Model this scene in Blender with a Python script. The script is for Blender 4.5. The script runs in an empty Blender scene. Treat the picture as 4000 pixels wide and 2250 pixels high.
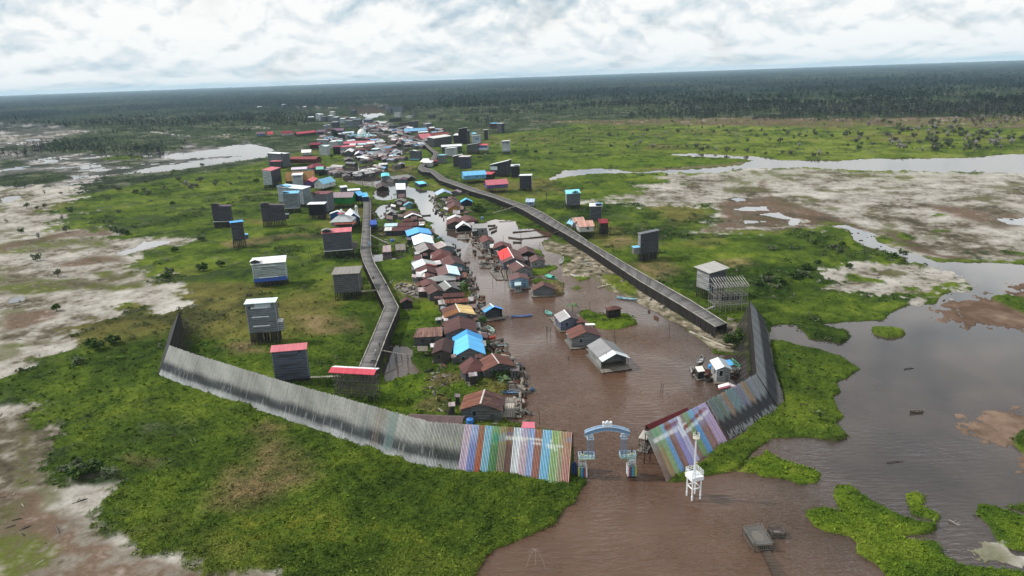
import bpy, math, random
import numpy as np
from mathutils import Vector, Matrix
random.seed(7)
RNG = np.random.default_rng(11)
SC = bpy.context.scene
COL = SC.collection
R = math.radians

# ------------------------------------------------------------------ camera
CAMH = 85.0
PITCH, ROLL, FPX = R(17.05), math.atan(90/2576), 2702.0
_f0 = Vector((0, math.cos(PITCH), -math.sin(PITCH)))
_u0 = Vector((0, math.sin(PITCH), math.cos(PITCH)))
_x0 = Vector((1, 0, 0))
CR = _x0*math.cos(ROLL) - _u0*math.sin(ROLL)
CU = _x0*math.sin(ROLL) + _u0*math.cos(ROLL)
CF = _f0
cam_d = bpy.data.cameras.new('camera')
cam_d.sensor_width = 36.0
cam_d.lens = FPX/4000*36
cam_d.clip_start, cam_d.clip_end = 1.0, 80000.0
cam = bpy.data.objects.new('camera', cam_d)
COL.objects.link(cam)
M = Matrix.Identity(4)
for i, v in enumerate((CR, CU, -CF)):
    M[0][i], M[1][i], M[2][i] = v
M[0][3], M[1][3], M[2][3] = 0, 0, CAMH
cam.matrix_world = M
SC.camera = cam

# ------------------------------------------------------------------ light
SUN_EL, SUN_AZ = R(44), R(-78)        # azimuth clockwise from +Y (the view direction)
SUN_STR, SKY_STR, CLOUD_STR = 5.0, 0.10, 1.0
sd = bpy.data.lights.new('sun', 'SUN')
sd.energy, sd.angle, sd.color = SUN_STR, R(2.0), (1.0, 0.965, 0.91)
so = bpy.data.objects.new('sun', sd)
COL.objects.link(so)
sdir = Vector((math.sin(SUN_AZ)*math.cos(SUN_EL), math.cos(SUN_AZ)*math.cos(SUN_EL), math.sin(SUN_EL)))
so.rotation_euler = sdir.to_track_quat('Z', 'Y').to_euler()
so.location = (0, 0, 300)

W = bpy.data.worlds.new('World')
SC.world = W
W.use_nodes = True
nt = W.node_tree
nt.nodes.clear()
def N(tree, kind, **kw):
    n = tree.nodes.new(kind)
    for k, v in kw.items():
        setattr(n, k, v)
    return n
def L(tree, a, b):
    tree.links.new(a, b)
def mathn(tree, op, a, b=None, c=None, clamp=False):
    n = N(tree, 'ShaderNodeMath', operation=op, use_clamp=clamp)
    for i, v in enumerate((a, b, c)):
        if v is None: continue
        if isinstance(v, (int, float)): n.inputs[i].default_value = v
        else: L(tree, v, n.inputs[i])
    return n.outputs[0]
def ramp(tree, fac, stops):
    n = N(tree, 'ShaderNodeValToRGB')
    e = n.color_ramp.elements
    while len(e) < len(stops): e.new(0.5)
    for el, (p, c) in zip(e, stops):
        el.position = p
        el.color = (*c, 1) if len(c) == 3 else c
    L(tree, fac, n.inputs[0])
    return n.outputs[0]
def mixc(tree, fac, a, b, mode='MIX'):
    n = N(tree, 'ShaderNodeMix', data_type='RGBA', blend_type=mode)
    for s, v in ((n.inputs[0], fac), (n.inputs[6], a), (n.inputs[7], b)):
        if isinstance(v, (int, float)): s.default_value = v
        elif isinstance(v, tuple): s.default_value = (*v[:3], 1)
        else: L(tree, v, s)
    return n.outputs[2]
sky = N(nt, 'ShaderNodeTexSky', sky_type='NISHITA')
sky.sun_disc = False
sky.sun_elevation, sky.sun_rotation = SUN_EL, SUN_AZ
sky.altitude = 85; sky.air_density = 1.0; sky.dust_density = 2.0; sky.ozone_density = 1.0
bg1 = N(nt, 'ShaderNodeBackground'); bg1.inputs[1].default_value = SKY_STR
L(nt, sky.outputs[0], bg1.inputs[0])
tc = N(nt, 'ShaderNodeTexCoord')
sep = N(nt, 'ShaderNodeSeparateXYZ'); L(nt, tc.outputs['Generated'], sep.inputs[0])
zc = mathn(nt, 'MAXIMUM', sep.outputs[2], 0.0)
zp = mathn(nt, 'MULTIPLY', mathn(nt, 'POWER', zc, 0.62), 8.2)
def cloud_noise(dz, scale, detail, seed):
    cmb = N(nt, 'ShaderNodeCombineXYZ')
    L(nt, mathn(nt, 'MULTIPLY', sep.outputs[0], 9.0), cmb.inputs[0])
    L(nt, mathn(nt, 'MULTIPLY_ADD', sep.outputs[1], 9.0, seed), cmb.inputs[1])
    L(nt, mathn(nt, 'ADD', zp, dz), cmb.inputs[2])
    n = N(nt, 'ShaderNodeTexNoise'); n.inputs['Scale'].default_value = scale
    n.inputs['Detail'].default_value = detail; n.inputs['Roughness'].default_value = 0.55
    n.inputs['Distortion'].default_value = 0.25
    L(nt, cmb.outputs[0], n.inputs['Vector'])
    return n.outputs['Fac']
n1 = cloud_noise(0.0, 1.35, 8, 3.3)
n2 = cloud_noise(0.18, 1.35, 8, 3.3)
n3 = cloud_noise(0.0, 0.40, 3, 9.1)
edge = mathn(nt, 'SUBTRACT', n1, n2)
shade = mathn(nt, 'MULTIPLY_ADD', edge, 3.2, 0.55)
shade = mathn(nt, 'ADD', shade, mathn(nt, 'MULTIPLY', mathn(nt, 'SUBTRACT', n3, 0.5), 1.0), clamp=True)
ccol = ramp(nt, shade, [(0.03, (0.70, 0.86, 0.98)), (0.24, (0.88, 1.01, 1.09)), (0.44, (1.06, 1.14, 1.18)), (0.68, (1.32, 1.33, 1.32))])
# the far cloud deck closes into a pale veil over the horizon
veil = mathn(nt, 'SUBTRACT', 1.0, mathn(nt, 'MULTIPLY', zc, 16.0), clamp=True)
ccol = mixc(nt, mathn(nt, 'MULTIPLY', veil, 0.5), ccol, (1.08, 1.19, 1.25))
# added brightness in a cloud band above the view, lightens river reflections
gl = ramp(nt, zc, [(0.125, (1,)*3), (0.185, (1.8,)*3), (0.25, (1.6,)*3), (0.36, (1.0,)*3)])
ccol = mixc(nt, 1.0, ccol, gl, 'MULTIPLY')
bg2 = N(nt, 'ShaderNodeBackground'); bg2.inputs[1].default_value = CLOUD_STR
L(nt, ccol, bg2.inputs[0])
cover = ramp(nt, n1, [(0.30, (0.80,)*3), (0.46, (1, 1, 1))])
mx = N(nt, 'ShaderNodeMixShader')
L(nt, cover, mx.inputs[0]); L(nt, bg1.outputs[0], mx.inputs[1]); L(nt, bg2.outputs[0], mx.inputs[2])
wo = N(nt, 'ShaderNodeOutputWorld')
L(nt, mx.outputs[0], wo.inputs[0])

SC.view_settings.view_transform = 'Standard'
SC.view_settings.look = 'None'
SC.view_settings.exposure = -0.42
SC.view_settings.gamma = 1.0
SC.cycles.max_bounces = 5
SC.cycles.diffuse_bounces = 2
SC.cycles.glossy_bounces = 2
SC.cycles.transparent_max_bounces = 4
SC.cycles.volume_bounces = 0

# ------------------------------------------------------------------ survey helpers
# the place was measured on map tiles: key -> (origin x, origin y, scale)
TILE = {'S': (0, 0, 1.0), 'W': (0, 0, .644), 'A': (1300, 300, 2.576), 'B': (900, 380, 3.623), 'C': (800, 680, 3.22),
        'D': (1400, 650, 4.14), 'E': (1400, 950, 3.22), 'F': (1500, 1200, 2.8986), 'G': (1650, 700, 3.623),
        'H': (1800, 900, 2.8975), 'I': (2000, 1100, 3.813), 'J': (2500, 880, 2.8986), 'K': (2600, 1300, 3.623),
        'L': (2200, 1550, 2.8975), 'M': (1500, 1550, 3.22), 'N': (600, 1200, 2.415), 'P': (2800, 1050, 2.07),
        'Q': (2700, 1700, 1.9815), 'R': (1500, 1700, 1.9815), 'T': (0, 1500, 1.84), 'U': (0, 700, 1.8117),
        'V': (2200, 600, 1.4311), 'X': (0, 350, 2.3418), 'Y': (1000, 400, 5.152), 'a': (1400, 380, 5.152),
        'b': (1800, 480, 4.2617), 'c': (1250, 520, 8.523), 'd': (1550, 640, 8.523), 'Z': (2200, 200, 1.4311),
        'g': (2180, 1620, 2.926), 'n': (2600, 1600, 2.048)}
def sp(key, p):
    o = TILE[key]
    return (o[0] + p[0]/o[2], o[1] + p[1]/o[2])
def ray(s):
    return CF + CR*((s[0]-2000)/FPX) + CU*((1125-s[1])/FPX)
def GP(s, z=0.0):
    """survey point -> world point on the level z"""
    d = ray(s)
    if d.z > -0.004: d.z = -0.004
    t = (z-CAMH)/d.z
    return Vector((d.x*t, d.y*t, z))
def proj(p):
    v = Vector(p) - Vector((0, 0, CAMH))
    k = v.dot(CF)
    return (2000 + FPX*v.dot(CR)/k, 1125 - FPX*v.dot(CU)/k)
def hgt(P, sy):
    """height above P whose survey row is sy"""
    y0 = proj((P.x, P.y, 0))[1]; y1 = proj((P.x, P.y, 10))[1]
    z = 10*(sy-y0)/(y1-y0)
    for _ in range(3):
        y = proj((P.x, P.y, z))[1]
        z += (sy-y)*10/(y1-y0)
    return z
def mpp(P):
    """metres per survey pixel at P"""
    return (Vector(P)-Vector((0, 0, CAMH))).dot(CF)/FPX
def poly_world(segs, z=0.0):
    out = []
    for key, pts in segs:
        for p in pts:
            w = GP(sp(key, p), z)
            out.append((w.x, w.y))
    return np.array(out)

# ------------------------------------------------------------------ materials
MATS = {}
def new_mat(name):
    m = bpy.data.materials.new(name); m.use_nodes = True
    t = m.node_tree; t.nodes.clear()
    o = N(t, 'ShaderNodeOutputMaterial'); b = N(t, 'ShaderNodeBsdfPrincipled')
    L(t, b.outputs[0], o.inputs[0])
    return m, t, b
def noise(t, vec, scale, detail=3, rough=0.55, mapping=None):
    if mapping:
        mp = N(t, 'ShaderNodeMapping'); mp.inputs['Scale'].default_value = mapping
        L(t, vec, mp.inputs[0]); vec = mp.outputs[0]
    n = N(t, 'ShaderNodeTexNoise'); n.inputs['Scale'].default_value = scale
    n.inputs['Detail'].default_value = detail; n.inputs['Roughness'].default_value = rough
    L(t, vec, n.inputs['Vector'])
    return n.outputs['Fac']
def objvec(t):
    tc = N(t, 'ShaderNodeTexCoord')
    oi = N(t, 'ShaderNodeObjectInfo')
    a = N(t, 'ShaderNodeVectorMath', operation='ADD')
    mul = N(t, 'ShaderNodeVectorMath', operation='SCALE'); mul.inputs[3].default_value = 37.0
    cmb = N(t, 'ShaderNodeCombineXYZ')
    L(t, oi.outputs['Random'], cmb.inputs[0]); L(t, oi.outputs['Random'], cmb.inputs[1])
    L(t, cmb.outputs[0], mul.inputs[0])
    L(t, tc.outputs['Object'], a.inputs[0]); L(t, mul.outputs[0], a.inputs[1])
    return a.outputs[0]
def c3(c): return tuple(round(x, 4) for x in c)
def sc(c, k): return tuple(max(0, min(1, x*k)) for x in c)
def wood(c):
    """weathered horizontal planks"""
    c = sc(c, .62); k = ('wood', c3(c))
    if k in MATS: return MATS[k]
    m, t, b = new_mat('planks'); v = objvec(t)
    n = noise(t, v, 1.0, 3, 0.6, (0.25, 0.25, 3.4))
    n2 = noise(t, v, 0.55, 2)
    wv = N(t, 'ShaderNodeTexWave'); wv.bands_direction = 'Z'; wv.inputs['Scale'].default_value = .42; wv.inputs['Distortion'].default_value = 1.2; wv.inputs['Detail'].default_value = 2
    L(t, v, wv.inputs[0]); n = mathn(t, 'ADD', n, mathn(t, 'MULTIPLY_ADD', wv.outputs['Fac'], .16, -.08))
    col = ramp(t, n, [(0.30, sc(c, .40)), (0.5, c), (0.70, sc(c, 1.7))])
    col = mixc(t, mathn(t, 'MULTIPLY', n2, 0.55), col, sc((c[0]*.9+.02, c[1]*.85+.015, c[2]*.75+.01), .8))
    L(t, col, b.inputs['Base Color']); b.inputs['Roughness'].default_value = 0.85; b.inputs['Specular IOR Level'].default_value = 0.12
    MATS[k] = m; return m
def sheet(c, rust=0.35, rc=None):
    """corrugated roof sheets; local x runs along the ridge"""
    c = sc(c, .46 if max(c) < .5 and c[0] > c[2]*1.3 else (.85 if max(c) < .5 else 1)); k = ('sheet', c3(c), rust, rc)
    if k in MATS: return MATS[k]
    m, t, b = new_mat('roof_sheets'); v = objvec(t)
    n = noise(t, v, 1.0, 2, 0.6, (1.15, 0.10, 0.10))
    n2 = noise(t, v, 0.9, 4, 0.65, (1.6, .5, .5))
    col = ramp(t, n, [(0.30, sc(c, 1-.55*rust-.1)), (0.5, c), (0.70, sc(c, 1+.6*rust+.06))])
    rr = sc(rc, .7) if rc else (0.10, 0.045, 0.028)
    f = ramp(t, n2, [(0.5, (0, 0, 0)), (0.68, (rust, rust, rust))])
    col = mixc(t, f, col, rr)
    wv = N(t, 'ShaderNodeTexWave'); wv.inputs['Scale'].default_value = 1.3; wv.bands_direction = 'X'
    tc = N(t, 'ShaderNodeTexCoord'); L(t, tc.outputs['Object'], wv.inputs[0])
    bp = N(t, 'ShaderNodeBump'); bp.inputs['Strength'].default_value = 0.35; bp.inputs['Distance'].default_value = 0.05
    L(t, wv.outputs['Fac'], bp.inputs['Height']); L(t, bp.outputs[0], b.inputs['Normal'])
    L(t, col, b.inputs['Base Color']); b.inputs['Roughness'].default_value = 0.72; b.inputs['Specular IOR Level'].default_value = 0.18
    b.inputs['Metallic'].default_value = 0.0
    MATS[k] = m; return m
def paint(c, rough=0.6, dirt=0.25):
    k = ('paint', c3(c), rough, dirt)
    if k in MATS: return MATS[k]
    m, t, b = new_mat('paint'); v = objvec(t)
    n = noise(t, v, 1.7, 4, 0.6)
    col = ramp(t, n, [(0.3, sc(c, 1-dirt)), (0.6, c), (0.8, sc(c, 1.08))])
    L(t, col, b.inputs['Base Color']); b.inputs['Roughness'].default_value = rough
    MATS[k] = m; return m
def attr_mat(name, attr='Col', rough=0.85, vary=0.0, vscale=1.0, trans=0.0):
    k = ('attr', name)
    if k in MATS: return MATS[k]
    m, t, b = new_mat(name)
    a = N(t, 'ShaderNodeAttribute', attribute_name=attr)
    col = a.outputs['Color']
    if vary:
        tc = N(t, 'ShaderNodeTexCoord')
        n = noise(t, tc.outputs['Object'], vscale, 4, 0.65)
        g = ramp(t, n, [(0.25, (1-vary,)*3), (0.75, (1+vary,)*3)])
        col = mixc(t, 1.0, col, g, 'MULTIPLY')
    L(t, col, b.inputs['Base Color']); b.inputs['Roughness'].default_value = rough
    b.inputs['Specular IOR Level'].default_value = 0.03
    MATS[k] = m; return m
GREYW = (0.20, 0.205, 0.215); DARKW = (0.055, 0.058, 0.068); MIDW = (0.12, 0.125, 0.14)
PALEW = (0.46, 0.50, 0.52); WHITE = (0.78, 0.80, 0.80); POST = (0.042, 0.036, 0.033)
MAROON = (0.17, 0.072, 0.066); RUST = (0.30, 0.11, 0.065); BLUE = (0.10, 0.38, 0.74); GREYR = (0.27, 0.27, 0.27)
PINK = (0.56, 0.17, 0.20); REDR = (0.36, 0.06, 0.07); CYAN = (0.22, 0.60, 0.72); SKYB = (0.20, 0.50, 0.78)

# ------------------------------------------------------------------ mesh helpers
class MB:
    def __init__(s): s.v, s.f, s.m = [], [], []
    def quad(s, pts, m=0):
        i = len(s.v); s.v += [tuple(p) for p in pts]; s.f.append(tuple(range(i, i+len(pts)))); s.m.append(m)
    def hexa(s, p, m=0):
        """p: 4 bottom points then 4 top points, both counter-clockwise from above"""
        i = len(s.v); s.v += [tuple(q) for q in p]
        for f in ((3, 2, 1, 0), (4, 5, 6, 7), (0, 1, 5, 4), (1, 2, 6, 5), (2, 3, 7, 6), (3, 0, 4, 7)):
            s.f.append(tuple(i+k for k in f)); s.m.append(m)
    def box(s, x0, x1, y0, y1, z0, z1, m=0):
        s.hexa([(x0, y0, z0), (x1, y0, z0), (x1, y1, z0), (x0, y1, z0), (x0, y0, z1), (x1, y0, z1), (x1, y1, z1), (x0, y1, z1)], m)
    def beam(s, a, b, w, h=None, m=0):
        a, b = Vector(a), Vector(b); d = (b-a)
        if d.length < 1e-6: return
        d.normalize(); up = Vector((0, 0, 1)) if abs(d.z) < .95 else Vector((1, 0, 0))
        x = d.cross(up).normalized()*(w/2); y = x.cross(d).normalized()*((h or w)/2)
        s.hexa([a-x-y, a+x-y, a+x+y, a-x+y, b-x-y, b+x-y, b+x+y, b-x+y], m)
    def cyl(s, a, b, r0, r1=None, n=8, m=0, caps=True):
        a, b = Vector(a), Vector(b); r1 = r0 if r1 is None else r1
        d = (b-a).normalized(); up = Vector((0, 0, 1)) if abs(d.z) < .95 else Vector((1, 0, 0))
        x = d.cross(up).normalized(); y = d.cross(x).normalized(); i = len(s.v)
        for k in range(n):
            t = 2*math.pi*k/n; o = x*math.cos(t)+y*math.sin(t)
            s.v.append(tuple(a+o*r0)); s.v.append(tuple(b+o*r1))
        for k in range(n):
            j = (k+1) % n; s.f.append((i+2*k, i+2*j, i+2*j+1, i+2*k+1)); s.m.append(m)
        if caps:
            s.f.append(tuple(i+2*k for k in range(n))); s.m.append(m)
            s.f.append(tuple(i+2*k+1 for k in reversed(range(n)))); s.m.append(m)
    def dome(s, c, r, hz, n=12, k=5, m=0, power=1.0):
        rings = []
        for j in range(k+1):
            t = math.pi/2*j/k
            rr = r*math.cos(t)**power; z = hz*math.sin(t)
            rings.append([(c[0]+rr*math.cos(2*math.pi*q/n), c[1]+rr*math.sin(2*math.pi*q/n), c[2]+z) for q in range(n)])
        for j in range(k):
            for q in range(n):
                s.quad([rings[j][q], rings[j][(q+1) % n], rings[j+1][(q+1) % n], rings[j+1][q]], m)
    def mesh(s, name, mats):
        me = bpy.data.meshes.new(name); me.from_pydata(s.v, [], s.f)
        for q in mats: me.materials.append(q)
        if len(mats) > 1: me.polygons.foreach_set('material_index', s.m)
        me.update(); return me
    def build(s, name, mats, parent=None, label=None):
        if not isinstance(mats, (list, tuple)): mats = [mats]
        return link(name, s.mesh(name, mats), parent, label)
def link(name, me, parent=None, label=None):
    o = bpy.data.objects.new(name, me); COL.objects.link(o)
    if parent is not None: o.parent = parent
    if label: o['label'] = label
    return o
def tag(o, label=None, cat=None, group=None, kind=None):
    if label: o['label'] = label
    if cat: o['category'] = cat
    if group: o['group'] = group
    if kind: o['kind'] = kind
    return o
def thing(name, loc, yaw=0.0, label=None, cat=None, group=None):
    o = bpy.data.objects.new(name, None); COL.objects.link(o)
    o.empty_display_size = 1; o.location = loc; o.rotation_euler = (0, 0, yaw)
    return tag(o, label, cat, group)
def np_mesh(name, v, f, mats, cols=None, smooth=False, attr='Col'):
    me = bpy.data.meshes.new(name)
    v = np.asarray(v, np.float32); f = np.asarray(f, np.int32)
    me.vertices.add(len(v)); me.vertices.foreach_set('co', v.ravel())
    k = f.shape[1]
    me.loops.add(f.size); me.loops.foreach_set('vertex_index', f.ravel())
    me.polygons.add(len(f)); me.polygons.foreach_set('loop_start', np.arange(0, f.size, k, dtype=np.int32))
    try: me.polygons.foreach_set('loop_total', np.full(len(f), k, np.int32))
    except Exception: pass
    if smooth: me.polygons.foreach_set('use_smooth', np.ones(len(f), bool))
    for m in mats: me.materials.append(m)
    if cols is not None:
        a = me.attributes.new(attr, 'FLOAT_COLOR', 'POINT')
        c = np.ones((len(v), 4), np.float32); c[:, :3] = cols
        a.data.foreach_set('color', c.ravel())
    me.update(calc_edges=True); me.validate()
    return me
# ------------------------------------------------------------------ terrain
def _hash(ix, iy, seed):
    h = (ix.astype(np.uint32)*np.uint32(374761393) + iy.astype(np.uint32)*np.uint32(668265263) + np.uint32(seed*974711+17))
    h = (h ^ (h >> np.uint32(13)))*np.uint32(1274126177)
    h = h ^ (h >> np.uint32(16))
    return (h & np.uint32(0xffffff)).astype(np.float32)/np.float32(0xffffff)
def vnoise(x, y, seed):
    fx, fy = np.floor(x), np.floor(y); ix, iy = fx.astype(np.int64), fy.astype(np.int64)
    tx, ty = x-fx, y-fy; tx = tx*tx*(3-2*tx); ty = ty*ty*(3-2*ty)
    a, b = _hash(ix, iy, seed), _hash(ix+1, iy, seed); c, d = _hash(ix, iy+1, seed), _hash(ix+1, iy+1, seed)
    return ((a+(b-a)*tx) + ((c+(d-c)*tx)-(a+(b-a)*tx))*ty)
def fbm(x, y, wl, octv=4, seed=0, rough=0.5):
    s, amp, tot = 0, 1.0, 0.0
    f = 1.0/wl
    for o in range(octv):
        s = s + amp*vnoise(x*f + 31.7*o, y*f - 17.3*o, seed*13+o); tot += amp; amp *= rough; f *= 2.03
    return s/tot
def sstep(e0, e1, x):
    t = np.clip((x-e0)/(e1-e0), 0, 1); return t*t*(3-2*t)
def sdf(px, py, poly):
    """signed distance, positive inside"""
    n = len(poly); d = np.full(px.shape, 1e18, np.float64); ins = np.zeros(px.shape, bool)
    for i in range(n):
        ax, ay = poly[i]; bx, by = poly[(i+1) % n]
        ex, ey = bx-ax, by-ay; wx, wy = px-ax, py-ay
        t = np.clip((wx*ex+wy*ey)/(ex*ex+ey*ey+1e-9), 0, 1)
        d = np.minimum(d, (wx-ex*t)**2 + (wy-ey*t)**2)
        if by != ay:
            ins ^= ((ay > py) != (by > py)) & (px < (bx-ax)*(py-ay)/(by-ay) + ax)
    d = np.sqrt(d); return np.where(ins, d, -d)

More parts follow.
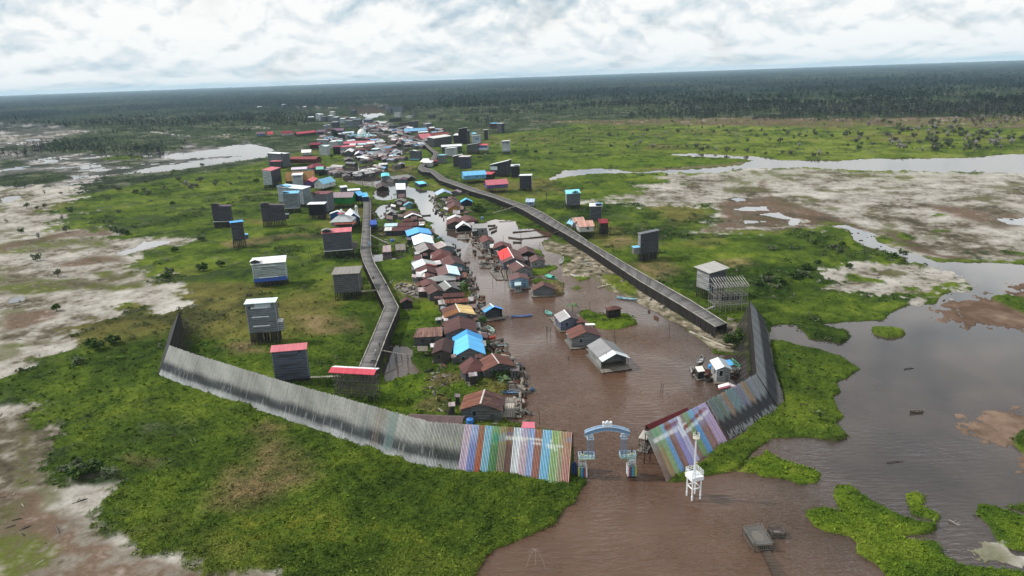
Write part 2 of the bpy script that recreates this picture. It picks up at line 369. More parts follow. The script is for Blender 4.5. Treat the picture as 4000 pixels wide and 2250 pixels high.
LAYERS = [  # painted from the bottom up: ground type, outline, edge softness (1 = crisp)
 ('G', [('S', [(-2500, 900), (0, 800), (350, 760), (700, 690), (1000, 640), (1290, 560), (1560, 600), (1700, 570), (1850, 530), (2000, 520), (2150, 500), (2300, 490), (2700, 470), (3200, 480), (4000, 520), (6500, 640), (6500, 3600), (-2500, 3600)])], 3),
 ('G', [('Z', [(0, 390), (500, 380), (1000, 375), (1500, 385), (2100, 375), (2576, 370), (3000, 380), (3000, 520), (0, 600)])], 6),
 ('b', [('Z', [(-200, 395), (300, 385), (1000, 372), (1500, 378), (2100, 368), (3000, 360), (3000, 440), (2400, 430), (1900, 420), (1400, 425), (800, 415), (300, 412)])], 5),
 ('N', [('S', [(-1500, 500), (0, 490)]), ('X', [(450, 330), (900, 380), (1300, 380), (1700, 440), (2050, 420), (2250, 480), (2470, 540), (2540, 610), (2300, 640), (1700, 730), (1000, 790), (700, 890), (0, 1000)]), ('S', [(-1500, 800)])], 2),
 ('F', [('X', [(380, 580), (410, 490), (800, 380), (1300, 370), (1750, 470), (1650, 560), (1300, 580), (700, 590)])], 2),
 ('F', [('X', [(0, 540), (200, 520), (400, 560), (150, 560), (0, 570)])], 2),
 ('F', [('X', [(1700, 440), (2100, 430), (2250, 490), (2150, 500), (1800, 520)])], 2),
 ('M', [('X', [(-200, 445), (450, 425), (640, 395), (850, 390), (600, 415), (300, 445), (-200, 480)])], 2),
 ('M', [('X', [(1350, 390), (1420, 380), (1480, 400), (1400, 405)])], 2),
 ('M', [('X', [(1950, 440), (2100, 415), (2150, 430), (2050, 450)])], 2),
 ('M', [('X', [(2280, 350), (2430, 345), (2430, 358), (2290, 362)])], 2),
 ('F', [('X', [(-100, 800), (400, 755), (560, 765), (640, 825), (400, 870), (0, 900), (-100, 900)])], 2),
 ('G', [('X', [(930, 630), (1100, 600), (1300, 610), (1330, 630), (1150, 650), (950, 650)])], 2),
 ('F', [('X', [(940, 690), (1150, 655), (1380, 655), (1250, 690), (1300, 720), (1150, 700), (960, 700)])], 2),
 ('F', [('X', [(0, 640), (180, 640), (230, 680), (340, 690), (0, 710)])], 2),
 ('M', [('S', [(-2500, 640), (-300, 690)]), ('X', [(0, 900), (300, 880), (640, 880), (720, 900)]), ('U', [(540, 80), (450, 130), (480, 180), (350, 215), (540, 250), (390, 300), (330, 380), (600, 350), (780, 350), (800, 420), (1170, 430), (1300, 450), (950, 540), (960, 610), (1090, 690), (1010, 740), (1180, 765), (1290, 790), (1150, 840), (1250, 890), (1250, 920), (960, 940), (840, 870), (860, 970), (560, 1050), (610, 1160), (240, 1290), (270, 1340), (0, 1440)]), ('S', [(-2500, 1560)])], 2.2),
 ('m', [('U', [(-300, 640), (200, 690), (380, 720), (560, 700), (800, 760), (1000, 720), (1020, 770), (800, 800), (560, 780), (380, 800), (150, 830), (-300, 800)])], 3),
 ('m', [('U', [(150, 430), (700, 420), (760, 490), (500, 470), (300, 520), (0, 540), (-200, 500)])], 3),
 ('m', [('U', [(660, 650), (820, 650), (830, 700), (720, 720)])], 2),
 ('G', [('U', [(560, 1050), (830, 1000), (1000, 900), (1100, 890), (800, 1080), (600, 1120)])], 2),
 ('b', [('U', [(0, 470), (350, 400), (600, 355), (780, 355), (800, 400), (500, 410), (300, 440), (0, 520)])], 2),
 ('b', [('U', [(500, 620), (820, 580), (960, 600), (860, 560), (640, 540), (420, 600)])], 3),
 ('b', [('U', [(0, 960), (250, 920), (420, 900), (400, 980), (200, 1050), (0, 1090)])], 3),
 ('m', [('U', [(60, 1170), (340, 1140), (380, 1160), (80, 1200)])], 2),
 ('M', [('T', [(-900, 150), (60, 150), (400, 140), (420, 210), (270, 240), (300, 290), (420, 300), (500, 400), (370, 560), (440, 640), (480, 720), (860, 710), (800, 800), (720, 890), (740, 960), (960, 1020), (920, 1090), (1020, 1170), (1240, 1260), (1450, 1290), (1480, 1330), (2050, 1350), (2100, 1420), (1500, 1800), (-900, 1800)])], 2),
 ('b', [('T', [(-600, 820), (60, 760), (300, 780), (320, 900), (480, 930), (620, 960), (700, 1080), (900, 1170), (1240, 1290), (1480, 1340), (2000, 1380), (1600, 1800), (-600, 1800)])], 2.5),
 ('m', [('T', [(-600, 1030), (0, 1080), (250, 1090), (450, 1180), (400, 1290), (200, 1380), (0, 1600), (-600, 1700)])], 3),
 ('m', [('T', [(90, 480), (260, 460), (240, 560), (340, 640), (300, 720), (90, 760), (60, 640)])], 2),
 ('m', [('T', [(110, 260), (250, 270), (190, 420), (120, 480), (80, 350)])], 2),
 ('F', [('T', [(480, 660), (560, 590), (860, 620), (860, 720), (740, 735), (500, 720)])], 1.5),
 ('W', [('X', [(1110, 775), (1250, 735), (1800, 655), (2050, 630), (2220, 612), (2000, 606), (1620, 640), (1430, 625), (1480, 605), (1700, 580), (2000, 545), (2150, 510), (2300, 505), (2470, 540), (2480, 590), (2540, 600), (2300, 635), (1700, 722), (1400, 760)])], 1),
 ('W', [('X', [(0, 1040), (0, 1000), (100, 975), (220, 970), (80, 1020)])], 1),
 ('W', [('X', [(400, 650), (520, 640), (520, 660), (430, 672)])], 1),
 ('W', [('U', [(810, 530), (860, 510), (960, 480), (1010, 445), (1170, 440), (1180, 455), (1050, 490), (930, 520), (850, 540)])], 1),
 ('W', [('U', [(25, 880), (60, 850), (140, 840), (135, 865), (60, 885)])], 1),
 # right bank
 ('l', [('Z', [(230, 600), (500, 590), (1000, 600), (1040, 625), (700, 650), (300, 650), (0, 665), (0, 640)])], 3),
 ('b', [('V', [(420, 92), (900, 62), (1040, 45), (1000, 62), (700, 85), (500, 100), (300, 108)])], 3),
 ('W', [('V', [(-70, 140), (0, 95), (200, 85), (290, 90), (400, 106), (500, 95), (700, 88), (850, 78), (1000, 66), (1070, 40), (900, 22), (870, 12), (1050, 14), (1200, 35), (1500, 40), (1700, 30), (2000, 30), (2300, 20), (2450, 5), (2700, 0), (3400, -10), (3400, 112), (2576, 112), (2100, 100), (1700, 95), (1400, 78), (1000, 85), (850, 108), (560, 106), (300, 106), (100, 118), (0, 135), (-60, 150)])], 1),
 ('W', [('Z', [(560, 580), (700, 573), (840, 575), (1020, 592), (960, 600), (700, 588)])], 1),
 ('M', [('V', [(560, 113), (850, 112), (1000, 90), (1400, 82), (1700, 100), (2100, 106), (2576, 117), (3400, 120), (3400, 700), (2576, 606), (2400, 590), (2100, 590), (1900, 530), (1740, 450), (1620, 410), (1500, 400), (1350, 420), (1180, 450), (1000, 445), (760, 440), (850, 400), (900, 330), (820, 290), (640, 292), (440, 300), (370, 280), (300, 272), (120, 276), (300, 250), (430, 210), (440, 180), (620, 165), (545, 140)])], 4),
 ('g', [('V', [(860, 110), (1300, 90), (1700, 105), (2300, 112), (1900, 180), (1500, 150), (1100, 170), (980, 200), (880, 170)])], 4),
 ('b', [('V', [(820, 275), (1050, 250), (1140, 240), (1120, 200), (1090, 160), (1130, 150), (1150, 230), (1250, 270), (1480, 330), (1560, 370), (1740, 440), (1900, 520), (2100, 590), (1700, 430), (1500, 398), (1350, 412), (1180, 452), (870, 444), (760, 440), (860, 400), (900, 340)])], 2),
 ('b', [('V', [(1780, 440), (1900, 450), (2100, 560), (2300, 580), (2200, 600), (1960, 540)])], 2),
 ('b', [('V', [(1990, 280), (2140, 290), (2576, 340), (2576, 400), (2450, 420), (2200, 360)])], 4),
 ('M', [('V', [(870, 440), (1040, 420), (1170, 405), (1290, 380), (1300, 400), (1200, 440), (1000, 446)])], 2),
 ('W', [('V', [(910, 250), (970, 245), (1000, 258), (950, 263)])], 1),
 ('W', [('V', [(950, 312), (1000, 296), (1140, 297), (1130, 316), (1040, 318)])], 1),
 ('W', [('V', [(1090, 340), (1200, 328), (1230, 345), (1310, 370), (1290, 395), (1240, 400), (1260, 370)])], 1),
 ('W', [('V', [(1010, 378), (1110, 380), (1020, 390)])], 1),
 ('W', [('V', [(2430, 370), (2600, 365), (2600, 400), (2480, 395)])], 1.5),
 ('G', [('V', [(1860, 470), (1900, 448), (1970, 460), (1980, 485), (1900, 488)])], 1),
 ('G', [('V', [(2040, 345), (2090, 335), (2140, 350), (2060, 358)])], 1),
 ('G', [('V', [(2080, 432), (2180, 432), (2180, 440), (2090, 442)])], 1),
 ('G', [('V', [(2420, 540), (2500, 545), (2700, 570), (2576, 575), (2460, 560)])], 1),
 ('m', [('V', [(1820, 125), (1900, 122), (1940, 135), (1860, 145)])], 1.5),
 ('W', [('V', [(1485, 400), (1560, 398), (1640, 420), (1740, 450), (1750, 490), (1900, 540), (2100, 600), (2400, 610), (2576, 625), (3400, 660)]), ('S', [(5600, 1500), (5600, 3600), (1700, 3600)]),
        ('R', [(640, 1180), (710, 1090), (745, 1040), (800, 920), (860, 870), (950, 830), (1100, 770), (1250, 720), (1350, 680), (1400, 570), (1490, 510), (1530, 400), (1560, 360), (1500, 320), (1440, 300), (1445, 100)]),
        ('F', [(2000, 1440), (1760, 1400), (1640, 1340), (1430, 1330), (1330, 1260), (1340, 1010), (1410, 950), (1400, 850), (1470, 800), (1540, 720), (1440, 660), (1360, 540), (1220, 500), (1170, 320), (1110, 220), (1070, 120), (1050, 0)]),
        ('E', [(1430, 720), (1400, 620), (1330, 490), (1290, 370), (1210, 190), (1130, 0)]),
        ('D', [(1400, 1220), (1230, 1060), (1100, 880), (1000, 770), (920, 640), (870, 560), (780, 500), (640, 500), (480, 540), (300, 540), (200, 480), (300, 340), (60, 310), (-100, 260), (-220, 160)]),
        ('A', [(80, 1020), (130, 950), (160, 915), (330, 890), (460, 878), (430, 900), (340, 940), (370, 960), (450, 1010), (620, 1050), (750, 1060), (770, 1100), (1000, 1160)]),
        ('D', [(1225, 480), (1230, 640), (1300, 700), (1430, 800), (1450, 900), (1500, 980), (1700, 930), (1950, 930), (2060, 900)]),
        ('G', [(950, 600), (1000, 575), (1290, 595), (1330, 700), (1600, 700), (1850, 780), (1850, 840), (1700, 900), (1760, 1010), (1960, 1070), (1960, 1200), (1980, 1290), (2120, 1360), (2250, 1449)]),
        ('H', [(1500, 530), (1600, 590), (1700, 680), (1900, 740), (2000, 790), (2130, 820), (2318, 960)]),
        ('J', [(290, 1050), (500, 1110), (560, 1200), (820, 1400)]),
        ('K', [(660, 200), (660, 290), (1130, 340), (1150, 640), (1290, 560), (1420, 250), (1440, 40)]),
        ('P', [(420, 470), (500, 450), (620, 455), (850, 445), (1080, 420), (1350, 420), (1400, 360), (1570, 300), (1760, 290), (1830, 190), (2030, 160), (2000, 100), (1900, 60)]),
        ('V', [(2240, 720), (2200, 690), (2040, 632), (1915, 602), (1900, 570), (1780, 540), (1650, 500), (1620, 450), (1590, 420)])], 1),
 ('M', [('P', [(870, 30), (1030, 0), (1200, -40), (1500, -50), (1800, 20), (2000, 110), (2040, 150), (1960, 165), (1830, 180), (1790, 240), (1700, 290), (1580, 285), (1490, 235), (1350, 240), (1000, 210), (770, 190), (830, 120), (900, 110)])], 1),
 ('G', [('P', [(1040, 40), (1150, 70), (1310, 95), (1310, 120), (1060, 110), (1020, 70)])], 1.2),
 ('G', [('P', [(1460, 140), (1620, 165), (1630, 185), (1500, 180)])], 1),
 ('G', [('P', [(1750, 130), (1860, 108), (1940, 120), (1930, 145), (1800, 150)])], 1),
 ('B', [('P', [(1740, 300), (1850, 250), (2050, 250), (2090, 190), (2330, 180), (2350, 110), (2900, 60), (3200, 540), (2480, 510), (2300, 490), (2100, 540), (1950, 470), (1850, 360)])], 1.5),
 ('G', [('P', [(2180, 240), (2300, 210), (2600, 240), (2700, 420), (2484, 370), (2350, 320)])], 1.5),
 ('B', [('P', [(1950, 1320), (2300, 1200), (2600, 1180), (3000, 1449), (2500, 1480), (2150, 1400)])], 4),
 ('G', [('P', [(2380, 1410), (2430, 1340), (2484, 1310), (2900, 1300), (2900, 1560), (2500, 1540)])], 1),
 ('B', [('Q', [(2420, 180), (2576, 150), (2800, 260), (2576, 290)])], 2),
 ('G', [('P', [(620, 470), (700, 420), (860, 450), (1000, 490), (1060, 510), (1100, 560), (1000, 605), (900, 590), (740, 575), (690, 520)])], 1),
 ('G', [('P', [(1210, 490), (1240, 465), (1420, 470), (1520, 500), (1530, 530), (1460, 560), (1350, 560), (1250, 530)])], 1),
 ('G', [('K', [(1420, 0), (1480, 40), (1460, 160), (1500, 420), (1660, 1000)]), ('L', [(1865, 500), (1700, 570), (1640, 620), (1460, 760), (1330, 850), (1150, 975), (1250, 975), (1400, 960), (1590, 905), (1800, 870), (1940, 840)]), ('Q', [(340, 285), (480, 150), (600, 40)]), ('P', [(480, 1380), (700, 1380), (960, 1395), (1050, 1360), (960, 1250), (1030, 1200), (930, 1040), (1000, 1010), (960, 930), (1040, 880), (1150, 810), (960, 700), (740, 635), (600, 605), (430, 575)])], 1),
 ('l', [('Q', [(340, 285), (450, 190), (560, 170), (570, 110), (620, 150), (680, 200), (800, 240), (960, 260), (1050, 320), (1000, 385), (850, 405), (780, 370), (640, 345), (530, 330), (500, 300)])], 1),
 ('l', [('Q', [(1160, 390), (1260, 385), (1330, 430), (1440, 520), (1560, 590), (1740, 660), (1900, 680), (1910, 720), (1800, 760), (1650, 790), (1880, 830), (1950, 930), (2060, 1000), (2400, 1020), (2600, 1050), (2600, 1300), (1700, 1400), (1440, 1050), (1400, 1000), (1260, 930), (1290, 850), (1250, 800), (1060, 770), (960, 720), (890, 620), (900, 580), (1000, 560), (1140, 590), (1100, 480)])], 1),
 ('l', [('Q', [(1640, 440), (1760, 440), (1830, 500), (1820, 550), (1950, 620), (1930, 660), (1800, 640), (1690, 610), (1680, 540)])], 1.2),
 ('l', [('Q', [(2200, 520), (2350, 540), (2576, 620), (2800, 700), (2800, 900), (2576, 890), (2400, 850), (2300, 700), (2200, 610)])], 1.2),
 ('G', [('Q', [(2390, 540), (2576, 520), (2800, 560), (2800, 640), (2576, 600)])], 1.2),
 ('M', [('Q', [(2260, 850), (2400, 850), (2560, 900), (2700, 950), (2600, 1020), (2400, 1010), (2270, 960)])], 1.2),
 # lagoon islets and shores
 ('K', [('H', [(900, 160), (1100, 170), (1260, 150), (1400, 230), (1560, 350), (1750, 470), (2318, 780), (2318, 960), (2130, 830), (1900, 740), (1740, 690), (1600, 590), (1500, 530), (1300, 520), (1150, 500), (1140, 420), (1260, 330), (1000, 220)])], 1.5),
 ('G', [('H', [(1600, 500), (1760, 500), (2318, 800), (2318, 880), (2000, 760), (1760, 660)])], 2),
 ('K', [('J', [(0, 720), (290, 900), (560, 1100), (700, 1180), (1000, 1110), (1190, 1120), (1180, 1449), (980, 1449), (820, 1400), (560, 1190), (300, 1050), (0, 880)])], 1.5),
 ('l', [('H', [(1350, 930), (1380, 905), (1500, 900), (1700, 960), (1880, 930), (1960, 1000), (2010, 1060), (1850, 1110), (1640, 1125), (1540, 1090), (1420, 1000)])], 1),
 ('l', [('H', [(740, 440), (900, 390), (1060, 388), (1105, 425), (950, 490), (880, 500), (800, 530), (760, 580)])], 1),
 ('D', [('H', [(1030, 605), (1180, 590), (1215, 640), (1215, 725), (1100, 745), (1040, 690)])], 1),
 ('G', [('H', [(790, 560), (900, 520), (1000, 560), (1200, 590), (1220, 610), (1050, 610), (830, 600)])], 1.2),
 ('l', [('H', [(830, 215), (940, 230), (985, 300), (900, 315), (840, 290)])], 1),
 ('G', [('H', [(1260, 665), (1340, 630), (1430, 655), (1340, 672)])], 1),
 ('G', [('G', [(1280, 600), (1400, 560), (1640, 610), (1720, 680), (1600, 700), (1370, 710)])], 1.5),
 ('K', [('G', [(1700, 900), (1950, 910), (2100, 960), (1800, 1010)])], 1.5),
 ('W', [('D', [(300, 640), (480, 610), (500, 700), (400, 820), (310, 860)])], 1),
 ('W', [('E', [(170, 140), (330, 140), (360, 190), (600, 150), (640, 168), (430, 225), (210, 240)])], 1),
 ('W', [('F', [(120, 430), (280, 440), (335, 540), (290, 640), (400, 750), (230, 850), (0, 870), (-40, 700)])], 1),
 ('l', [('E', [(210, 240), (560, 180), (720, 150), (740, 300), (600, 400), (420, 440), (330, 400)])], 2),
 ('l', [('F', [(-60, 880), (240, 770), (500, 740), (560, 900), (520, 1060), (380, 1130), (250, 1220), (-60, 1160)])], 2),
 ('l', [('E', [(540, 850), (850, 720), (1020, 850), (1070, 1000), (900, 1080), (500, 1150), (440, 1120)])], 2),
 ('l', [('F', [(760, 890), (950, 860), (1000, 930), (950, 970), (780, 960)])], 2),
 ('K', [('E', [(480, 520), (760, 520), (850, 680), (700, 690), (540, 640)])], 2),
 ('d', [('F', [(480, 780), (900, 770), (900, 830), (560, 960)])], 3),
 ('d', [('F', [(430, 1050), (650, 1030), (700, 1200), (400, 1200)])], 3),
 ('d', [('C', [(230, 880), (700, 800), (1100, 760), (1500, 760), (1480, 840), (1100, 800), (700, 900), (330, 960)])], 3),
 ('d', [('D', [(200, 1050), (400, 1000), (560, 1090), (800, 1130), (500, 1160), (260, 1110)])], 3),
 # dry patches in the grass
 ('d', [('T', [(1780, 350), (1900, 280), (2000, 330), (1880, 400)])], 6),
 ('d', [('T', [(1790, 490), (1980, 420), (2060, 470), (2200, 560), (2250, 700), (2050, 760), (1880, 900), (1560, 890), (1600, 760), (1640, 620), (1830, 570)])], 8),
 ('d', [('T', [(900, 520), (1130, 560), (1120, 610), (980, 600)])], 4),
 ('y', [('T', [(1620, 1020), (1900, 900), (2300, 900), (2576, 980), (2500, 1080), (2000, 1150), (1680, 1140)])], 8),
 ('y', [('R', [(-60, 640), (200, 700), (300, 850), (0, 900), (-200, 800)])], 6),
 ('d', [('V', [(250, 510), (340, 470), (430, 500), (330, 540)])], 4),
 ('d', [('V', [(850, 600), (1000, 590), (1060, 630), (900, 640)])], 4),
 ('d', [('V', [(360, 620), (560, 600), (640, 660), (560, 720), (460, 690)])], 5),
 ('d', [('N', [(640, 380), (900, 330), (1080, 440), (800, 450)])], 5),
 ('d', [('N', [(1340, 100), (1900, 110), (1950, 250), (1500, 270)])], 5),
 # upper reach
 ('M', [('Y', [(-60, 90), (150, 100), (350, 140), (300, 160), (60, 150), (-100, 140)])], 1),
 ('M', [('Y', [(300, 140), (1000, 140), (1750, 135), (2400, 70), (2576, 90), (2450, 118), (1850, 128), (1650, 160), (900, 155), (300, 155)])], 1.5),
 ('W', [('S', [(1322, 427), (1400, 420), (1475, 420), (1506, 430), (1509, 438), (1487, 453), (1440, 463), (1428, 453), (1400, 441), (1370, 432)])], .6),
 ('W', [('Y', [(330, 143), (900, 141), (1700, 136), (1700, 152), (900, 152), (330, 152)])], .5),
 ('W', [('Y', [(1690, 142), (1850, 128), (2450, 118)]), ('a', [(450, 235), (540, 260), (555, 290), (450, 375), (180, 412), (140, 330)]), ('Y', [(2180, 290), (1980, 210), (1880, 160)])], 1),
 ('W', [('Y', [(60, 118), (260, 122), (330, 140), (100, 138)])], 1),
 ('W', [('a', [(250, 480), (530, 490), (530, 512), (250, 515)])], 1),
 ('W', [('a', [(550, 800), (620, 810), (720, 920), (800, 1000), (1000, 1110), (1030, 1140), (850, 1150), (840, 1020), (760, 980), (600, 860)])], 1),
 ('l', [('a', [(1180, 1090), (1400, 1080), (1480, 1150), (1300, 1200)])], 2),
 ('l', [('a', [(960, 1020), (1050, 1020), (1020, 1080), (980, 1080)])], 2),
 ('d', [('D', [(150, 20), (900, 0), (900, 110), (560, 110), (250, 40)])], 3),
 ('l', [('Y', [(1280, 960), (1560, 960), (1700, 1090), (1300, 1180)])], 3),
]
WALL_KEEP = []
NAZ, NROW = 1180, 860
def make_ground():
    az_in = np.linspace(-44, 44, NAZ-60); az = np.concatenate([np.linspace(-68, -44.5, 30), az_in, np.linspace(44.5, 68, 30)])*math.pi/180
    dep = np.concatenate([np.linspace(50, 0.62, NROW-22), np.geomspace(0.6, 0.19, 22)])*math.pi/180
    rad = CAMH/np.tan(dep)
    A, D = np.meshgrid(az, rad)
    X = (np.sin(A)*D).astype(np.float64).ravel(); Y = (np.cos(A)*D).ravel(); DD = np.hypot(X, Y)
    n = len(X)
    far = np.clip((DD-250)/1500, 0, 1)
    # wandering outlines
    wob = (0.9+0.0048*np.maximum(0, DD-150))
    dx = (fbm(X, Y, 7, 3, 1)-.5)*2*np.minimum(wob, 2.2) + (fbm(X, Y, 38, 3, 2)-.5)*2*wob*1.6
    dy = (fbm(X, Y, 7, 3, 3)-.5)*2*np.minimum(wob, 2.2) + (fbm(X, Y, 38, 3, 4)-.5)*2*wob*1.6
    PX, PY = X+dx, Y+dy
    def grd(*st):
        def f(t):
            o = np.zeros((len(t), 3))
            for k in range(3): o[:, k] = np.interp(t, [s[0] for s in st], [s[1][k] for s in st])
            return o
        return f
    nA = fbm(X, Y, 26, 4, 5); nB = fbm(X, Y, 5.5, 4, 6, .6); nC = fbm(X, Y, 90, 3, 7); nD = fbm(X, Y, 1.5, 3, 8, .6)
    mixn = np.clip(.42*nA + .33*nB + .25*nD, 0, 1); 
    mixn = np.clip((mixn-.5)*1.9+.5, 0, 1)
    mixg = np.clip(mixn + (.10+.22*sstep(-20, 160, X-.15*Y))*sstep(330, 620, DD) - .05, 0, 1)
    grass = grd((0, (.020, .034, .007)), (.3, (.037, .063, .009)), (.55, (.067, .099, .012)), (.8, (.110, .143, .018)), (1, (.15, .18, .035)))(mixg)
    big = sstep(.56, .70, nC*.6+nA*.4)[:, None]
    grass = grass*(1-.65*big) + np.array((.12, .092, .036))*(.5+.9*nB[:, None])*.65*big
    lime = grd((0, (.018, .034, .007)), (.3, (.042, .075, .009)), (.55, (.078, .118, .011)), (.8, (.105, .14, .016)), (1, (.16, .17, .04)))(np.clip(.65*mixn+.5*nB-.06, 0, 1))
    dryg = grd((0, (.045, .05, .018)), (.4, (.10, .082, .036)), (.7, (.17, .125, .06)), (1, (.22, .17, .09)))(mixn)
    yel = grd((0, (.03, .05, .01)), (.4, (.07, .105, .012)), (.65, (.12, .13, .018)), (1, (.18, .14, .05)))(mixn)
    s1 = fbm(X, Y, 14, 5, 9, .62); s2 = fbm(X, Y, 3.0, 4, 10, .6); s3 = fbm(X, Y, 55, 4, 11)
    mm = np.clip((.5*s1+.25*s2+.25*s3-.5)*2.6+.5, 0, 1)
    mud = grd((0, (.05, .045, .03)), (.22, (.10, .085, .06)), (.36, (.19, .170, .140)), (.58, (.29, .268, .235)), (1, (.42, .395, .355)))(np.clip(mm+(nD-.5)*.35, 0, 1))
    mos = sstep(.60, .72, fbm(X, Y, 20, 4, 12, .6))[:, None]
    mud = mud*(1-.75*mos) + np.array((.085, .085, .032))*.75*mos
    gmud = mud*.8 + np.array((.10, .12, .05))*.25
    moss = grd((0, (.05, .04, .024)), (.4, (.07, .07, .024)), (.7, (.09, .105, .026)), (1, (.28, .24, .2)))(mm)
    brown = grd((0, (.045, .03, .018)), (.4, (.085, .058, .038)), (.75, (.135, .095, .068)), (1, (.30, .25, .22)))(mm)
    red = grd((0, (.055, .038, .025)), (.5, (.10, .065, .045)), (1, (.20, .14, .105)))(mm)
    gray = grd((0, (.035, .04, .03)), (.35, (.09, .09, .08)), (.6, (.12, .115, .105)), (.8, (.24, .22, .21)), (1, (.40, .38, .36)))(np.clip((fbm(X, Y, 30, 5, 13, .65)-.5)*2.6+.36, 0, 1))
    scrub = grd((0, (.014, .022, .012)), (.4, (.026, .04, .018)), (.7, (.045, .06, .026)), (1, (.11, .11, .08)))(np.clip((fbm(X, Y, 24, 5, 14, .65)-.5)*2.4+.45, 0, 1))
    debris = grd((0, (.05, .05, .025)), (.35, (.13, .11, .075)), (.6, (.24, .205, .15)), (1, (.38, .33, .26)))(np.clip((.5*s2+.3*nD+.2*s1-.5)*2.8+.45, 0, 1))
    bed = np.tile(np.array((.06, .042, .03)), (n, 1))
    TYP = {'G': (grass, .45, 1.0), 'l': (lime, .35, .8), 'd': (dryg, .4, .8), 'D': (dryg, .6, 1), 'y': (yel, .4, 1.0), 'M': (mud, .14, .12), 'g': (gmud, .14, .12),
           'm': (moss, .18, .2), 'b': (brown, .12, .12), 'B': (red, .05, .1), 'N': (gray, .18, .3), 'F': (scrub, .6, 1.6), 'K': (debris, .25, .45), 'W': (bed, -1.1, 0.0)}
    col = scrub.copy(); z = np.full(n, .5); bump = np.full(n, 1.6); wat = np.zeros(n); marsh = np.zeros(n); woody = np.ones(n); veg = np.zeros(n)
    for typ, segs, soft in LAYERS:
        P = poly_world(segs)
        c, h, bm = TYP[typ]
        if typ in 'dybmg': pass
        m = 60 + 0.1*DD
        sel = (X > P[:, 0].min()-60) & (X < P[:, 0].max()+60) & (Y > P[:, 1].min()-60) & (Y < P[:, 1].max()+60)
        idx = np.nonzero(sel)[0]
        if not len(idx): continue
        s = sdf(PX[idx], PY[idx], P)
        bw = (0.28 + .0022*DD[idx])*soft
        if typ in 'MNB': s = s + (s1[idx]+.5*s2[idx]-.75)*np.clip(.09*DD[idx], 8, 60)
        t = sstep(-bw, bw, s)
        if typ in 'dy': t = t*(.62+.38*sstep(.35, .6, nB[idx]))
        if typ in 'mbg': t = t*(.15+.85*sstep(.34, .56, .6*s1[idx]+.4*s2[idx]))
        if typ == 'B': t = t*sstep(.25, .5, s1[idx]+.15)
        col[idx] = col[idx]*(1-t[:, None]) + c[idx]*t[:, None]
        z[idx] = z[idx]*(1-t) + h*t
        bump[idx] = bump[idx]*(1-t) + bm*t
        wat[idx] = wat[idx]*(1-t) + (1.0 if typ == 'W' else 0.0)*t
        marsh[idx] = marsh[idx]*(1-t) + (1.0 if typ == 'N' else 0.0)*t
        woody[idx] = woody[idx]*(1-t) + (1.0 if typ == 'F' else 0.0)*t
        v = {'G': 1, 'l': .8, 'y': 1, 'd': .6, 'D': .8}.get(typ, 0)
        veg[idx] = veg[idx]*(1-t) + v*t
    tus = fbm(X, Y, 2.2, 3, 20, .6)
    tus2 = fbm(X, Y, 11, 3, 21)
    hump = sstep(.52, .78, fbm(X, Y, 8.5, 3, 22, .55))
    z = z + bump*((tus-.5)*.65 + (tus2-.5)*.5 + hump*.75*np.clip(veg, 0, 1))
    # low woody growth is darker in leaf than the grass around it
    dkp = sstep(.50, .68, fbm(X, Y, 17, 4, 41, .6))[:, None]*np.clip(veg, 0, 1)[:, None]*.85*sstep(150, 300, DD)[:, None]
    col = col*(1-dkp) + col*np.array((.42, .5, .6))*dkp
    hk = (hump*np.clip(veg, 0, 1))[:, None]*(.75*sstep(.35, .6, fbm(X, Y, 120, 2, 23))[:, None])
    col = col*(1-hk) + scrub*1.0*hk
    z = np.where((wat < .35) & (z < .07), .07, z)
    pud = (marsh > .6) & (fbm(X, Y, 34, 4, 51, .6) < .34); z = np.where(pud, -.16, z); wat = np.where(pud, 1, wat)
    z = np.where((wat > .65) & (z > -.1), -.1, z)
    # far plain: closed forest canopy
    fz = sstep(1700, 2900, DD)
    can = fbm(X, Y, 420, 5, 30, .6); can2 = vnoise(X/37., Y/90., 31)
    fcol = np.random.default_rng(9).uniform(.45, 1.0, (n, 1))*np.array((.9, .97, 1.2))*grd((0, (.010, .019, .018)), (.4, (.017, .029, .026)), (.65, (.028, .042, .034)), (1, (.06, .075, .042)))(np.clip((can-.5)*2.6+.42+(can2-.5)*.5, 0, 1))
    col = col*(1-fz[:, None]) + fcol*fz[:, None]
    z = z + fz*(3+5*can2+11*np.random.default_rng(8).random(n)**1.5)
    z = z + sstep(9000, 24000, DD)*18*fbm(X, Y, 5200, 3, 33)
    v = np.stack([X, Y, z], 1)
    nr, nc = D.shape
    i = (np.arange(nr-1)[:, None]*nc + np.arange(nc-1)[None, :]).ravel()
    f = np.stack([i, i+nc, i+nc+1, i+1], 1)
    f = f[:, ::-1]
    mat = attr_mat('ground_cover', 'Col', .95, .20, 1.35)
    me = np_mesh('ground', v, f, [mat], col, smooth=True)
    o = link('ground', me); tag(o, kind='structure')
    return X, Y, z, DD, col, veg, nr, nc, dkp[:, 0] + .5*marsh*(fbm(X, Y, 30, 4, 52) > .5) + .8*woody*(DD > 250)
GX, GY, GZ, GD, GC, GV, GNR, GNC, GB = make_ground()

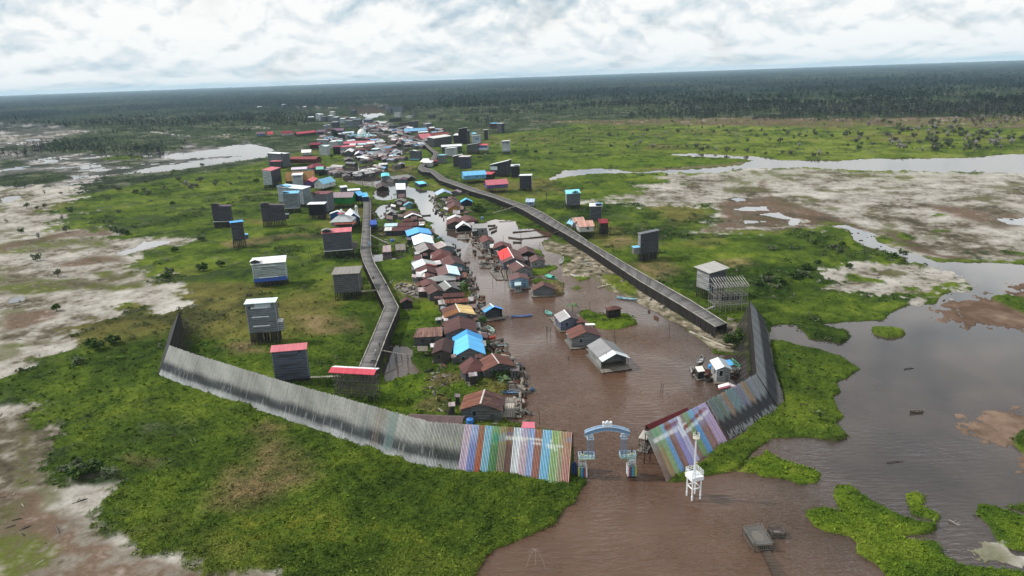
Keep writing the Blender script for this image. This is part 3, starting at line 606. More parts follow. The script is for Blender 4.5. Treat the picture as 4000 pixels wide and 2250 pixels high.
def N_sep(t, v):
    q = N(t, 'ShaderNodeSeparateXYZ'); L(t, v, q.inputs[0]); return q.outputs[1]
def make_water():
    m, t, b = new_mat('river_water')
    tcn = N(t, 'ShaderNodeTexCoord'); v = tcn.outputs['Object']
    n = noise(t, v, .018, 3)
    sx = N(t, 'ShaderNodeSeparateXYZ'); L(t, v, sx.inputs[0])
    side = mathn(t, 'MULTIPLY_ADD', mathn(t, 'SUBTRACT', mathn(t, 'MULTIPLY_ADD', n, 60.0, sx.outputs[0]), 86.0), .022, .5, clamp=True)
    n5 = noise(t, v, .05, 4, .6)
    side = mathn(t, 'MAXIMUM', side, mathn(t, 'MULTIPLY', mathn(t, 'SUBTRACT', -22.0, sx.outputs[0]), .06, clamp=True))
    silt = ramp(t, n5, [(0.32, (0.078, 0.041, 0.025)), (0.68, (0.108, 0.062, 0.041))])
    pool = ramp(t, n5, [(0.32, (0.034, 0.028, 0.026)), (0.68, (0.062, 0.049, 0.044))])
    col = mixc(t, side, silt, pool)
    L(t, col, b.inputs['Base Color']); b.inputs['Roughness'].default_value = 0.07; b.inputs['IOR'].default_value = 1.38; L(t, mathn(t, 'MULTIPLY_ADD', mathn(t, 'MULTIPLY', mathn(t, 'SUBTRACT', N_sep(t, v), 220.0), .004, clamp=True), .3, 1.36), b.inputs['IOR'])
    mp = N(t, 'ShaderNodeMapping'); mp.inputs['Rotation'].default_value = (0, 0, R(12)); mp.inputs['Scale'].default_value = (.5, 1.5, 1)
    L(t, v, mp.inputs[0])
    w1 = noise(t, mp.outputs[0], .62, 3, .6)
    w2 = noise(t, v, .02, 2)
    calm = ramp(t, w2, [(0.40, (0.15,)*3), (0.6, (1, 1, 1))])
    bp = N(t, 'ShaderNodeBump'); bp.inputs['Distance'].default_value = 1.7
    near = mathn(t, 'MULTIPLY_ADD', side, -.93, 1.0)
    near = mathn(t, 'SUBTRACT', near, mathn(t, 'MULTIPLY', mathn(t, 'SUBTRACT', sx.outputs[1], 160.0), .0045), clamp=True)
    L(t, mathn(t, 'MULTIPLY', mathn(t, 'MULTIPLY', calm, near), 0.9), bp.inputs['Strength'])
    L(t, w1, bp.inputs['Height']); L(t, bp.outputs[0], b.inputs['Normal'])
    mb = MB(); S_ = 4200
    mb.quad([(-S_, -300, 0), (S_, -300, 0), (S_, 5000, 0), (-S_, 5000, 0)])
    o = mb.build('water', m); tag(o, kind='structure')
make_water()

def ground_at(x, y):
    """nearest terrain sample"""
    a = math.atan2(x, y); d = math.hypot(x, y)
    return a, d
def in_poly(p, poly):
    x, y = p; c = False; j = len(poly)-1
    for i in range(len(poly)):
        (ax, ay), (bx, by) = poly[i], poly[j]
        if (ay > y) != (by > y) and x < (bx-ax)*(y-ay)/(by-ay)+ax: c = not c
        j = i
    return c
def leaf_quads(cx, cy, cz, size, nq, spread, up=.5, seed=0):
    """nq small random quads scattered round each centre (arrays)"""
    r = np.random.default_rng(seed); n = len(cx)
    o = r.normal(0, 1, (n, nq, 3))*spread
    c = np.stack([cx, cy, cz], 1)[:, None, :] + o
    a = r.normal(0, 1, (n, nq, 3)); a[..., 2] = np.abs(a[..., 2])*up
    a /= np.linalg.norm(a, axis=2, keepdims=True)
    b = r.normal(0, 1, (n, nq, 3)); b -= a*(a*b).sum(2, keepdims=True); b /= np.linalg.norm(b, axis=2, keepdims=True)
    s = np.asarray(size)[:, None, None]*r.uniform(.6, 1.3, (n, nq, 1))
    a = a*s; b = b*s*.55
    v = np.stack([c-a-b*.5, c-b*.1+b, c+a*1.0, c-b], 2)
    v = v.reshape(-1, 3); f = np.arange(len(v)).reshape(-1, 4)
    return v, f
def make_grass():
    r = np.random.default_rng(5)
    az = np.abs(np.arctan2(GX, GY))
    prob = np.clip(1.05-GD/330, 0, 1)*.42
    pick = np.nonzero((GV > .35) & (GZ > .1) & (az < .78) & (r.random(len(GX)) < prob))[0]
    x = GX[pick] + r.normal(0, .2, len(pick)); y = GY[pick] + r.normal(0, .2, len(pick)); z = GZ[pick]
    sz = (.10 + .0006*GD[pick])*np.where(r.random(len(pick)) < .07, 2.3, 1.0)
    v, f = leaf_quads(x, y, z+.12, sz, 4, (.22, .22, .13), .35, 3)
    c = np.repeat(GC[pick], 16, 0)*np.repeat(r.uniform(1.0, 1.9, (len(pick)*4, 1)), 4, 0)
    me = np_mesh('grass', v, f, [attr_mat('leaf', 'Col', .8)], c)
    o = link('grass', me); tag(o, 'short green swamp grass and water plants on both banks', 'grass', kind='stuff')
make_grass()

def make_scrub():
    r = np.random.default_rng(6)
    az = np.abs(np.arctan2(GX, GY))
    prob = np.clip(GB, 0, 1)*np.where(GD < 330, .03, .12)*np.clip(GD/260, 0, 1)
    pick = np.nonzero((GZ > .1) & (az < .78) & (GD > 170) & (GD < 1400) & (r.random(len(GX)) < prob))[0]
    n = len(pick); sz = r.uniform(.4, 1.15, n)*(.75+.0006*GD[pick]); k = 12
    x, y, z = (np.repeat(a, k) for a in (GX[pick], GY[pick], GZ[pick])); s = np.repeat(sz, k)
    d = r.normal(0, 1, (n*k, 3)); d /= np.linalg.norm(d, axis=1, keepdims=True)
    v, f = leaf_quads(x+d[:, 0]*s*1.2, y+d[:, 1]*s*1.2, z+np.abs(d[:, 2])*s*.8+.1, s*.55, 1, (0, 0, 0), .6, 8)
    pal = np.array([(.06, .105, .025), (.045, .08, .024), (.08, .10, .04), (.10, .10, .07)])
    c = np.repeat(np.repeat(pal[r.integers(0, 4, n)]*r.uniform(.7, 1.3, (n, 1)), k, 0)*r.uniform(.7, 1.4, (n*k, 1)), 4, 0)
    me = np_mesh('scrub', v, f, [attr_mat('leaf', 'Col', .8)], c)
    tag(link('scrub', me), 'low woody scrub spread through the meadows and marsh', 'scrub', kind='stuff')
make_scrub()
# ------------------------------------------------------------------ builders
def unit_post():
    b = MB(); b.cyl((0, 0, 0), (0, 0, 1), .5, .42, 6)
    return b.mesh('stilt', [paint(POST, .9, .4)])
POSTM = unit_post()
def post(name, parent, x, y, z0, z1, r, mesh=None):
    o = link(name, mesh or POSTM, parent)
    o.location = (x, y, z0); o.scale = (2*r, 2*r, z1-z0)
    return o
def stilts(root, w, d, z, r=.23, step=.95, rows=3, cap=45, y0=0.1):
    nx = max(3, min(int(w/step)+1, cap//rows))
    for j in range(rows):
        for i in range(nx):
            x = .12 + (w-.24)*i/(nx-1); y = y0 + (d-.2)*j/(rows-1)
            post('stilt', root, x+random.uniform(-.12, .12), y, -.8, z-.02, r*random.uniform(.8, 1.2))
    b = MB()
    b.box(-.1, w+.1, .0, .18, z-.26, z-.01); b.box(-.1, w+.1, d-.18, d, z-.26, z-.01)
    for i in range(3): b.beam((w*i/3+.2, .08, .3), (w*(i+1)/3-.2, .08, z-.3), .1)
    b.build('floor_beam', paint(POST, .9, .4), root)

def tower(key, A, B, hw, hs, dep=8.0, wall=MIDW, roof=GREYR, label='', side=None, sidec=None, rc=(0, 0, .9, .9), hut=None, vents=0, ventc=None,
          band=None, over=.45, rust=.15, windows=(), cat='tower house', name='tower_house', group=None, simple=False, strip=False, porch=None, rv=None, rth=.16):
    k = TILE[key][2]
    a, b = sp(key, A), sp(key, B)
    PA, PB = GP((a[0], a[1]+hs/k)), GP((b[0], b[1]+hs/k))
    zs = max(.35, hgt(PA, a[1])); zt = hgt(PA, a[1]-hw/k)
    ux = (PB-PA); w = ux.length; d = dep
    if side is not None:
        # near corner, right corner and left rear corner fix the turn of the box
        s_ = sp(key, side); PS = GP((s_[0], s_[1]+hs/k)); e = (PS-PA).normalized(); e = Vector((e.y, -e.x, 0))
        ux = (ux.normalized()*.6 + e*.4).normalized(); nrm = Vector((-ux.y, ux.x, 0))
        def reach(dr, sx):
            lo, hi_ = .5, 30.0; up = 1 if proj(PA+dr*5)[0] > proj(PA)[0] else -1
            for _ in range(24):
                m_ = (lo+hi_)/2
                if (proj(PA+dr*m_)[0]-sx)*up < 0: lo = m_
                else: hi_ = m_
            return m_
        w = reach(ux, b[0]); d = min(14, max(2.5, reach(nrm, s_[0])))
    yaw = math.atan2(ux.y, ux.x)
    if rv:
        y0 = a[1]-hw/k-rv/k; nrm = Vector((-ux.y, ux.x, 0)).normalized(); lo, hi_ = 2.0, 22.0
        for _ in range(24):
            d = (lo+hi_)/2; q = PA+nrm*d
            if proj((q.x, q.y, zt+rc[3]+rth))[1] > y0: lo = d
            else: hi_ = d
    root = thing(name, PA, yaw, label, cat, group)
    c = [zt+q for q in rc]   # FL FR BR BL
    mb = MB()
    P = [(0, 0, zs), (w, 0, zs), (w, d, zs), (0, d, zs), (0, 0, c[0]), (w, 0, c[1]), (w, d, c[2]), (0, d, c[3])]
    i = len(mb.v); mb.v += P
    for f, m in (((3, 2, 1, 0), 0), ((4, 5, 6, 7), 0), ((0, 1, 5, 4), 0), ((1, 2, 6, 5), 1), ((2, 3, 7, 6), 0), ((3, 0, 4, 7), 1)):
        mb.f.append(tuple(f)); mb.m.append(m)
    mb.build('wall', [wood(wall), wood(sidec or wall)], root)  # right bank towers pass a lighter sidec: sun on the left wall as colour
    # roof slab following the wall tops
    o = over
    gx = lambda x, y: (c[0]*(1-x/w)*(1-y/d) + c[1]*(x/w)*(1-y/d) + c[2]*(x/w)*(y/d) + c[3]*(1-x/w)*(y/d))
    rb = MB(); pts = [(-o, -o), (w+o, -o), (w+o, d+o), (-o, d+o)]
    rb.hexa([(x, y, gx(x, y)+.03) for x, y in pts] + [(x, y, gx(x, y)+.03+rth) for x, y in pts])
    rb.build('roof', sheet(roof, rust), root)
    if hut:
        x0, x1, hh, hwall, hroof = hut
        h0, h1 = x0*w, x1*w; hd = min(d*.45, (h1-h0)*1.1)
        b2 = MB(); zb = min(gx(h0, 0), gx(h1, 0), gx(h0, hd))
        b2.hexa([(h0, -.03, zb), (h1, -.03, zb), (h1, hd, zb), (h0, hd, zb), (h0, -.03, zt+hh), (h1, -.03, zt+hh), (h1, hd, zt+hh), (h0, hd, zt+hh)])
        ho = b2.build('roof_hut', wood(hwall), root)
        b3 = MB(); xm = (h0+h1)/2; e = .4; zt2 = zt+hh
        for s in (0, 1):
            xa, xb = (h0-e, xm) if s == 0 else (xm, h1+e); za, zb_ = (zt2-.25, zt2+.55) if s == 0 else (zt2+.55, zt2-.25)
            b3.hexa([(xa, -.5, za), (xb, -.5, zb_), (xb, hd+.4, zb_), (xa, hd+.4, za), (xa, -.5, za+.14), (xb, -.5, zb_+.14), (xb, hd+.4, zb_+.14), (xa, hd+.4, za+.14)])
        b3.build('hut_roof', sheet(hroof, rust), ho)
        b4 = MB(); b4.box(xm-.45, xm+.45, -.10, -.04, zt+hh-1.3, zt+hh-.4); b4.build('hut_opening', paint((.012, .012, .014), .9), ho)
    for q in range(vents):
        z = zs + (zt-zs)*(.22 + .62*q/max(1, vents-1) if vents > 1 else .5)
        b5 = MB(); b5.hexa([(w*.16, -.32, z-.12), (w*.74, -.32, z-.12), (w*.74, -.01, z+.05), (w*.16, -.01, z+.05), (w*.16, -.32, z+.02), (w*.74, -.32, z+.02), (w*.74, -.01, z+.22), (w*.16, -.01, z+.22)])
        b5.build('vent_slat', paint(ventc or PALEW, .7), root)
    for (x0, x1, z0, z1, c_) in windows:
        b6 = MB(); zz = zt-zs
        b6.box(w*x0, w*x1, -.06, -.005, zs+zz*z0, zs+zz*z1); b6.build('window', paint(c_, .5), root)
    if band:
        bh, bc = band; b7 = MB(); b7.box(-.05, w+.05, -.07, -.004, zs-.05, zs+(zt-zs)*bh); b7.build('wall_band', paint(bc, .5), root)
    if strip:
        b8 = MB(); b8.box(-.3, w+.2, -.5, -.02, zs-.1, zs+.16); b8.build('ledge', paint((.55, .58, .6), .6), root)
    if porch:
        px, pw, ph, pc, pr = porch       # side box with its own small roof
        b9 = MB(); x0 = px*w if px < 1 else w+.01
        b9.box(x0 if px >= 0 else -pw-.01, (x0+pw) if px >= 0 else -.01, .4, 2.6, zs+.1, zs+ph); po = b9.build('porch', wood(pc), root)
        b10 = MB(); xa = (x0 if px >= 0 else -pw-.01)-.2
        b10.hexa([(xa, .1, zs+ph+.02), (xa+pw+.3, .1, zs+ph+.02), (xa+pw+.3, 2.9, zs+ph+.3), (xa, 2.9, zs+ph+.3), (xa, .1, zs+ph+.12), (xa+pw+.3, .1, zs+ph+.12), (xa+pw+.3, 2.9, zs+ph+.4), (xa, 2.9, zs+ph+.4)])
        b10.build('porch_roof', sheet(pr, .1), po)
    # corner boards
    if not simple:
        for x in (0, w):
            bb = MB(); bb.box(x-.09, x+.09, -.05, -.002, zs, c[0 if x == 0 else 1]-.02)
            bb.build('corner_board', paint(sc(wall, 1.35), .8), root)
    if zs > .8:
        if simple:
            b11 = MB(); nx = max(3, int(w/2))
            for j in range(2):
                for q in range(nx):
                    b11.box(.2+(w-.4)*q/(nx-1)-.15, .2+(w-.4)*q/(nx-1)+.15, .2+(d-.5)*j-.15+.15, .2+(d-.5)*j+.3, -.8, zs-.01)
            b11.build('stilt_row', paint(POST, .9, .4), root)
        else:
            stilts(root, w, d, zs)
    return root

def gable(key, near, far, wpx, drop, colL=MAROON, colR=None, wall=GREYW, label='', zr=5.0, base=.45, segs=None, rust=.4, over=.55, cap=None, hip=0.0, hipf=0.0,
          gablec=None, cat='house', name='floating_house', group=None, windows=1, door=True, raft=1.0, simple=False, open_front=False, stilt=False, skirt=None, raftc=(.24, .215, .19), rc=None):
    """pitched house: near and far ends of the ridge, eaves span and ridge-to-eave drop (map pixels), ridge level in metres"""
    k = TILE[key][2]
    n_, f_ = sp(key, near), sp(key, far)
    PN, PF = GP(n_, zr), GP(f_, zr)
    ux = PF-PN; ln = max(ux.length, 2.5); yaw = math.atan2(ux.y, ux.x)
    mp = mpp(PN); 
    # span seen across the view: undo the turn of the gable
    vd = Vector((PN.x, PN.y, 0)).normalized(); ud = ux.normalized()
    face = max(.55, abs(vd.dot(ud)))
    w = wpx/k*mp/1.0 if face > .75 else wpx/k*mp/face*.9
    if not stilt: w *= 1.2
    rise = min(max(.6, drop/k*mp/.88), w*.42)
    ze = zr-rise; h = w/2
    loc = Vector((PN.x, PN.y, 0)); root = thing(name, loc, yaw, label, cat, group)
    colR = colR or colL  # many houses pass a darker colR: shaded slope put into its colour
    th = .12
    segs = segs or [(1.0, colL, colR)]
    mats, mb = [], MB(); x0 = 0.0
    hn, hf = hip*h, hipf*h
    for fr, cL, cR in segs:
        x1 = ln*fr
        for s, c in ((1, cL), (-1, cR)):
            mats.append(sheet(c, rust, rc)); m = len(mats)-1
            xa, xb = x0, x1; ra = max(x0, hn) if hn else x0; rb_ = min(x1, ln-hf) if hf else x1
            ea = xa; eb = xb
            pts = [(ea, s*h, ze), (eb, s*h, ze), (rb_, 0, zr), (ra, 0, zr)]
            if s < 0: pts = pts[::-1]
            i = len(mb.v)
            up = [(p[0], p[1], p[2]+th) for p in pts]
            mb.v += pts + up
            for f in ((3, 2, 1, 0), (4, 5, 6, 7), (0, 1, 5, 4), (1, 2, 6, 5), (2, 3, 7, 6), (3, 0, 4, 7)):
                mb.f.append(tuple(i+q for q in f)); mb.m.append(m)
        x0 = x1
    if hn:
        m = len(mats); mats.append(sheet(segs[0][1], rust, rc))
        mb.quad([(0, h, ze+th), (0, -h, ze+th), (hn, 0, zr+th+.01)][::-1], m); mb.quad([(0, h, ze), (0, -h, ze), (hn, 0, zr)], m)
    if hf:
        m = len(mats); mats.append(sheet(segs[-1][2], rust, rc))
        mb.quad([(ln, h, ze+th), (ln, -h, ze+th), (ln-hf, 0, zr+th+.01)], m); mb.quad([(ln, h, ze), (ln, -h, ze), (ln-hf, 0, zr)][::-1], m)
    mb.build('roof', mats, root)
    if cap:
        cb = MB(); cb.hexa([(hn, -.22, zr+th-.05), (ln-hf, -.22, zr+th-.05), (ln-hf, .22, zr+th-.05), (hn, .22, zr+th-.05), (hn, -.06, zr+th+.09), (ln-hf, -.06, zr+th+.09), (ln-hf, .06, zr+th+.09), (hn, .06, zr+th+.09)])
        cb.build('ridge_cap', paint(cap, .6), root)
    # walls
    o = over; xa, xb = o, ln-o
    if xb-xa < 1: xa, xb = .2, ln-.2
    hi = h-o*.8; zi = ze + (zr-ze)*(o*.8/h) - .03
    wb = MB(); wm = [wood(wall), wood(gablec or wall)]
    zk = zr-.06
    A_ = [(xa, hi, base), (xa, -hi, base), (xa, -hi, zi), (xa, 0, zk), (xa, hi, zi)]
    B_ = [(xb, -hi, base), (xb, hi, base), (xb, hi, zi), (xb, 0, zk), (xb, -hi, zi)]
    if hip: A_ = A_[:2] + [(xa, -hi, zi-.05), (xa, 0, zi-.04), (xa, hi, zi-.05)]
    if hipf: B_ = B_[:2] + [(xb, hi, zi-.05), (xb, 0, zi-.04), (xb, -hi, zi-.05)]
    if open_front:
        wb.box(xb-.1, xb, -hi, hi, base, zi-.05, 0)
        for s in (1, -1): wb.box(xa+(xb-xa)*.12, xb-.12, s*hi-.06, s*hi+.06, base, zi-.02, 0)
        wb.box(xa+(xb-xa)*.4, xa+(xb-xa)*.4+.08, -hi+.08, hi-.08, base, zi-.1, 1)
    else:
        wb.quad(A_, 1); wb.quad(B_, 1)
        wb.quad([(xa, -hi, base), (xb, -hi, base), (xb, -hi, zi), (xa, -hi, zi)], 0)
        wb.quad([(xb, hi, base), (xa, hi, base), (xa, hi, zi), (xb, hi, zi)], 0)
    wb.build('wall', wm, root)
    if open_front:
        for s in (1, -1):
            for q in range(3): post('roof_post', root, xa+(xb-xa)*q*.2, s*(hi-.05), base, zi-.02, .07)
    if not simple and not open_front:
        wz0, wz1 = base+(zi-base)*.42, base+(zi-base)*.85
        for q in range(windows):
            y = hi*(-.45 + .9*q/max(1, windows-1)) if windows > 1 else hi*.35
            b = MB(); b.box(xa-.06, xa-.006, y-.5, y+.5, wz0, wz1); wo_ = b.build('window', paint((.015, .018, .022), .4), root)
            b = MB()
            for yy in (y-.58, y+.5): b.box(xa-.09, xa-.004, yy, yy+.08, wz0-.08, wz1+.08)
            b.box(xa-.10, xa-.004, y-.5, y+.5, wz1, wz1+.08); b.box(xa-.10, xa-.004, y-.5, y+.5, wz0-.08, wz0)
            b.build('window_frame', paint(sc(wall, 1.6), .7), wo_)
        if door:
            b = MB(); b.box(xa-.07, xa-.007, -hi*.55-.45, -hi*.55+.45, base, base+min(1.9, (zi-base)*.9)); b.build('door', paint(sc(wall, .35), .7), root)
        for s in (1, -1):
            xm = xa+(xb-xa)*(.3 if s > 0 else .6)
            b = MB(); y_ = s*hi
            b.box(xm-.5, xm+.5, min(y_, y_+s*.05)+.003*s, max(y_, y_+s*.05)+.003*s, wz0, wz1); b.build('window', paint((.015, .018, .022), .4), root)
    if skirt:
        b = MB(); b.box(xa-.05, xa-.008, -hi, hi, base, base+(zi-base)*skirt[0]); b.build('wall_band', paint(skirt[1], .6), root)
    if stilt:
        nx = max(3, int(ln/1.15))
        if simple:
            b = MB()
            for s in (1, -1):
                for q in range(nx): b.box(xa+(xb-xa)*q/(nx-1)-.12, xa+(xb-xa)*q/(nx-1)+.12, s*hi*.96-.12, s*hi*.96+.12, -.8, base-.01)
            b.build('stilt_row', paint(POST, .9, .4), root)
        else:
            for s in (1, 0, -1):
                for q in range(nx): post('stilt', root, xa+(xb-xa)*q/(nx-1), s*hi*.95, -.8, base-.01, .12)
            b = MB(); b.box(xa-.1, xb+.1, -hi-.1, hi+.1, base-.15, base-.012); b.build('floor_beam', paint(POST, .9, .4), root)
    elif raft:
        b = MB(); nlog = max(3, int(w/1.2)); r_ = raft
        for q in range(nlog):
            y = -hi-r_*.6 + (2*hi+1.2*r_)*q/(nlog-1); b.cyl((-r_*.8, y, .02), (ln+r_*.5, y, .02), .22, .2, 6)
        lo = b.build('float_log', paint((.09, .075, .06), .9, .4), root)
        b = MB(); nb = max(4, int((ln+r_)/.9))
        for q in range(nb):
            xq = -r_*.8 + (ln+1.3*r_)*q/nb; b.box(xq, xq+(ln+1.3*r_)/nb-.07, -hi-r_*random.uniform(.5, .8), hi+r_*random.uniform(.5, .8), .26, .36+.03*(q % 2))
        b.build('raft_deck', wood(raftc), root)
    return root

def raft(key, pts, z=.35, label='', name='wooden_raft', col=(.23, .21, .19), gap=.12, cat='raft', group=None, rails=False, plank=.55):
    """plank platform with a quadrilateral outline"""
    P = [GP(sp(key, p), z) for p in pts]
    c = sum(P, Vector())/4; c.z = 0
    root = thing(name, c, 0, label, cat, group)
    P = [p-c for p in P]
    e0, e1 = (P[1]-P[0]).length, (P[3]-P[0]).length
    n = max(3, int(e0/plank)); b = MB()
    for i in range(n):
        t0, t1 = i/n, (i+1-gap*random.uniform(.4, 2.2))/n
        dz = random.uniform(-.04, .05)
        if random.random() < .06: continue
        q = [P[0].lerp(P[1], t0), P[0].lerp(P[1], t1), P[3].lerp(P[2], t1), P[3].lerp(P[2], t0)]
        b.hexa([(v.x, v.y, z-.08+dz) for v in q] + [(v.x, v.y, z+dz) for v in q])
    b.build('plank_deck', wood(col), root)
    b = MB()
    for t in (.08, .5, .92):
        a, d = P[0].lerp(P[3], t), P[1].lerp(P[2], t); b.cyl((a.x, a.y, .08), (d.x, d.y, .08), .2, .18, 6)
    b.build('float_log', paint((.09, .075, .06), .9, .4), root)
    if rails:
        for v in P: post('corner_post', root, v.x, v.y, -.5, z+random.uniform(.7, 1.8), .06)
    return root

def canoe(key, a, b, wid=1.1, col=(.06, .05, .045), inner=None, label='', name='wooden_boat', cat='boat', group=None, z=0.0, seats=3, canopy=None):
    PA, PB = GP(sp(key, a)), GP(sp(key, b)); d = PB-PA; ln = d.length
    root = thing(name, (PA.x, PA.y, z), math.atan2(d.y, d.x), label, cat, group)
    ns = 12; rings = []
    for i in range(ns+1):
        t = i/ns; hw = wid/2*max(.05, (1-abs(2*t-1)**2.4)); sheer = .42 + .38*abs(2*t-1)**3
        x = ln*t; rings.append([(x, hw, sheer), (x, hw*.72, .02), (x, 0, -.1), (x, -hw*.72, .02), (x, -hw, sheer)])
    mb = MB()
    for i in range(ns):
        for q in range(4): mb.quad([rings[i][q], rings[i+1][q], rings[i+1][q+1], rings[i][q+1]])
    mb.build('hull', paint(col, .6, .35), root)
    mi = MB()
    for i in range(1, ns-1):
        A_, B_ = rings[i], rings[i+1]
        mi.quad([(A_[0][0], A_[0][1]*.9, .16), (B_[0][0], B_[0][1]*.9, .16), (B_[0][0], -B_[0][1]*.9, .16), (A_[0][0], -A_[0][1]*.9, .16)])
    mi.build('floor', paint(inner or sc(col, .7), .8, .4), root)
    g = MB()
    for i in range(ns):
        for q in (0, 4): g.beam(Vector(rings[i][q])+Vector((0, 0, .02)), Vector(rings[i+1][q])+Vector((0, 0, .02)), .10, .07)
    g.build('gunwale', paint(sc(col, 1.7), .6, .3), root)
    for s in range(seats):
        t = .2+.6*s/max(1, seats-1); w_ = wid/2*(1-abs(2*t-1)**2.4)*.92
        sb = MB(); sb.box(ln*t-.13, ln*t+.13, -w_, w_, .34, .40); sb.build('thwart', wood((.2, .17, .14)), root)
    if canopy:
        cb = MB(); x0, x1 = ln*.25, ln*.75
        for i in range(6):
            t0, t1 = math.pi*i/6, math.pi*(i+1)/6; r_ = wid*.5
            f = lambda t, r: (r*math.cos(t), .45+r*.8*math.sin(t))
            (ya, za), (yb, zb) = f(t0, r_), f(t1, r_)
            cb.quad([(x0, ya, za), (x1, ya, za), (x1, yb, zb), (x0, yb, zb)])
            (yc, zc_), (yd, zd) = f(t0, r_-.06), f(t1, r_-.06)
            cb.quad([(x0, yc, zc_), (x0, yd, zd), (x1, yd, zd), (x1, yc, zc_)])
        cb.build('canopy', paint(canopy, .6), root)
    return root

def shed(key, corners, z, slope=(0, 0, .4, .4), roof=GREYR, wall=MIDW, label='', base=.4, rust=.3, over=.3, name='shed', cat='shed', group=None, posts=False, raft_=True, stilt=False, gablec=None):
    """flat or single-pitch roof given by its four corners (near-left, near-right, far-right, far-left) at level z"""
    P = [GP(sp(key, p), z) for p in corners]
    c = P[0].copy(); c.z = 0; u = P[1]-P[0]; yaw = math.atan2(u.y, u.x)
    root = thing(name, c, yaw, label, cat, group)
    rot = Matrix.Rotation(-yaw, 4, 'Z')
    Q = [rot @ (p-c) for p in P]
    rb = MB(); rb.hexa([(q.x, q.y, z+s) for q, s in zip(Q, slope)] + [(q.x, q.y, z+s+.12) for q, s in zip(Q, slope)])
    rb.build('roof', sheet(roof, rust), root)
    ctr = sum(Q, Vector())/4
    Wp = [ctr + (q-ctr)*max(.5, 1-over/max(.1, (q-ctr).length)) for q in Q]
    if posts:
        for q, s in zip(Wp, slope): post('roof_post', root, q.x, q.y, min(base, 0), z+s-.02, .09)
        for i in range(4):
            q = (Wp[i]+Wp[(i+1) % 4])/2; post('roof_post', root, q.x, q.y, min(base, 0), z+(slope[i]+slope[(i+1) % 4])/2-.02, .08)
    else:
        wb = MB(); wb.hexa([(q.x, q.y, base) for q in Wp] + [(q.x, q.y, z+s-.02) for q, s in zip(Wp, slope)])
        wb.build('wall', wood(wall), root)
        e = Wp[1]-Wp[0]
        for t in (.25, .62):
            m_ = Wp[0]+e*t; n_ = Vector((e.y, -e.x, 0)).normalized()*.04
            b = MB(); a_, d_ = m_+n_*.1, m_+e.normalized()*min(.9, e.length*.2)+n_*.1
            zz0, zz1 = base+(z-base)*.35, base+(z-base)*.8
            b.hexa([(a_.x, a_.y, zz0), (d_.x, d_.y, zz0), (d_.x+n_.x, d_.y+n_.y, zz0), (a_.x+n_.x, a_.y+n_.y, zz0), (a_.x, a_.y, zz1), (d_.x, d_.y, zz1), (d_.x+n_.x, d_.y+n_.y, zz1), (a_.x+n_.x, a_.y+n_.y, zz1)])
            b.build('window', paint((.02, .022, .026), .5), root)
    if stilt:
        for i in range(4):
            for t in (0, .25, .5, .75):
                q = Wp[i].lerp(Wp[(i+1) % 4], t); post('stilt', root, q.x, q.y, -.8, base-.01, .12)
    elif raft_:
        b = MB(); e = .5
        Rp = [ctr + (q-ctr)*(1+e/max(.1, (q-ctr).length)) for q in Q]
        b.hexa([(q.x, q.y, .12) for q in Rp] + [(q.x, q.y, .34) for q in Rp]); b.build('raft_deck', wood((.22, .2, .18)), root)
    return root

def crown_mesh(rx, rz, n, leaf, cols, seed, clumps=9, shape='round'):
    r = np.random.default_rng(seed)
    cc = r.normal(0, 1, (clumps, 3)); cc /= np.linalg.norm(cc, axis=1, keepdims=True); cc *= r.uniform(.35, .85, (clumps, 1))*np.array([rx, rx, rz])
    cr = r.uniform(.28, .5, clumps)*rx
    k = r.integers(0, clumps, n); d = r.normal(0, 1, (n, 3)); d /= np.linalg.norm(d, axis=1, keepdims=True)
    p = cc[k] + d*(cr[k]*r.uniform(.5, 1, n))[:, None]
    v, f = leaf_quads(p[:, 0], p[:, 1], p[:, 2]+rz, np.full(n, leaf), 1, (0, 0, 0), .6, seed+1)
    tone = r.uniform(.7, 1.35, clumps)[k]*r.uniform(.7, 1.4, n)
    base = np.array(cols)[r.integers(0, len(cols), n)]
    c = np.repeat(base*tone[:, None], 4, 0)
    return np_mesh('crown', v, f, [attr_mat('leaf', 'Col', .8)], c)
def trunk_mesh(h, r0, forks=3, seed=0, spread=.5, name='trunk', col=(.10, .085, .07)):
    q = random.Random(seed); b = MB()
    b.cyl((0, 0, -.3), (0, 0, h*.45), r0, r0*.7, 6)
    for i in range(forks):
        a = 2*math.pi*i/forks + q.uniform(-.5, .5); l = h*q.uniform(.45, .75)
        p1 = Vector((math.cos(a)*l*spread*.6, math.sin(a)*l*spread*.6, h*.45+l*.5)); p2 = Vector((math.cos(a)*l*spread, math.sin(a)*l*spread, h*.45+l))
        b.cyl((0, 0, h*.42), p1, r0*.6, r0*.4, 5); b.cyl(p1, p2, r0*.4, r0*.15, 5)
    return b.mesh(name, [paint(col, .9, .4)])
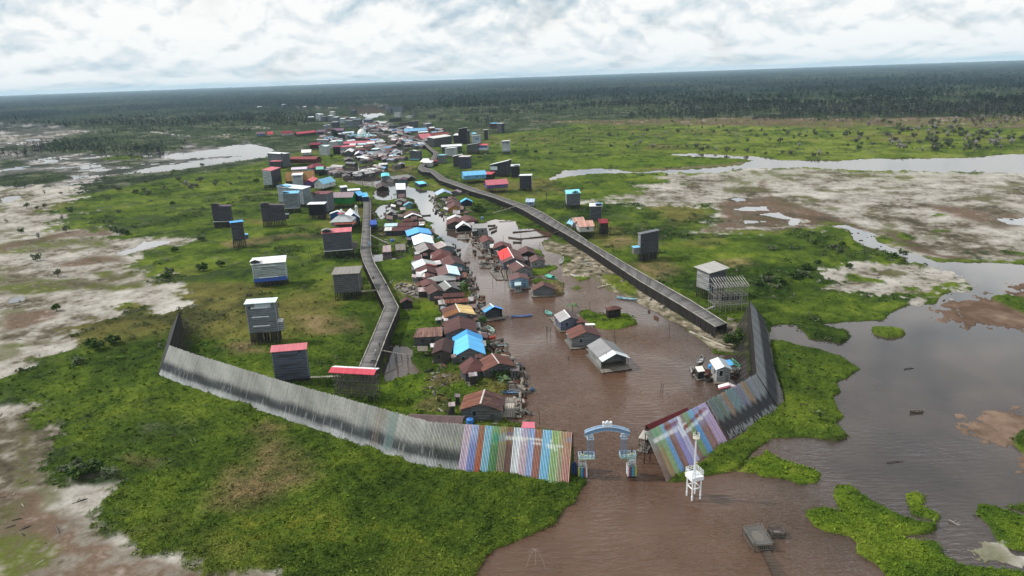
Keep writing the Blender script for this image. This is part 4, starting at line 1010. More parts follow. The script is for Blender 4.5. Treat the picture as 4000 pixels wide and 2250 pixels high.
# ------------------------------------------------------------------ boardwalks
def resample(P, n):
    d = [0]
    for a, b in zip(P, P[1:]): d.append(d[-1]+(b-a).length)
    out = []
    for i in range(n):
        s = d[-1]*i/(n-1); k = max(j for j in range(len(d)) if d[j] <= s+1e-9); k = min(k, len(P)-2)
        t = (s-d[k])/max(1e-9, d[k+1]-d[k]); out.append(P[k].lerp(P[k+1], t))
    return out
def boardwalk(left, right, z, label):
    Lp = [GP(sp(k, p), z) for k, ps in left for p in ps]; Rp = [GP(sp(k, p), z) for k, ps in right for p in ps]
    ln = sum((b-a).length for a, b in zip(Lp, Lp[1:])); n = max(20, int(ln/1.2))
    Lq, Rq = [], []
    m = len(Lp)
    for i in range(m-1):                       # corners stay matched, each leg resampled
        seg = max(2, int(max((Lp[i+1]-Lp[i]).length, (Rp[i+1]-Rp[i]).length)/1.1))
        for j in range(seg):
            Lq.append(Lp[i].lerp(Lp[i+1], j/seg)); Rq.append(Rp[i].lerp(Rp[i+1], j/seg))
    Lq.append(Lp[-1]); Rq.append(Rp[-1]); n = len(Lq)
    o = Vector((Lq[0].x, Lq[0].y, 0)); root = thing('boardwalk', o, 0, label, 'boardwalk')
    Lq = [p-o for p in Lq]; Rq = [p-o for p in Rq]
    v, f, c = [], [], []
    rr = random.Random(3)
    for i in range(n-1):
        for s in range(3):
            t0, t1 = s/3, (s+.93)/3
            a, b = Lq[i].lerp(Lq[i+1], t0), Rq[i].lerp(Rq[i+1], t0); d, e = Rq[i].lerp(Rq[i+1], t1), Lq[i].lerp(Lq[i+1], t1)
            k = len(v); dz = rr.uniform(-.02, .02)
            v += [(q.x, q.y, z+dz) for q in (a, b, d, e)] + [(q.x, q.y, z-.1) for q in (a, b, d, e)]
            f += [(k, k+1, k+2, k+3), (k+7, k+6, k+5, k+4), (k, k+4, k+5, k+1), (k+1, k+5, k+6, k+2), (k+2, k+6, k+7, k+3), (k+3, k+7, k+4, k)]
            g = rr.uniform(.11, .19)*(1+.35*math.sin(i*.7)*.4); c += [(g, g*.955, g*.93)]*8
    me = np_mesh('deck', v, f, [attr_mat('deck_planks', 'Col', .9, .25, .6)], np.array(c))
    link('deck', me, root)
    for side, E in ((0, Lq), (1, Rq)):
        b = MB()
        for i in range(n-1): b.beam(E[i]+Vector((0, 0, .13)), E[i+1]+Vector((0, 0, .13)), .22, .2)
        b.build('kerb_rail', wood((.62, .58, .54)), root)
        b = MB()
        for i in range(n-1): b.beam(E[i]+Vector((0, 0, -.3)), E[i+1]+Vector((0, 0, -.3)), .2, .35)
        b.build('side_beam', wood((.05, .045, .04)), root)
    # piles: the nearest as parts, the others as one
    idx = [(i, s) for i in range(n) for s in (0, 1)]
    big = set((i, s) for i, s in sorted(idx, key=lambda q: ((Lq, Rq)[q[1]][q[0]]+o).length)[:100])
    rest = MB()
    for i, s in idx:
        E = (Lq, Rq)[s][i]; x, y = E.x+rr.uniform(-.15, .15), E.y+rr.uniform(-.15, .15)
        if (i, s) in big: post('pile', root, x, y, -1.2, z-.11, .17)
        else: rest.cyl((x, y, -1.2), (x, y, z-.11), .18, .16, 5)
    if rest.v: tag(rest.build('pile', paint(POST, .9, .4), root), kind='stuff')
    br = MB()
    for i in range(0, n-1):
        for E in (Lq, Rq):
            q = E[i].lerp(E[i+1], .5); br.beam((q.x, q.y, -1), (q.x, q.y, z-.1), .34)
    for i in range(0, n-3, 2):
        for E in (Lq, Rq):
            br.beam((E[i].x, E[i].y, .2), (E[i+2].x, E[i+2].y, z-.4), .12); br.beam((E[i].x, E[i].y, z*.5), (E[i+2].x, E[i+2].y, z*.5), .12)
        br.beam((Lq[i].x, Lq[i].y, z*.3), (Rq[i].x, Rq[i].y, z-.4), .14)
    br.build('cross_brace', paint(sc(POST, .8), .9, .4), root)
    return root
boardwalk([('N', [(1925, 600), (2060, 290), (2180, 0)]), ('E', [(340, 817), (180, 480), (60, 230)]), ('E', [(30, 110)]), ('C', [(1965, 900), (1985, 700), (1995, 500), (2003, 330), (2010, 300)])],
          [('N', [(2070, 620), (2200, 270), (2312, 0)]), ('E', [(502, 800), (330, 470), (200, 245)]), ('E', [(158, 110)]), ('C', [(2086, 900), (2085, 700), (2088, 500), (2090, 330), (2096, 300)])], 4.2,
          'grey plank boardwalk on piles along the left bank, with a kink near the water')
boardwalk([('J', [(855, 1150), (430, 885), (0, 635)]), ('G', [(2355, 965), (2060, 793), (1900, 703), (1640, 555), (1420, 430), (1330, 388), (1000, 258), (700, 172), (380, 60), (240, 12)]), ('A', [(985, 962), (900, 955), (857, 925), (872, 890), (985, 832), (1020, 770), (955, 715), (895, 655), (760, 600), (660, 575)])],
          [('J', [(980, 1110), (570, 850), (0, 530)]), ('G', [(2355, 888), (2150, 745), (1960, 630), (1740, 495), (1550, 400), (1450, 362), (1120, 255), (800, 150), (480, 40), (330, -10)]), ('A', [(1020, 942), (945, 920), (906, 905), (925, 885), (1036, 835), (1062, 765), (985, 712), (918, 652), (782, 596), (675, 568)])], 4.2,
          'long curving grey plank boardwalk on dark piles along the right bank')

# ------------------------------------------------------------------ slatted wave barrier
def polyline(key_pts, n=None):
    return [sp(k, p) for k, ps in key_pts for p in ps]
def at(P, t):
    d = [0]
    for a, b in zip(P, P[1:]): d.append(d[-1]+(b-a).length)
    s = t*d[-1]
    for i in range(len(P)-1):
        if s <= d[i+1] or i == len(P)-2:
            return P[i].lerp(P[i+1], (s-d[i])/max(1e-9, d[i+1]-d[i]))
SLATM = attr_mat('slat_paint', 'Col', .7, .16, 1.4)
def slat_rows(o, Bt, Tp, t0, t1, pitch, colour, seg=14, wid=.215, ragged=.0):
    Lb = sum((b-a).length for a, b in zip(Bt, Bt[1:])); n0, n1 = int(Lb*t0/pitch), int(Lb*t1/pitch)
    v, f, c = [], [], []; rr = random.Random(int(t0*1000)+5)
    for i in range(n0, n1):
        t = (i+.5)*pitch/Lb
        a, b = at(Bt, t), at(Tp, t); up = b-a; up = up*(1+rr.uniform(-ragged, ragged))
        t2 = min(1, t+.004); s = (at(Bt, t2)-at(Bt, t-.004)).normalized()*wid/2
        nrm = s.cross(up).normalized()*.05
        k0 = len(v); tone = rr.uniform(.86, 1.1)
        for j in range(seg+1):
            h = j/seg; p = a+up*h-o
            v += [tuple(p-s+nrm), tuple(p+s+nrm), tuple(p+s-nrm), tuple(p-s-nrm)]
            cc = colour(t, h, a+up*h, rr); c += [tuple(x*tone for x in cc)]*4
        for j in range(seg):
            q = k0+4*j
            for e in range(4): f.append((q+e, q+(e+1) % 4, q+4+(e+1) % 4, q+4+e))
    return v, f, np.clip(np.array(c), 0, 1)
def rails_and_props(root, o, Bt, Tp, step=1.6, back=5.0, inward=None, lattice=False, nrail=9):
    Lb = sum((b-a).length for a, b in zip(Bt, Bt[1:])); n = max(3, int(Lb/step))
    b = MB()
    for r_ in range(nrail):
        h = .06+.88*r_/(nrail-1)
        pts = []
        for i in range(n+1):
            a, t = at(Bt, i/n), at(Tp, i/n); q = a+(t-a)*h
            s = (at(Bt, min(1, i/n+.01))-at(Bt, max(0, i/n-.01))).normalized(); nn = s.cross(t-a).normalized()
            pts.append(q-nn*.16-o if inward is None else q+nn*.16*inward-o)
        for p, q in zip(pts, pts[1:]): b.beam(p, q, .12, .1)
    b.build('rail', wood((.13, .12, .11)), root)
    b = MB(); k = MB()
    for i in range(n+1):
        a, t = at(Bt, i/n), at(Tp, i/n)
        lean = Vector((t.x-a.x, t.y-a.y, 0)); ld = lean.normalized()
        foot = Vector((t.x, t.y, -1.0)) + ld*.3
        b.cyl(t-o+Vector((0, 0, -.2)), foot-o, .12, .14, 5)
        if i % 2 == 0:
            f2 = Vector((t.x, t.y, -.8)) + ld*back; m_ = a.lerp(t, .75)
            b.cyl(m_-o+ld*.3, f2-o, .1, .12, 5)
        if i < n:
            t2 = at(Tp, (i+1)/n)
            k.beam(Vector((t.x, t.y, 1.0))+ld*.3-o, Vector((t2.x, t2.y, t2.z-.5))-o, .1)
            if lattice:
                k.beam(Vector((t2.x, t2.y, .5))+ld*.4-o, Vector((t.x, t.y, t.z-.4))-o, .12)
                k.beam(Vector((t.x, t.y, t.z*.5))+ld*.4-o, Vector((t2.x, t2.y, t2.z*.5))+ld*.4-o, .12)
                k.beam(Vector((t.x, t.y, .3))+ld*back-o, Vector((t2.x, t2.y, t2.z*.8))-o, .12)
    b.build('support_post', paint(POST, .9, .4), root); k.build('cross_brace', paint(sc(POST, 1.3), .9, .4), root)
HT = 9.0
def barrier(name, bot, top, ht, label):
    Bs, Ts = polyline(bot), polyline(top)
    Bt, Tp = [GP(p, 0.1) for p in Bs], [GP(p, ht) for p in Ts]
    o = Vector((Bt[0].x, Bt[0].y, 0))
    root = thing(name, o, 0, label, 'barrier')
    return root, o, Bt, Tp
def in_s(P, polys):
    s = proj(P)
    for key, pts, col in polys:
        if in_poly(s, [sp(key, q) for q in pts]): return col
    return None
def hash_(t): return (math.sin(t*91733.17)*43758.5453) % 1
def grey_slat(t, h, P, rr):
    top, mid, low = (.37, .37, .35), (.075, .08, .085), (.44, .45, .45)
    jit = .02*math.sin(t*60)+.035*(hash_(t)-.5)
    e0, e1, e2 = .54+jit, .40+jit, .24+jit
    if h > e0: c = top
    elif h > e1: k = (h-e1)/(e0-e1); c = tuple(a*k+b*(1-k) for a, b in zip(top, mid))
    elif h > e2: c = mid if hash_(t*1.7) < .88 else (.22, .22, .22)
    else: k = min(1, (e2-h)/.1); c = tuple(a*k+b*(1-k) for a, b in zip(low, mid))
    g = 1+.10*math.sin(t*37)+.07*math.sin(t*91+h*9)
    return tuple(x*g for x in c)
GREY, LILAC, BLU, ORG, LBL, GRN, TAN, MAR, WHT, PNK, BLU2, RBR, SKY, LGR, TN2, PRD = ((.30, .30, .28), (.60, .47, .62), (.22, .27, .62), (.42, .10, .05), (.25, .55, .72), (.08, .24, .09), (.26, .22, .15), (.17, .07, .065),
    (.74, .78, .82), (.62, .48, .56), (.34, .46, .78), (.32, .12, .09), (.20, .50, .74), (.34, .52, .24), (.44, .38, .25), (.52, .26, .22))
LB = [('N', [(45, 648), (320, 760), (600, 852), (870, 945), (1130, 1030), (1420, 1130), (1700, 1230)]), ('M', [(0, 745), (300, 840), (600, 908), (800, 935), (1040, 955), (1220, 968), (1400, 978), (1600, 985), (1850, 1035), (2050, 1082), (2330, 1112)])]
LT = [('N', [(150, 360), (400, 445), (660, 525), (920, 605), (1180, 685), (1430, 755), (1700, 828)]), ('M', [(20, 158), (300, 238), (600, 315), (800, 330), (1060, 345), (1250, 358), (1420, 370), (1650, 385), (1930, 405), (2110, 422), (2375, 446)])]
rootL, oL, BtL, TpL = barrier('wave_barrier', LB, LT, HT, 'long leaning slat barrier left of the gate, weathered grey then painted in bright stripes')
# where each painted band begins, measured along the foot of the barrier
def t_of(P, key, x):
    sx = sp(key, (x, 0))[0]; best = (1e9, 0)
    for i in range(1001):
        q = proj(at(P, i/1000)); best = min(best, (abs(q[0]-sx), i/1000))
    return best[1]
bands = [(945, 'lilac', LILAC, (.62, .50, .60)), (1038, 'blue', BLU, (.42, .50, .80)), (1128, 'orange red', ORG, (.33, .13, .08)), (1218, 'light blue', LBL, (.28, .56, .76)), (1318, 'green', GRN, (.20, .40, .18)),
         (1408, 'tan', TAN, (.33, .27, .14)), (1503, 'maroon', MAR, (.30, .12, .08)), (1592, 'white', WHT, (.62, .70, .80)), (1693, 'pink', PNK, (.55, .50, .66)), (1783, 'blue', BLU2, (.36, .50, .85)),
         (1868, 'red brown', RBR, (.33, .13, .08)), (1953, 'sky blue', SKY, (.25, .55, .80)), (2058, 'light green', LGR, (.36, .52, .22)), (2158, 'tan', TN2, (.46, .38, .22)), (2240, 'pale red', PRD, (.46, .25, .17))]
ts = [t_of(BtL, 'M', b[0]) for b in bands] + [1.0]
DECAL_L = [('M', [(1525, 488), (1600, 495), (1740, 505), (1900, 520), (2010, 528), (2010, 545), (1800, 535), (1780, 560), (1650, 545), (1530, 540)], (.85, .87, .88)), ('M', [(2090, 545), (2280, 555), (2280, 566), (2090, 558)], (.85, .87, .86)),
           ('M', [(2050, 600), (2160, 605), (2270, 612), (2265, 632), (2180, 628), (2150, 650), (2180, 690), (2150, 690), (2130, 650), (2060, 640)], (.85, .88, .85)), ('M', [(1450, 455), (1530, 450), (1530, 570), (1450, 570)], (.33, .40, .44)),
           ('M', [(1370, 470), (1440, 450), (1440, 570), (1370, 575)], (.10, .36, .30)), ('M', [(1550, 430), (1635, 440), (1630, 480), (1555, 480)], (.26, .22, .50)), ('M', [(2285, 520), (2360, 525), (2355, 570), (2285, 565)], (.25, .30, .42)),
           ('M', [(1850, 580), (1990, 590), (1990, 600), (1850, 592)], (.8, .8, .8)), ('M', [(1740, 560), (1800, 590), (1790, 610), (1760, 612)], (.8, .7, .74))]
FADE = [(.655, .675, (.36, .22, .14)), (.68, .70, (.16, .26, .27)), (.735, .76, (.20, .28, .33)), (.815, .84, (.19, .28, .27)), (.78, .80, (.27, .20, .17))]
def grey_left(t, h, P, rr):
    c = grey_slat(t, h, P, rr)
    if t > .6:
        k = min(1, (t-.6)/.1)
        for a, b, q in FADE:
            if a < t/ts[0] < b and h > .15: c = tuple(x*(1-.7*k)+y*.7*k for x, y in zip(c, q))
    return c
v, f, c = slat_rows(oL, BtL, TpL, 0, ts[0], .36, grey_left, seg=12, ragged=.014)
link('grey_slats', np_mesh('grey_slats', v, f, [SLATM], c), rootL)
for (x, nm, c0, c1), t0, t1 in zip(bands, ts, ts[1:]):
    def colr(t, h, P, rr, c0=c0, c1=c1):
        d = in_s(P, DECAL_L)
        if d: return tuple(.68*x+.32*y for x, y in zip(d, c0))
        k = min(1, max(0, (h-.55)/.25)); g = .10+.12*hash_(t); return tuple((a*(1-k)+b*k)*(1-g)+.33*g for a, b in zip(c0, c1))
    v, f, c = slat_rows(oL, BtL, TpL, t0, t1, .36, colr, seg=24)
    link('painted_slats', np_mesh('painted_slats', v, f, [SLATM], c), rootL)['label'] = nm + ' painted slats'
rails_and_props(rootL, oL, BtL, TpL, 2.2)
# end wing going back on the left
Tn, Tf = TpL[0], GP(sp('N', (242, 42)), HT-1.5)
nrm = Vector(((Tf-Tn).y*-1, (Tf-Tn).x, 0)).normalized()*4.6
Bn = Vector((BtL[0].x, BtL[0].y, .1)); Bf = Vector((Tf.x, Tf.y, .1)) + nrm
oW = Vector((Bn.x, Bn.y, 0)); rootW = thing('wave_barrier', oW, 0, 'short dark wing of the barrier turning back at its left end', 'barrier')
v, f, c = slat_rows(oW, [Bn-nrm.normalized()*-.3, Bf], [Tn-(Tf-Tn).normalized()*-.3, Tf], 0, 1, .34, lambda t, h, P, rr: (.075, .075, .078), seg=2)
link('grey_slats', np_mesh('grey_slats', v, f, [SLATM], c), rootW)
rails_and_props(rootW, oW, [Bn, Bf], [Tn+(Tf-Tn)*.02, Tf], 1.5, 4.0, 1, True)

# right of the gate
RBot = [('L', [(1172, 968), (1865, 495)])]; RTop = [('L', [(932, 402), (1615, 55)])]
rootR, oR, BtR, TpR = barrier('wave_barrier', RBot, RTop, 8.0, 'brightly striped leaning slat panel right of the gate with a white painted drawing')
DECAL_R = [('L', [(1010, 490), (1390, 285), (1405, 300), (1300, 370), (1060, 520), (1040, 530)], (.78, .82, .86)), ('L', [(1345, 470), (1640, 185), (1650, 150), (1610, 160), (1340, 420)], (.78, .82, .86)),
           ('L', [(1290, 225), (1320, 215), (1375, 400), (1345, 430), (1310, 380)], (.76, .80, .86)), ('L', [(1335, 365), (1590, 115), (1620, 130), (1480, 270), (1350, 400)], (.27, .085, .055)), ('L', [(1135, 330), (1310, 245), (1330, 285), (1160, 380)], (.24, .09, .075)),
           ('L', [(1400, 345), (1500, 310), (1500, 320), (1405, 360)], (.75, .78, .8))]
RB = [(0, .09, 'brown', (.20, .13, .10), (.22, .26, .22)), (.09, .15, 'ochre', (.34, .24, .11), (.20, .40, .22)), (.15, .22, 'green', (.22, .36, .14), (.22, .40, .22)), (.22, .29, 'blue', (.13, .33, .62), (.24, .42, .55)), (.29, .37, 'brown red', (.24, .11, .09), (.3, .2, .2)),
      (.37, .45, 'lavender', (.28, .27, .58), (.40, .42, .62)), (.45, .52, 'pale lilac', (.48, .46, .68), (.45, .5, .62)), (.52, .59, 'brown', (.26, .14, .12), (.30, .25, .2)), (.59, .67, 'green', (.18, .32, .12), (.25, .40, .22)), (.67, .75, 'blue', (.10, .30, .60), (.2, .45, .68)),
      (.75, .86, 'rust brown', (.28, .15, .14), (.34, .36, .6)), (.86, 1.0, 'lilac', (.50, .36, .56), (.50, .42, .66))]
for t0, t1, nm, c0, c1 in RB:
    def colr(t, h, P, rr, c0=c0, c1=c1):
        d = in_s(P, DECAL_R)
        if d: return tuple(.68*x+.32*y for x, y in zip(d, c0))
        k = min(1, max(0, (h-.5)/.3)); g = .12+.14*hash_(t); return tuple((a*(1-k)+b*k)*(1-g)+.3*g for a, b in zip(c0, c1))
    v, f, c = slat_rows(oR, BtR, TpR, t0, t1, .40, colr, seg=24, wid=.25)
    link('painted_slats', np_mesh('painted_slats', v, f, [SLATM], c), rootR)['label'] = nm + ' painted slats'
rails_and_props(rootR, oR, BtR, TpR, 2.2, 4.0)
rootS, oS, BtS, TpS = barrier('wave_barrier', [('L', [(1872, 488)]), ('P', [(230, 1310), (380, 1215), (500, 1140)])], [('L', [(1622, 52)]), ('K', [(700, 900), (1000, 740), (1285, 578)])], 8.0, 'faded grey teal and orange slat panel between the striped panel and the right corner')
SF = [(.04, .12, (.16, .24, .22)), (.13, .22, (.14, .22, .16)), (.26, .33, (.33, .20, .10)), (.36, .50, (.16, .27, .29)), (.50, .62, (.20, .21, .30)), (.64, .72, (.36, .23, .12)), (.78, .86, (.26, .27, .33))]
def faded(t, h, P, rr):
    c = (.23, .25, .26)
    for a, b, q in SF:
        if a < t < b: c = tuple(.35*x+.65*y for x, y in zip(c, q))
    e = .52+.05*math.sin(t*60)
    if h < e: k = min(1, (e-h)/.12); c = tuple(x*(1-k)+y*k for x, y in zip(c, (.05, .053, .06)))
    if h < .2 and rr.random() < .55: c = (.26, .27, .28)
    return c
v, f, c = slat_rows(oS, BtS, TpS, 0, 1, .40, faded, seg=14, wid=.22, ragged=.02)
link('grey_slats', np_mesh('grey_slats', v, f, [SLATM], c), rootS)
rails_and_props(rootS, oS, BtS, TpS, 2.2, 4.0)
rootT, oT, BtT, TpT = barrier('wave_barrier', [('P', [(508, 1132), (500, 980), (470, 800), (440, 640), (425, 540), (395, 430)]), ('J', [(1385, 1035)])], [('K', [(1290, 572), (1270, 380), (1255, 200), (1245, 60)]), ('J', [(1268, 1130), (1255, 980), (1241, 850)])], 8.0, 'dark slat wing of the barrier running back along the right side')
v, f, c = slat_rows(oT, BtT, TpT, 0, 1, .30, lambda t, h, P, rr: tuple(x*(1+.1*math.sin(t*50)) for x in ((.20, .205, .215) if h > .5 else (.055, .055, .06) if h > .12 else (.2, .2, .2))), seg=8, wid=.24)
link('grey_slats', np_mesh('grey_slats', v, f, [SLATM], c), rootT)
rails_and_props(rootT, oT, BtT, TpT, 1.8, 5.5, None, True)

# ------------------------------------------------------------------ water gate
def gate():
    A_, B_ = GP(sp('g', (278, 700))), GP(sp('g', (838, 688)))
    u = B_-A_; w = u.length; yaw = math.atan2(u.y, u.x)
    root = thing('gateway', A_, yaw, 'light blue arched water gate with two striped column bases and a crown ornament', 'gate')
    root.scale = (1, 1, .87)
    pb, pw, pg = paint((.15, .27, .44), .5), paint((.55, .58, .58), .5), paint((.30, .42, .30), .6)
    stripes = [(.42, .42, .12), (.10, .22, .09), (.08, .30, .55), (.03, .10, .22), (.28, .05, .06), (.66, .66, .68)]
    for side, x in ((0, 0.0), (1, w)):
        st = stripes if side == 0 else stripes[::-1]
        b = MB(); n = len(st)
        for q in range(n):
            b.box(x-1.0+2.0*q/n, x-1.0+2.0*(q+1)/n-.03, -.95, -.85, .25, 2.9, q)
            b.box(x-1.0+2.0*q/n, x-1.0+2.0*(q+1)/n-.03, .85, .95, .25, 2.9, q)
        b.box(x-1.02, x-.94, -.84, .84, .25, 2.9, 0); b.box(x+.94, x+1.02, -.84, .84, .25, 2.9, n-1)
        b.build('column_base', [paint(c, .6) for c in st], root)
        b = MB(); b.box(x-.9, x+.9, -.8, .8, -1.2, .24); b.build('footing', paint((.03, .028, .026), .8), root)
        b = MB()
        for sx in (-.75, .75):
            for sy in (-.7, .7): b.beam((x+sx, sy, 2.9), (x+sx, sy, 5.3), .11)
        for z in (3.0, 3.4, 3.9, 4.4, 4.9, 5.2):
            for sy in (-.7, .7): b.beam((x-.75, sy, z), (x+.75, sy, z), .08)
            for sx in (-.75, .75): b.beam((x+sx, -.7, z), (x+sx, .7, z), .08)
        b.beam((x-.75, -.7, 3.4), (x+.75, -.7, 4.4), .09); b.beam((x+.75, -.7, 3.4), (x-.75, -.7, 4.4), .09)
        b.build('column_frame', pw, root)
        if side: 
            b = MB(); b.box(x-.74, x+.74, -.82, -.78, 4.45, 5.2); b.build('panel', paint((.55, .68, .76), .5), root)
        s = 1 if side == 0 else -1
        b = MB(); xc = x+s*.9
        b.box(xc-1.75, xc+1.75, -1.0, 1.0, 5.32, 5.46)
        b.build('platform', pg, root)
        b = MB()
        for z in (5.9, 6.3):
            b.beam((xc-1.7, -.95, z), (xc+1.7, -.95, z), .1); b.beam((xc-1.7, .95, z), (xc+1.7, .95, z), .1); b.beam((xc-1.7, -.95, z), (xc-1.7, .95, z), .1); b.beam((xc+1.7, -.95, z), (xc+1.7, .95, z), .1)
        for q in range(6):
            for y in (-.95, .95): b.beam((xc-1.7+3.4*q/5, y, 5.46), (xc-1.7+3.4*q/5, y, 6.3), .09)
        b.build('railing', paint((.34, .48, .66), .5), root)
        b = MB(); b.box(x-.35, x+.35, -.35, .35, 5.48, 6.4); b.build('pedestal', paint((.50, .52, .38), .6), root)
        b = MB(); b.cyl((x, 0, 6.41), (x, 0, 7.1), .22, .16, 8); b.cyl((x, 0, 7.1), (x, 0, 8.0), .14, .04, 8); b.build('finial', paint((.05, .045, .04), .6), root)
        xp = x+s*1.75
        for sx in (-.42, .42):
            for sy in (-.4, .4):
                b = MB(); b.beam((xp+sx, sy, 5.48), (xp+sx, sy, 11.2), .2); b.build('arch_post', pb, root)
        b = MB(); b.box(xp-.75, xp+.75, -.7, .7, 10.6, 10.85); b.box(xp-.6, xp+.6, -.6, .6, 11.2, 11.45); b.build('capital', paint((.5, .6, .7), .5), root)
    n = 22; x0, x1 = .55, w-.55
    zf = lambda t: 11.5 + 1.45*math.sin(math.pi*t)**.9
    b = MB()
    for q in range(n):
        ta, tb = q/n, (q+1)/n; xa, xb = x0+(x1-x0)*ta, x0+(x1-x0)*tb; za, zb = zf(ta), zf(tb)
        b.hexa([(xa, -.45, za), (xb, -.45, zb), (xb, .45, zb), (xa, .45, za), (xa, -.45, za+.95), (xb, -.45, zb+.95), (xb, .45, zb+.95), (xa, .45, za+.95)])
        for y in (-.52, .52):
            b.beam((xa, y, za+1.02), (xb, y, zb+1.02), .14, None, 1); b.beam((xa, y, za+.02), (xb, y, zb+.02), .1, None, 1)
    b.build('arch', [pb, paint((.44, .52, .60), .5)], root)
    xm = w/2; b = MB(); zt = zf(.5)+1.0
    b.box(xm-1.0, xm+1.0, -.3, .3, zt, zt+.25)
    for q, (dx, h) in enumerate(((-.75, 1.3), (-.38, 1.0), (0, 1.5), (.38, 1.0), (.75, 1.3))):
        b.cyl((xm+dx*.8, 0, zt+.2), (xm+dx*1.05, 0, zt+h*.75), .26, .34, 8); b.dome((xm+dx*1.05, 0, zt+h*.75), .33, .4, 8, 3)
    b.build('crown_ornament', paint((.72, .75, .78), .5), root)
gate()
def fender():
    A_, B_ = GP(sp('g', (155, 690)), 0), GP(sp('g', (222, 700)), 0); d = B_-A_
    root = thing('slat_fender', A_, math.atan2(d.y, d.x), 'dark blue round topped planks standing beside the left gate column', 'fender')
    for q in range(5):
        h = 2.6+.7*math.sin(math.pi*(q+.5)/5); x = d.length*(q+.5)/5
        b = MB(); b.cyl((x, 0, -.8), (x, 0, h), .17, .17, 8); b.dome((x, 0, h), .17, .25, 8, 3); b.build('plank', paint([(.03, .09, .16), (.02, .03, .12), (.05, .06, .2), (.02, .03, .12), (.06, .08, .14)][q], .5), root)
fender()

# ------------------------------------------------------------------ navigation light tower
def beacon():
    C = GP(sp('n', (222, 700))); px = mpp(C)/2.048
    root = thing('beacon_tower', C, R(18), 'white navigation beacon on a four legged concrete platform in the brown water', 'beacon')
    root.scale = (.63, .63, .88)
    wp = paint((.80, .82, .84), .5, .12)
    a = 1.55
    for sx in (-a, a):
        for sy in (-a, a):
            b = MB(); b.cyl((sx, sy, -1.5), (sx, sy, 5.2), .27, .25, 10); b.cyl((sx, sy, .9), (sx, sy, 1.15), .34, .34, 10); b.build('leg', wp, root)
    b = MB()
    for z in (3.0,):
        for s in (-a, a): b.beam((-a, s, z), (a, s, z), .24); b.beam((s, -a, z), (s, a, z), .24)
    b.build('brace', wp, root)
    b = MB(); b.box(-2.15, 2.15, -2.15, 2.15, 5.2, 6.2); b.build('platform', wp, root)
    b = MB()
    for z in (6.75, 7.2, 7.6):
        for s in (-2.05, 2.05): b.beam((-2.05, s, z), (2.05, s, z), .09); b.beam((s, -2.05, z), (s, 2.05, z), .09)
    for i in range(5):
        q = -2.05+4.1*i/4
        for s in (-2.05, 2.05): b.beam((q, s, 6.2), (q, s, 7.6), .09); b.beam((s, q, 6.2), (s, q, 7.6), .09)
    b.build('railing', wp, root)
    b = MB(); b.cyl((0, 0, 6.2), (0, 0, 6.6), .6, .5, 12); b.cyl((0, 0, 6.6), (0, 0, 16.4), .34, .2, 12); b.build('mast', paint((.74, .78, .84), .4, .1), root)
    b = MB()
    for i in range(20): b.beam((-.55, -.15, 6.8+.46*i), (-.25, -.15, 6.8+.46*i), .06)
    b.beam((-.58, -.15, 6.3), (-.58, -.15, 15.8), .06); b.build('ladder', paint((.5, .53, .58), .5), root)
    b = MB(); n = 14
    b.cyl((0, 0, 15.6), (0, 0, 15.75), 1.05, 1.05, n); b.build('lantern_deck', paint((.72, .66, .52), .6), root)
    b = MB()
    for i in range(n):
        t0, t1 = 2*math.pi*i/n, 2*math.pi*(i+1)/n
        for z in (16.2, 16.8): b.beam((1.05*math.cos(t0), 1.05*math.sin(t0), z), (1.05*math.cos(t1), 1.05*math.sin(t1), z), .07)
        b.beam((1.05*math.cos(t0), 1.05*math.sin(t0), 15.7), (1.05*math.cos(t0), 1.05*math.sin(t0), 16.8), .06)
    b.build('lantern_rail', paint((.72, .7, .62), .5), root)
    b = MB(); b.cyl((0, 0, 16.4), (0, 0, 17.4), .2, .2, 10); b.dome((0, 0, 17.4), .26, .3, 10, 3); b.build('lantern', paint((.10, .10, .12), .4), root)
    b = MB(); b.beam((1.1, .9, 6.2), (1.1, .9, 9.0), .1); b.hexa([(.6, .7, 8.8), (1.5, .5, 8.6), (1.5, 1.1, 8.7), (.6, 1.2, 8.9), (.6, .7, 8.9), (1.5, .5, 8.7), (1.5, 1.1, 8.8), (.6, 1.2, 9.0)]); b.build('solar_panel', paint((.55, .46, .24), .4), root)
beacon()
# ------------------------------------------------------------------ stilt towers and houses, left bank
LILG = (.085, .085, .105); BLK = (.030, .028, .034); PURP = (.13, .10, .13)
T, Gb, Sh = tower, gable, shed
T('C', (125, 600), (355, 595), 190, 85, 8, LILG, PURP, 'dark tower with purple brown roof and roof hut, farthest left in the meadow', rc=(.1, 0, .4, .4), hut=(0, .4, 1.6, LILG, PURP), strip=True, rv=18)
T('C', (375, 842), (525, 822), 225, 105, 6, LILG, BLUE, 'narrow dark tower with thin blue roof and a small side box', porch=(2, 1.8, 2.4, (.10, .14, .3), SKYB), rc=(.1, .1, .4, .4), rv=20)
T('C', (740, 597), (1030, 572), 195, 85, 8, LILG, PURP, 'long dark tower with sloping purple roof and a hut at its left end', rc=(.5, -.6, -.5, .6), hut=(0, .36, 1.3, LILG, PURP), porch=(2, 2.0, 3, LILG, (.4, .45, .5)), rv=26)
T('C', (945, 345), (1256, 385), 185, 60, 9, (.30, .35, .40), (.62, .68, .72), 'broad pale blue grey tower with white roof behind its twin', hut=(0, .42, 1.0, (.33, .38, .43), SKYB), rv=36)
T('C', (1010, 432), (1200, 425), 185, 80, 7, (.24, .29, .34), SKYB, 'blue grey tower with light blue roof and hut in front of the broad pale tower', hut=(0, .33, 1.1, (.24, .29, .34), SKYB), strip=True, rv=30)
T('C', (1325, 517), (1515, 512), 135, 70, 8, BLK, (.70, .73, .74), 'black tower with white single pitch roof left of the blue mosque sheds', rc=(0, 0, .3, .3), over=.8, rv=26)
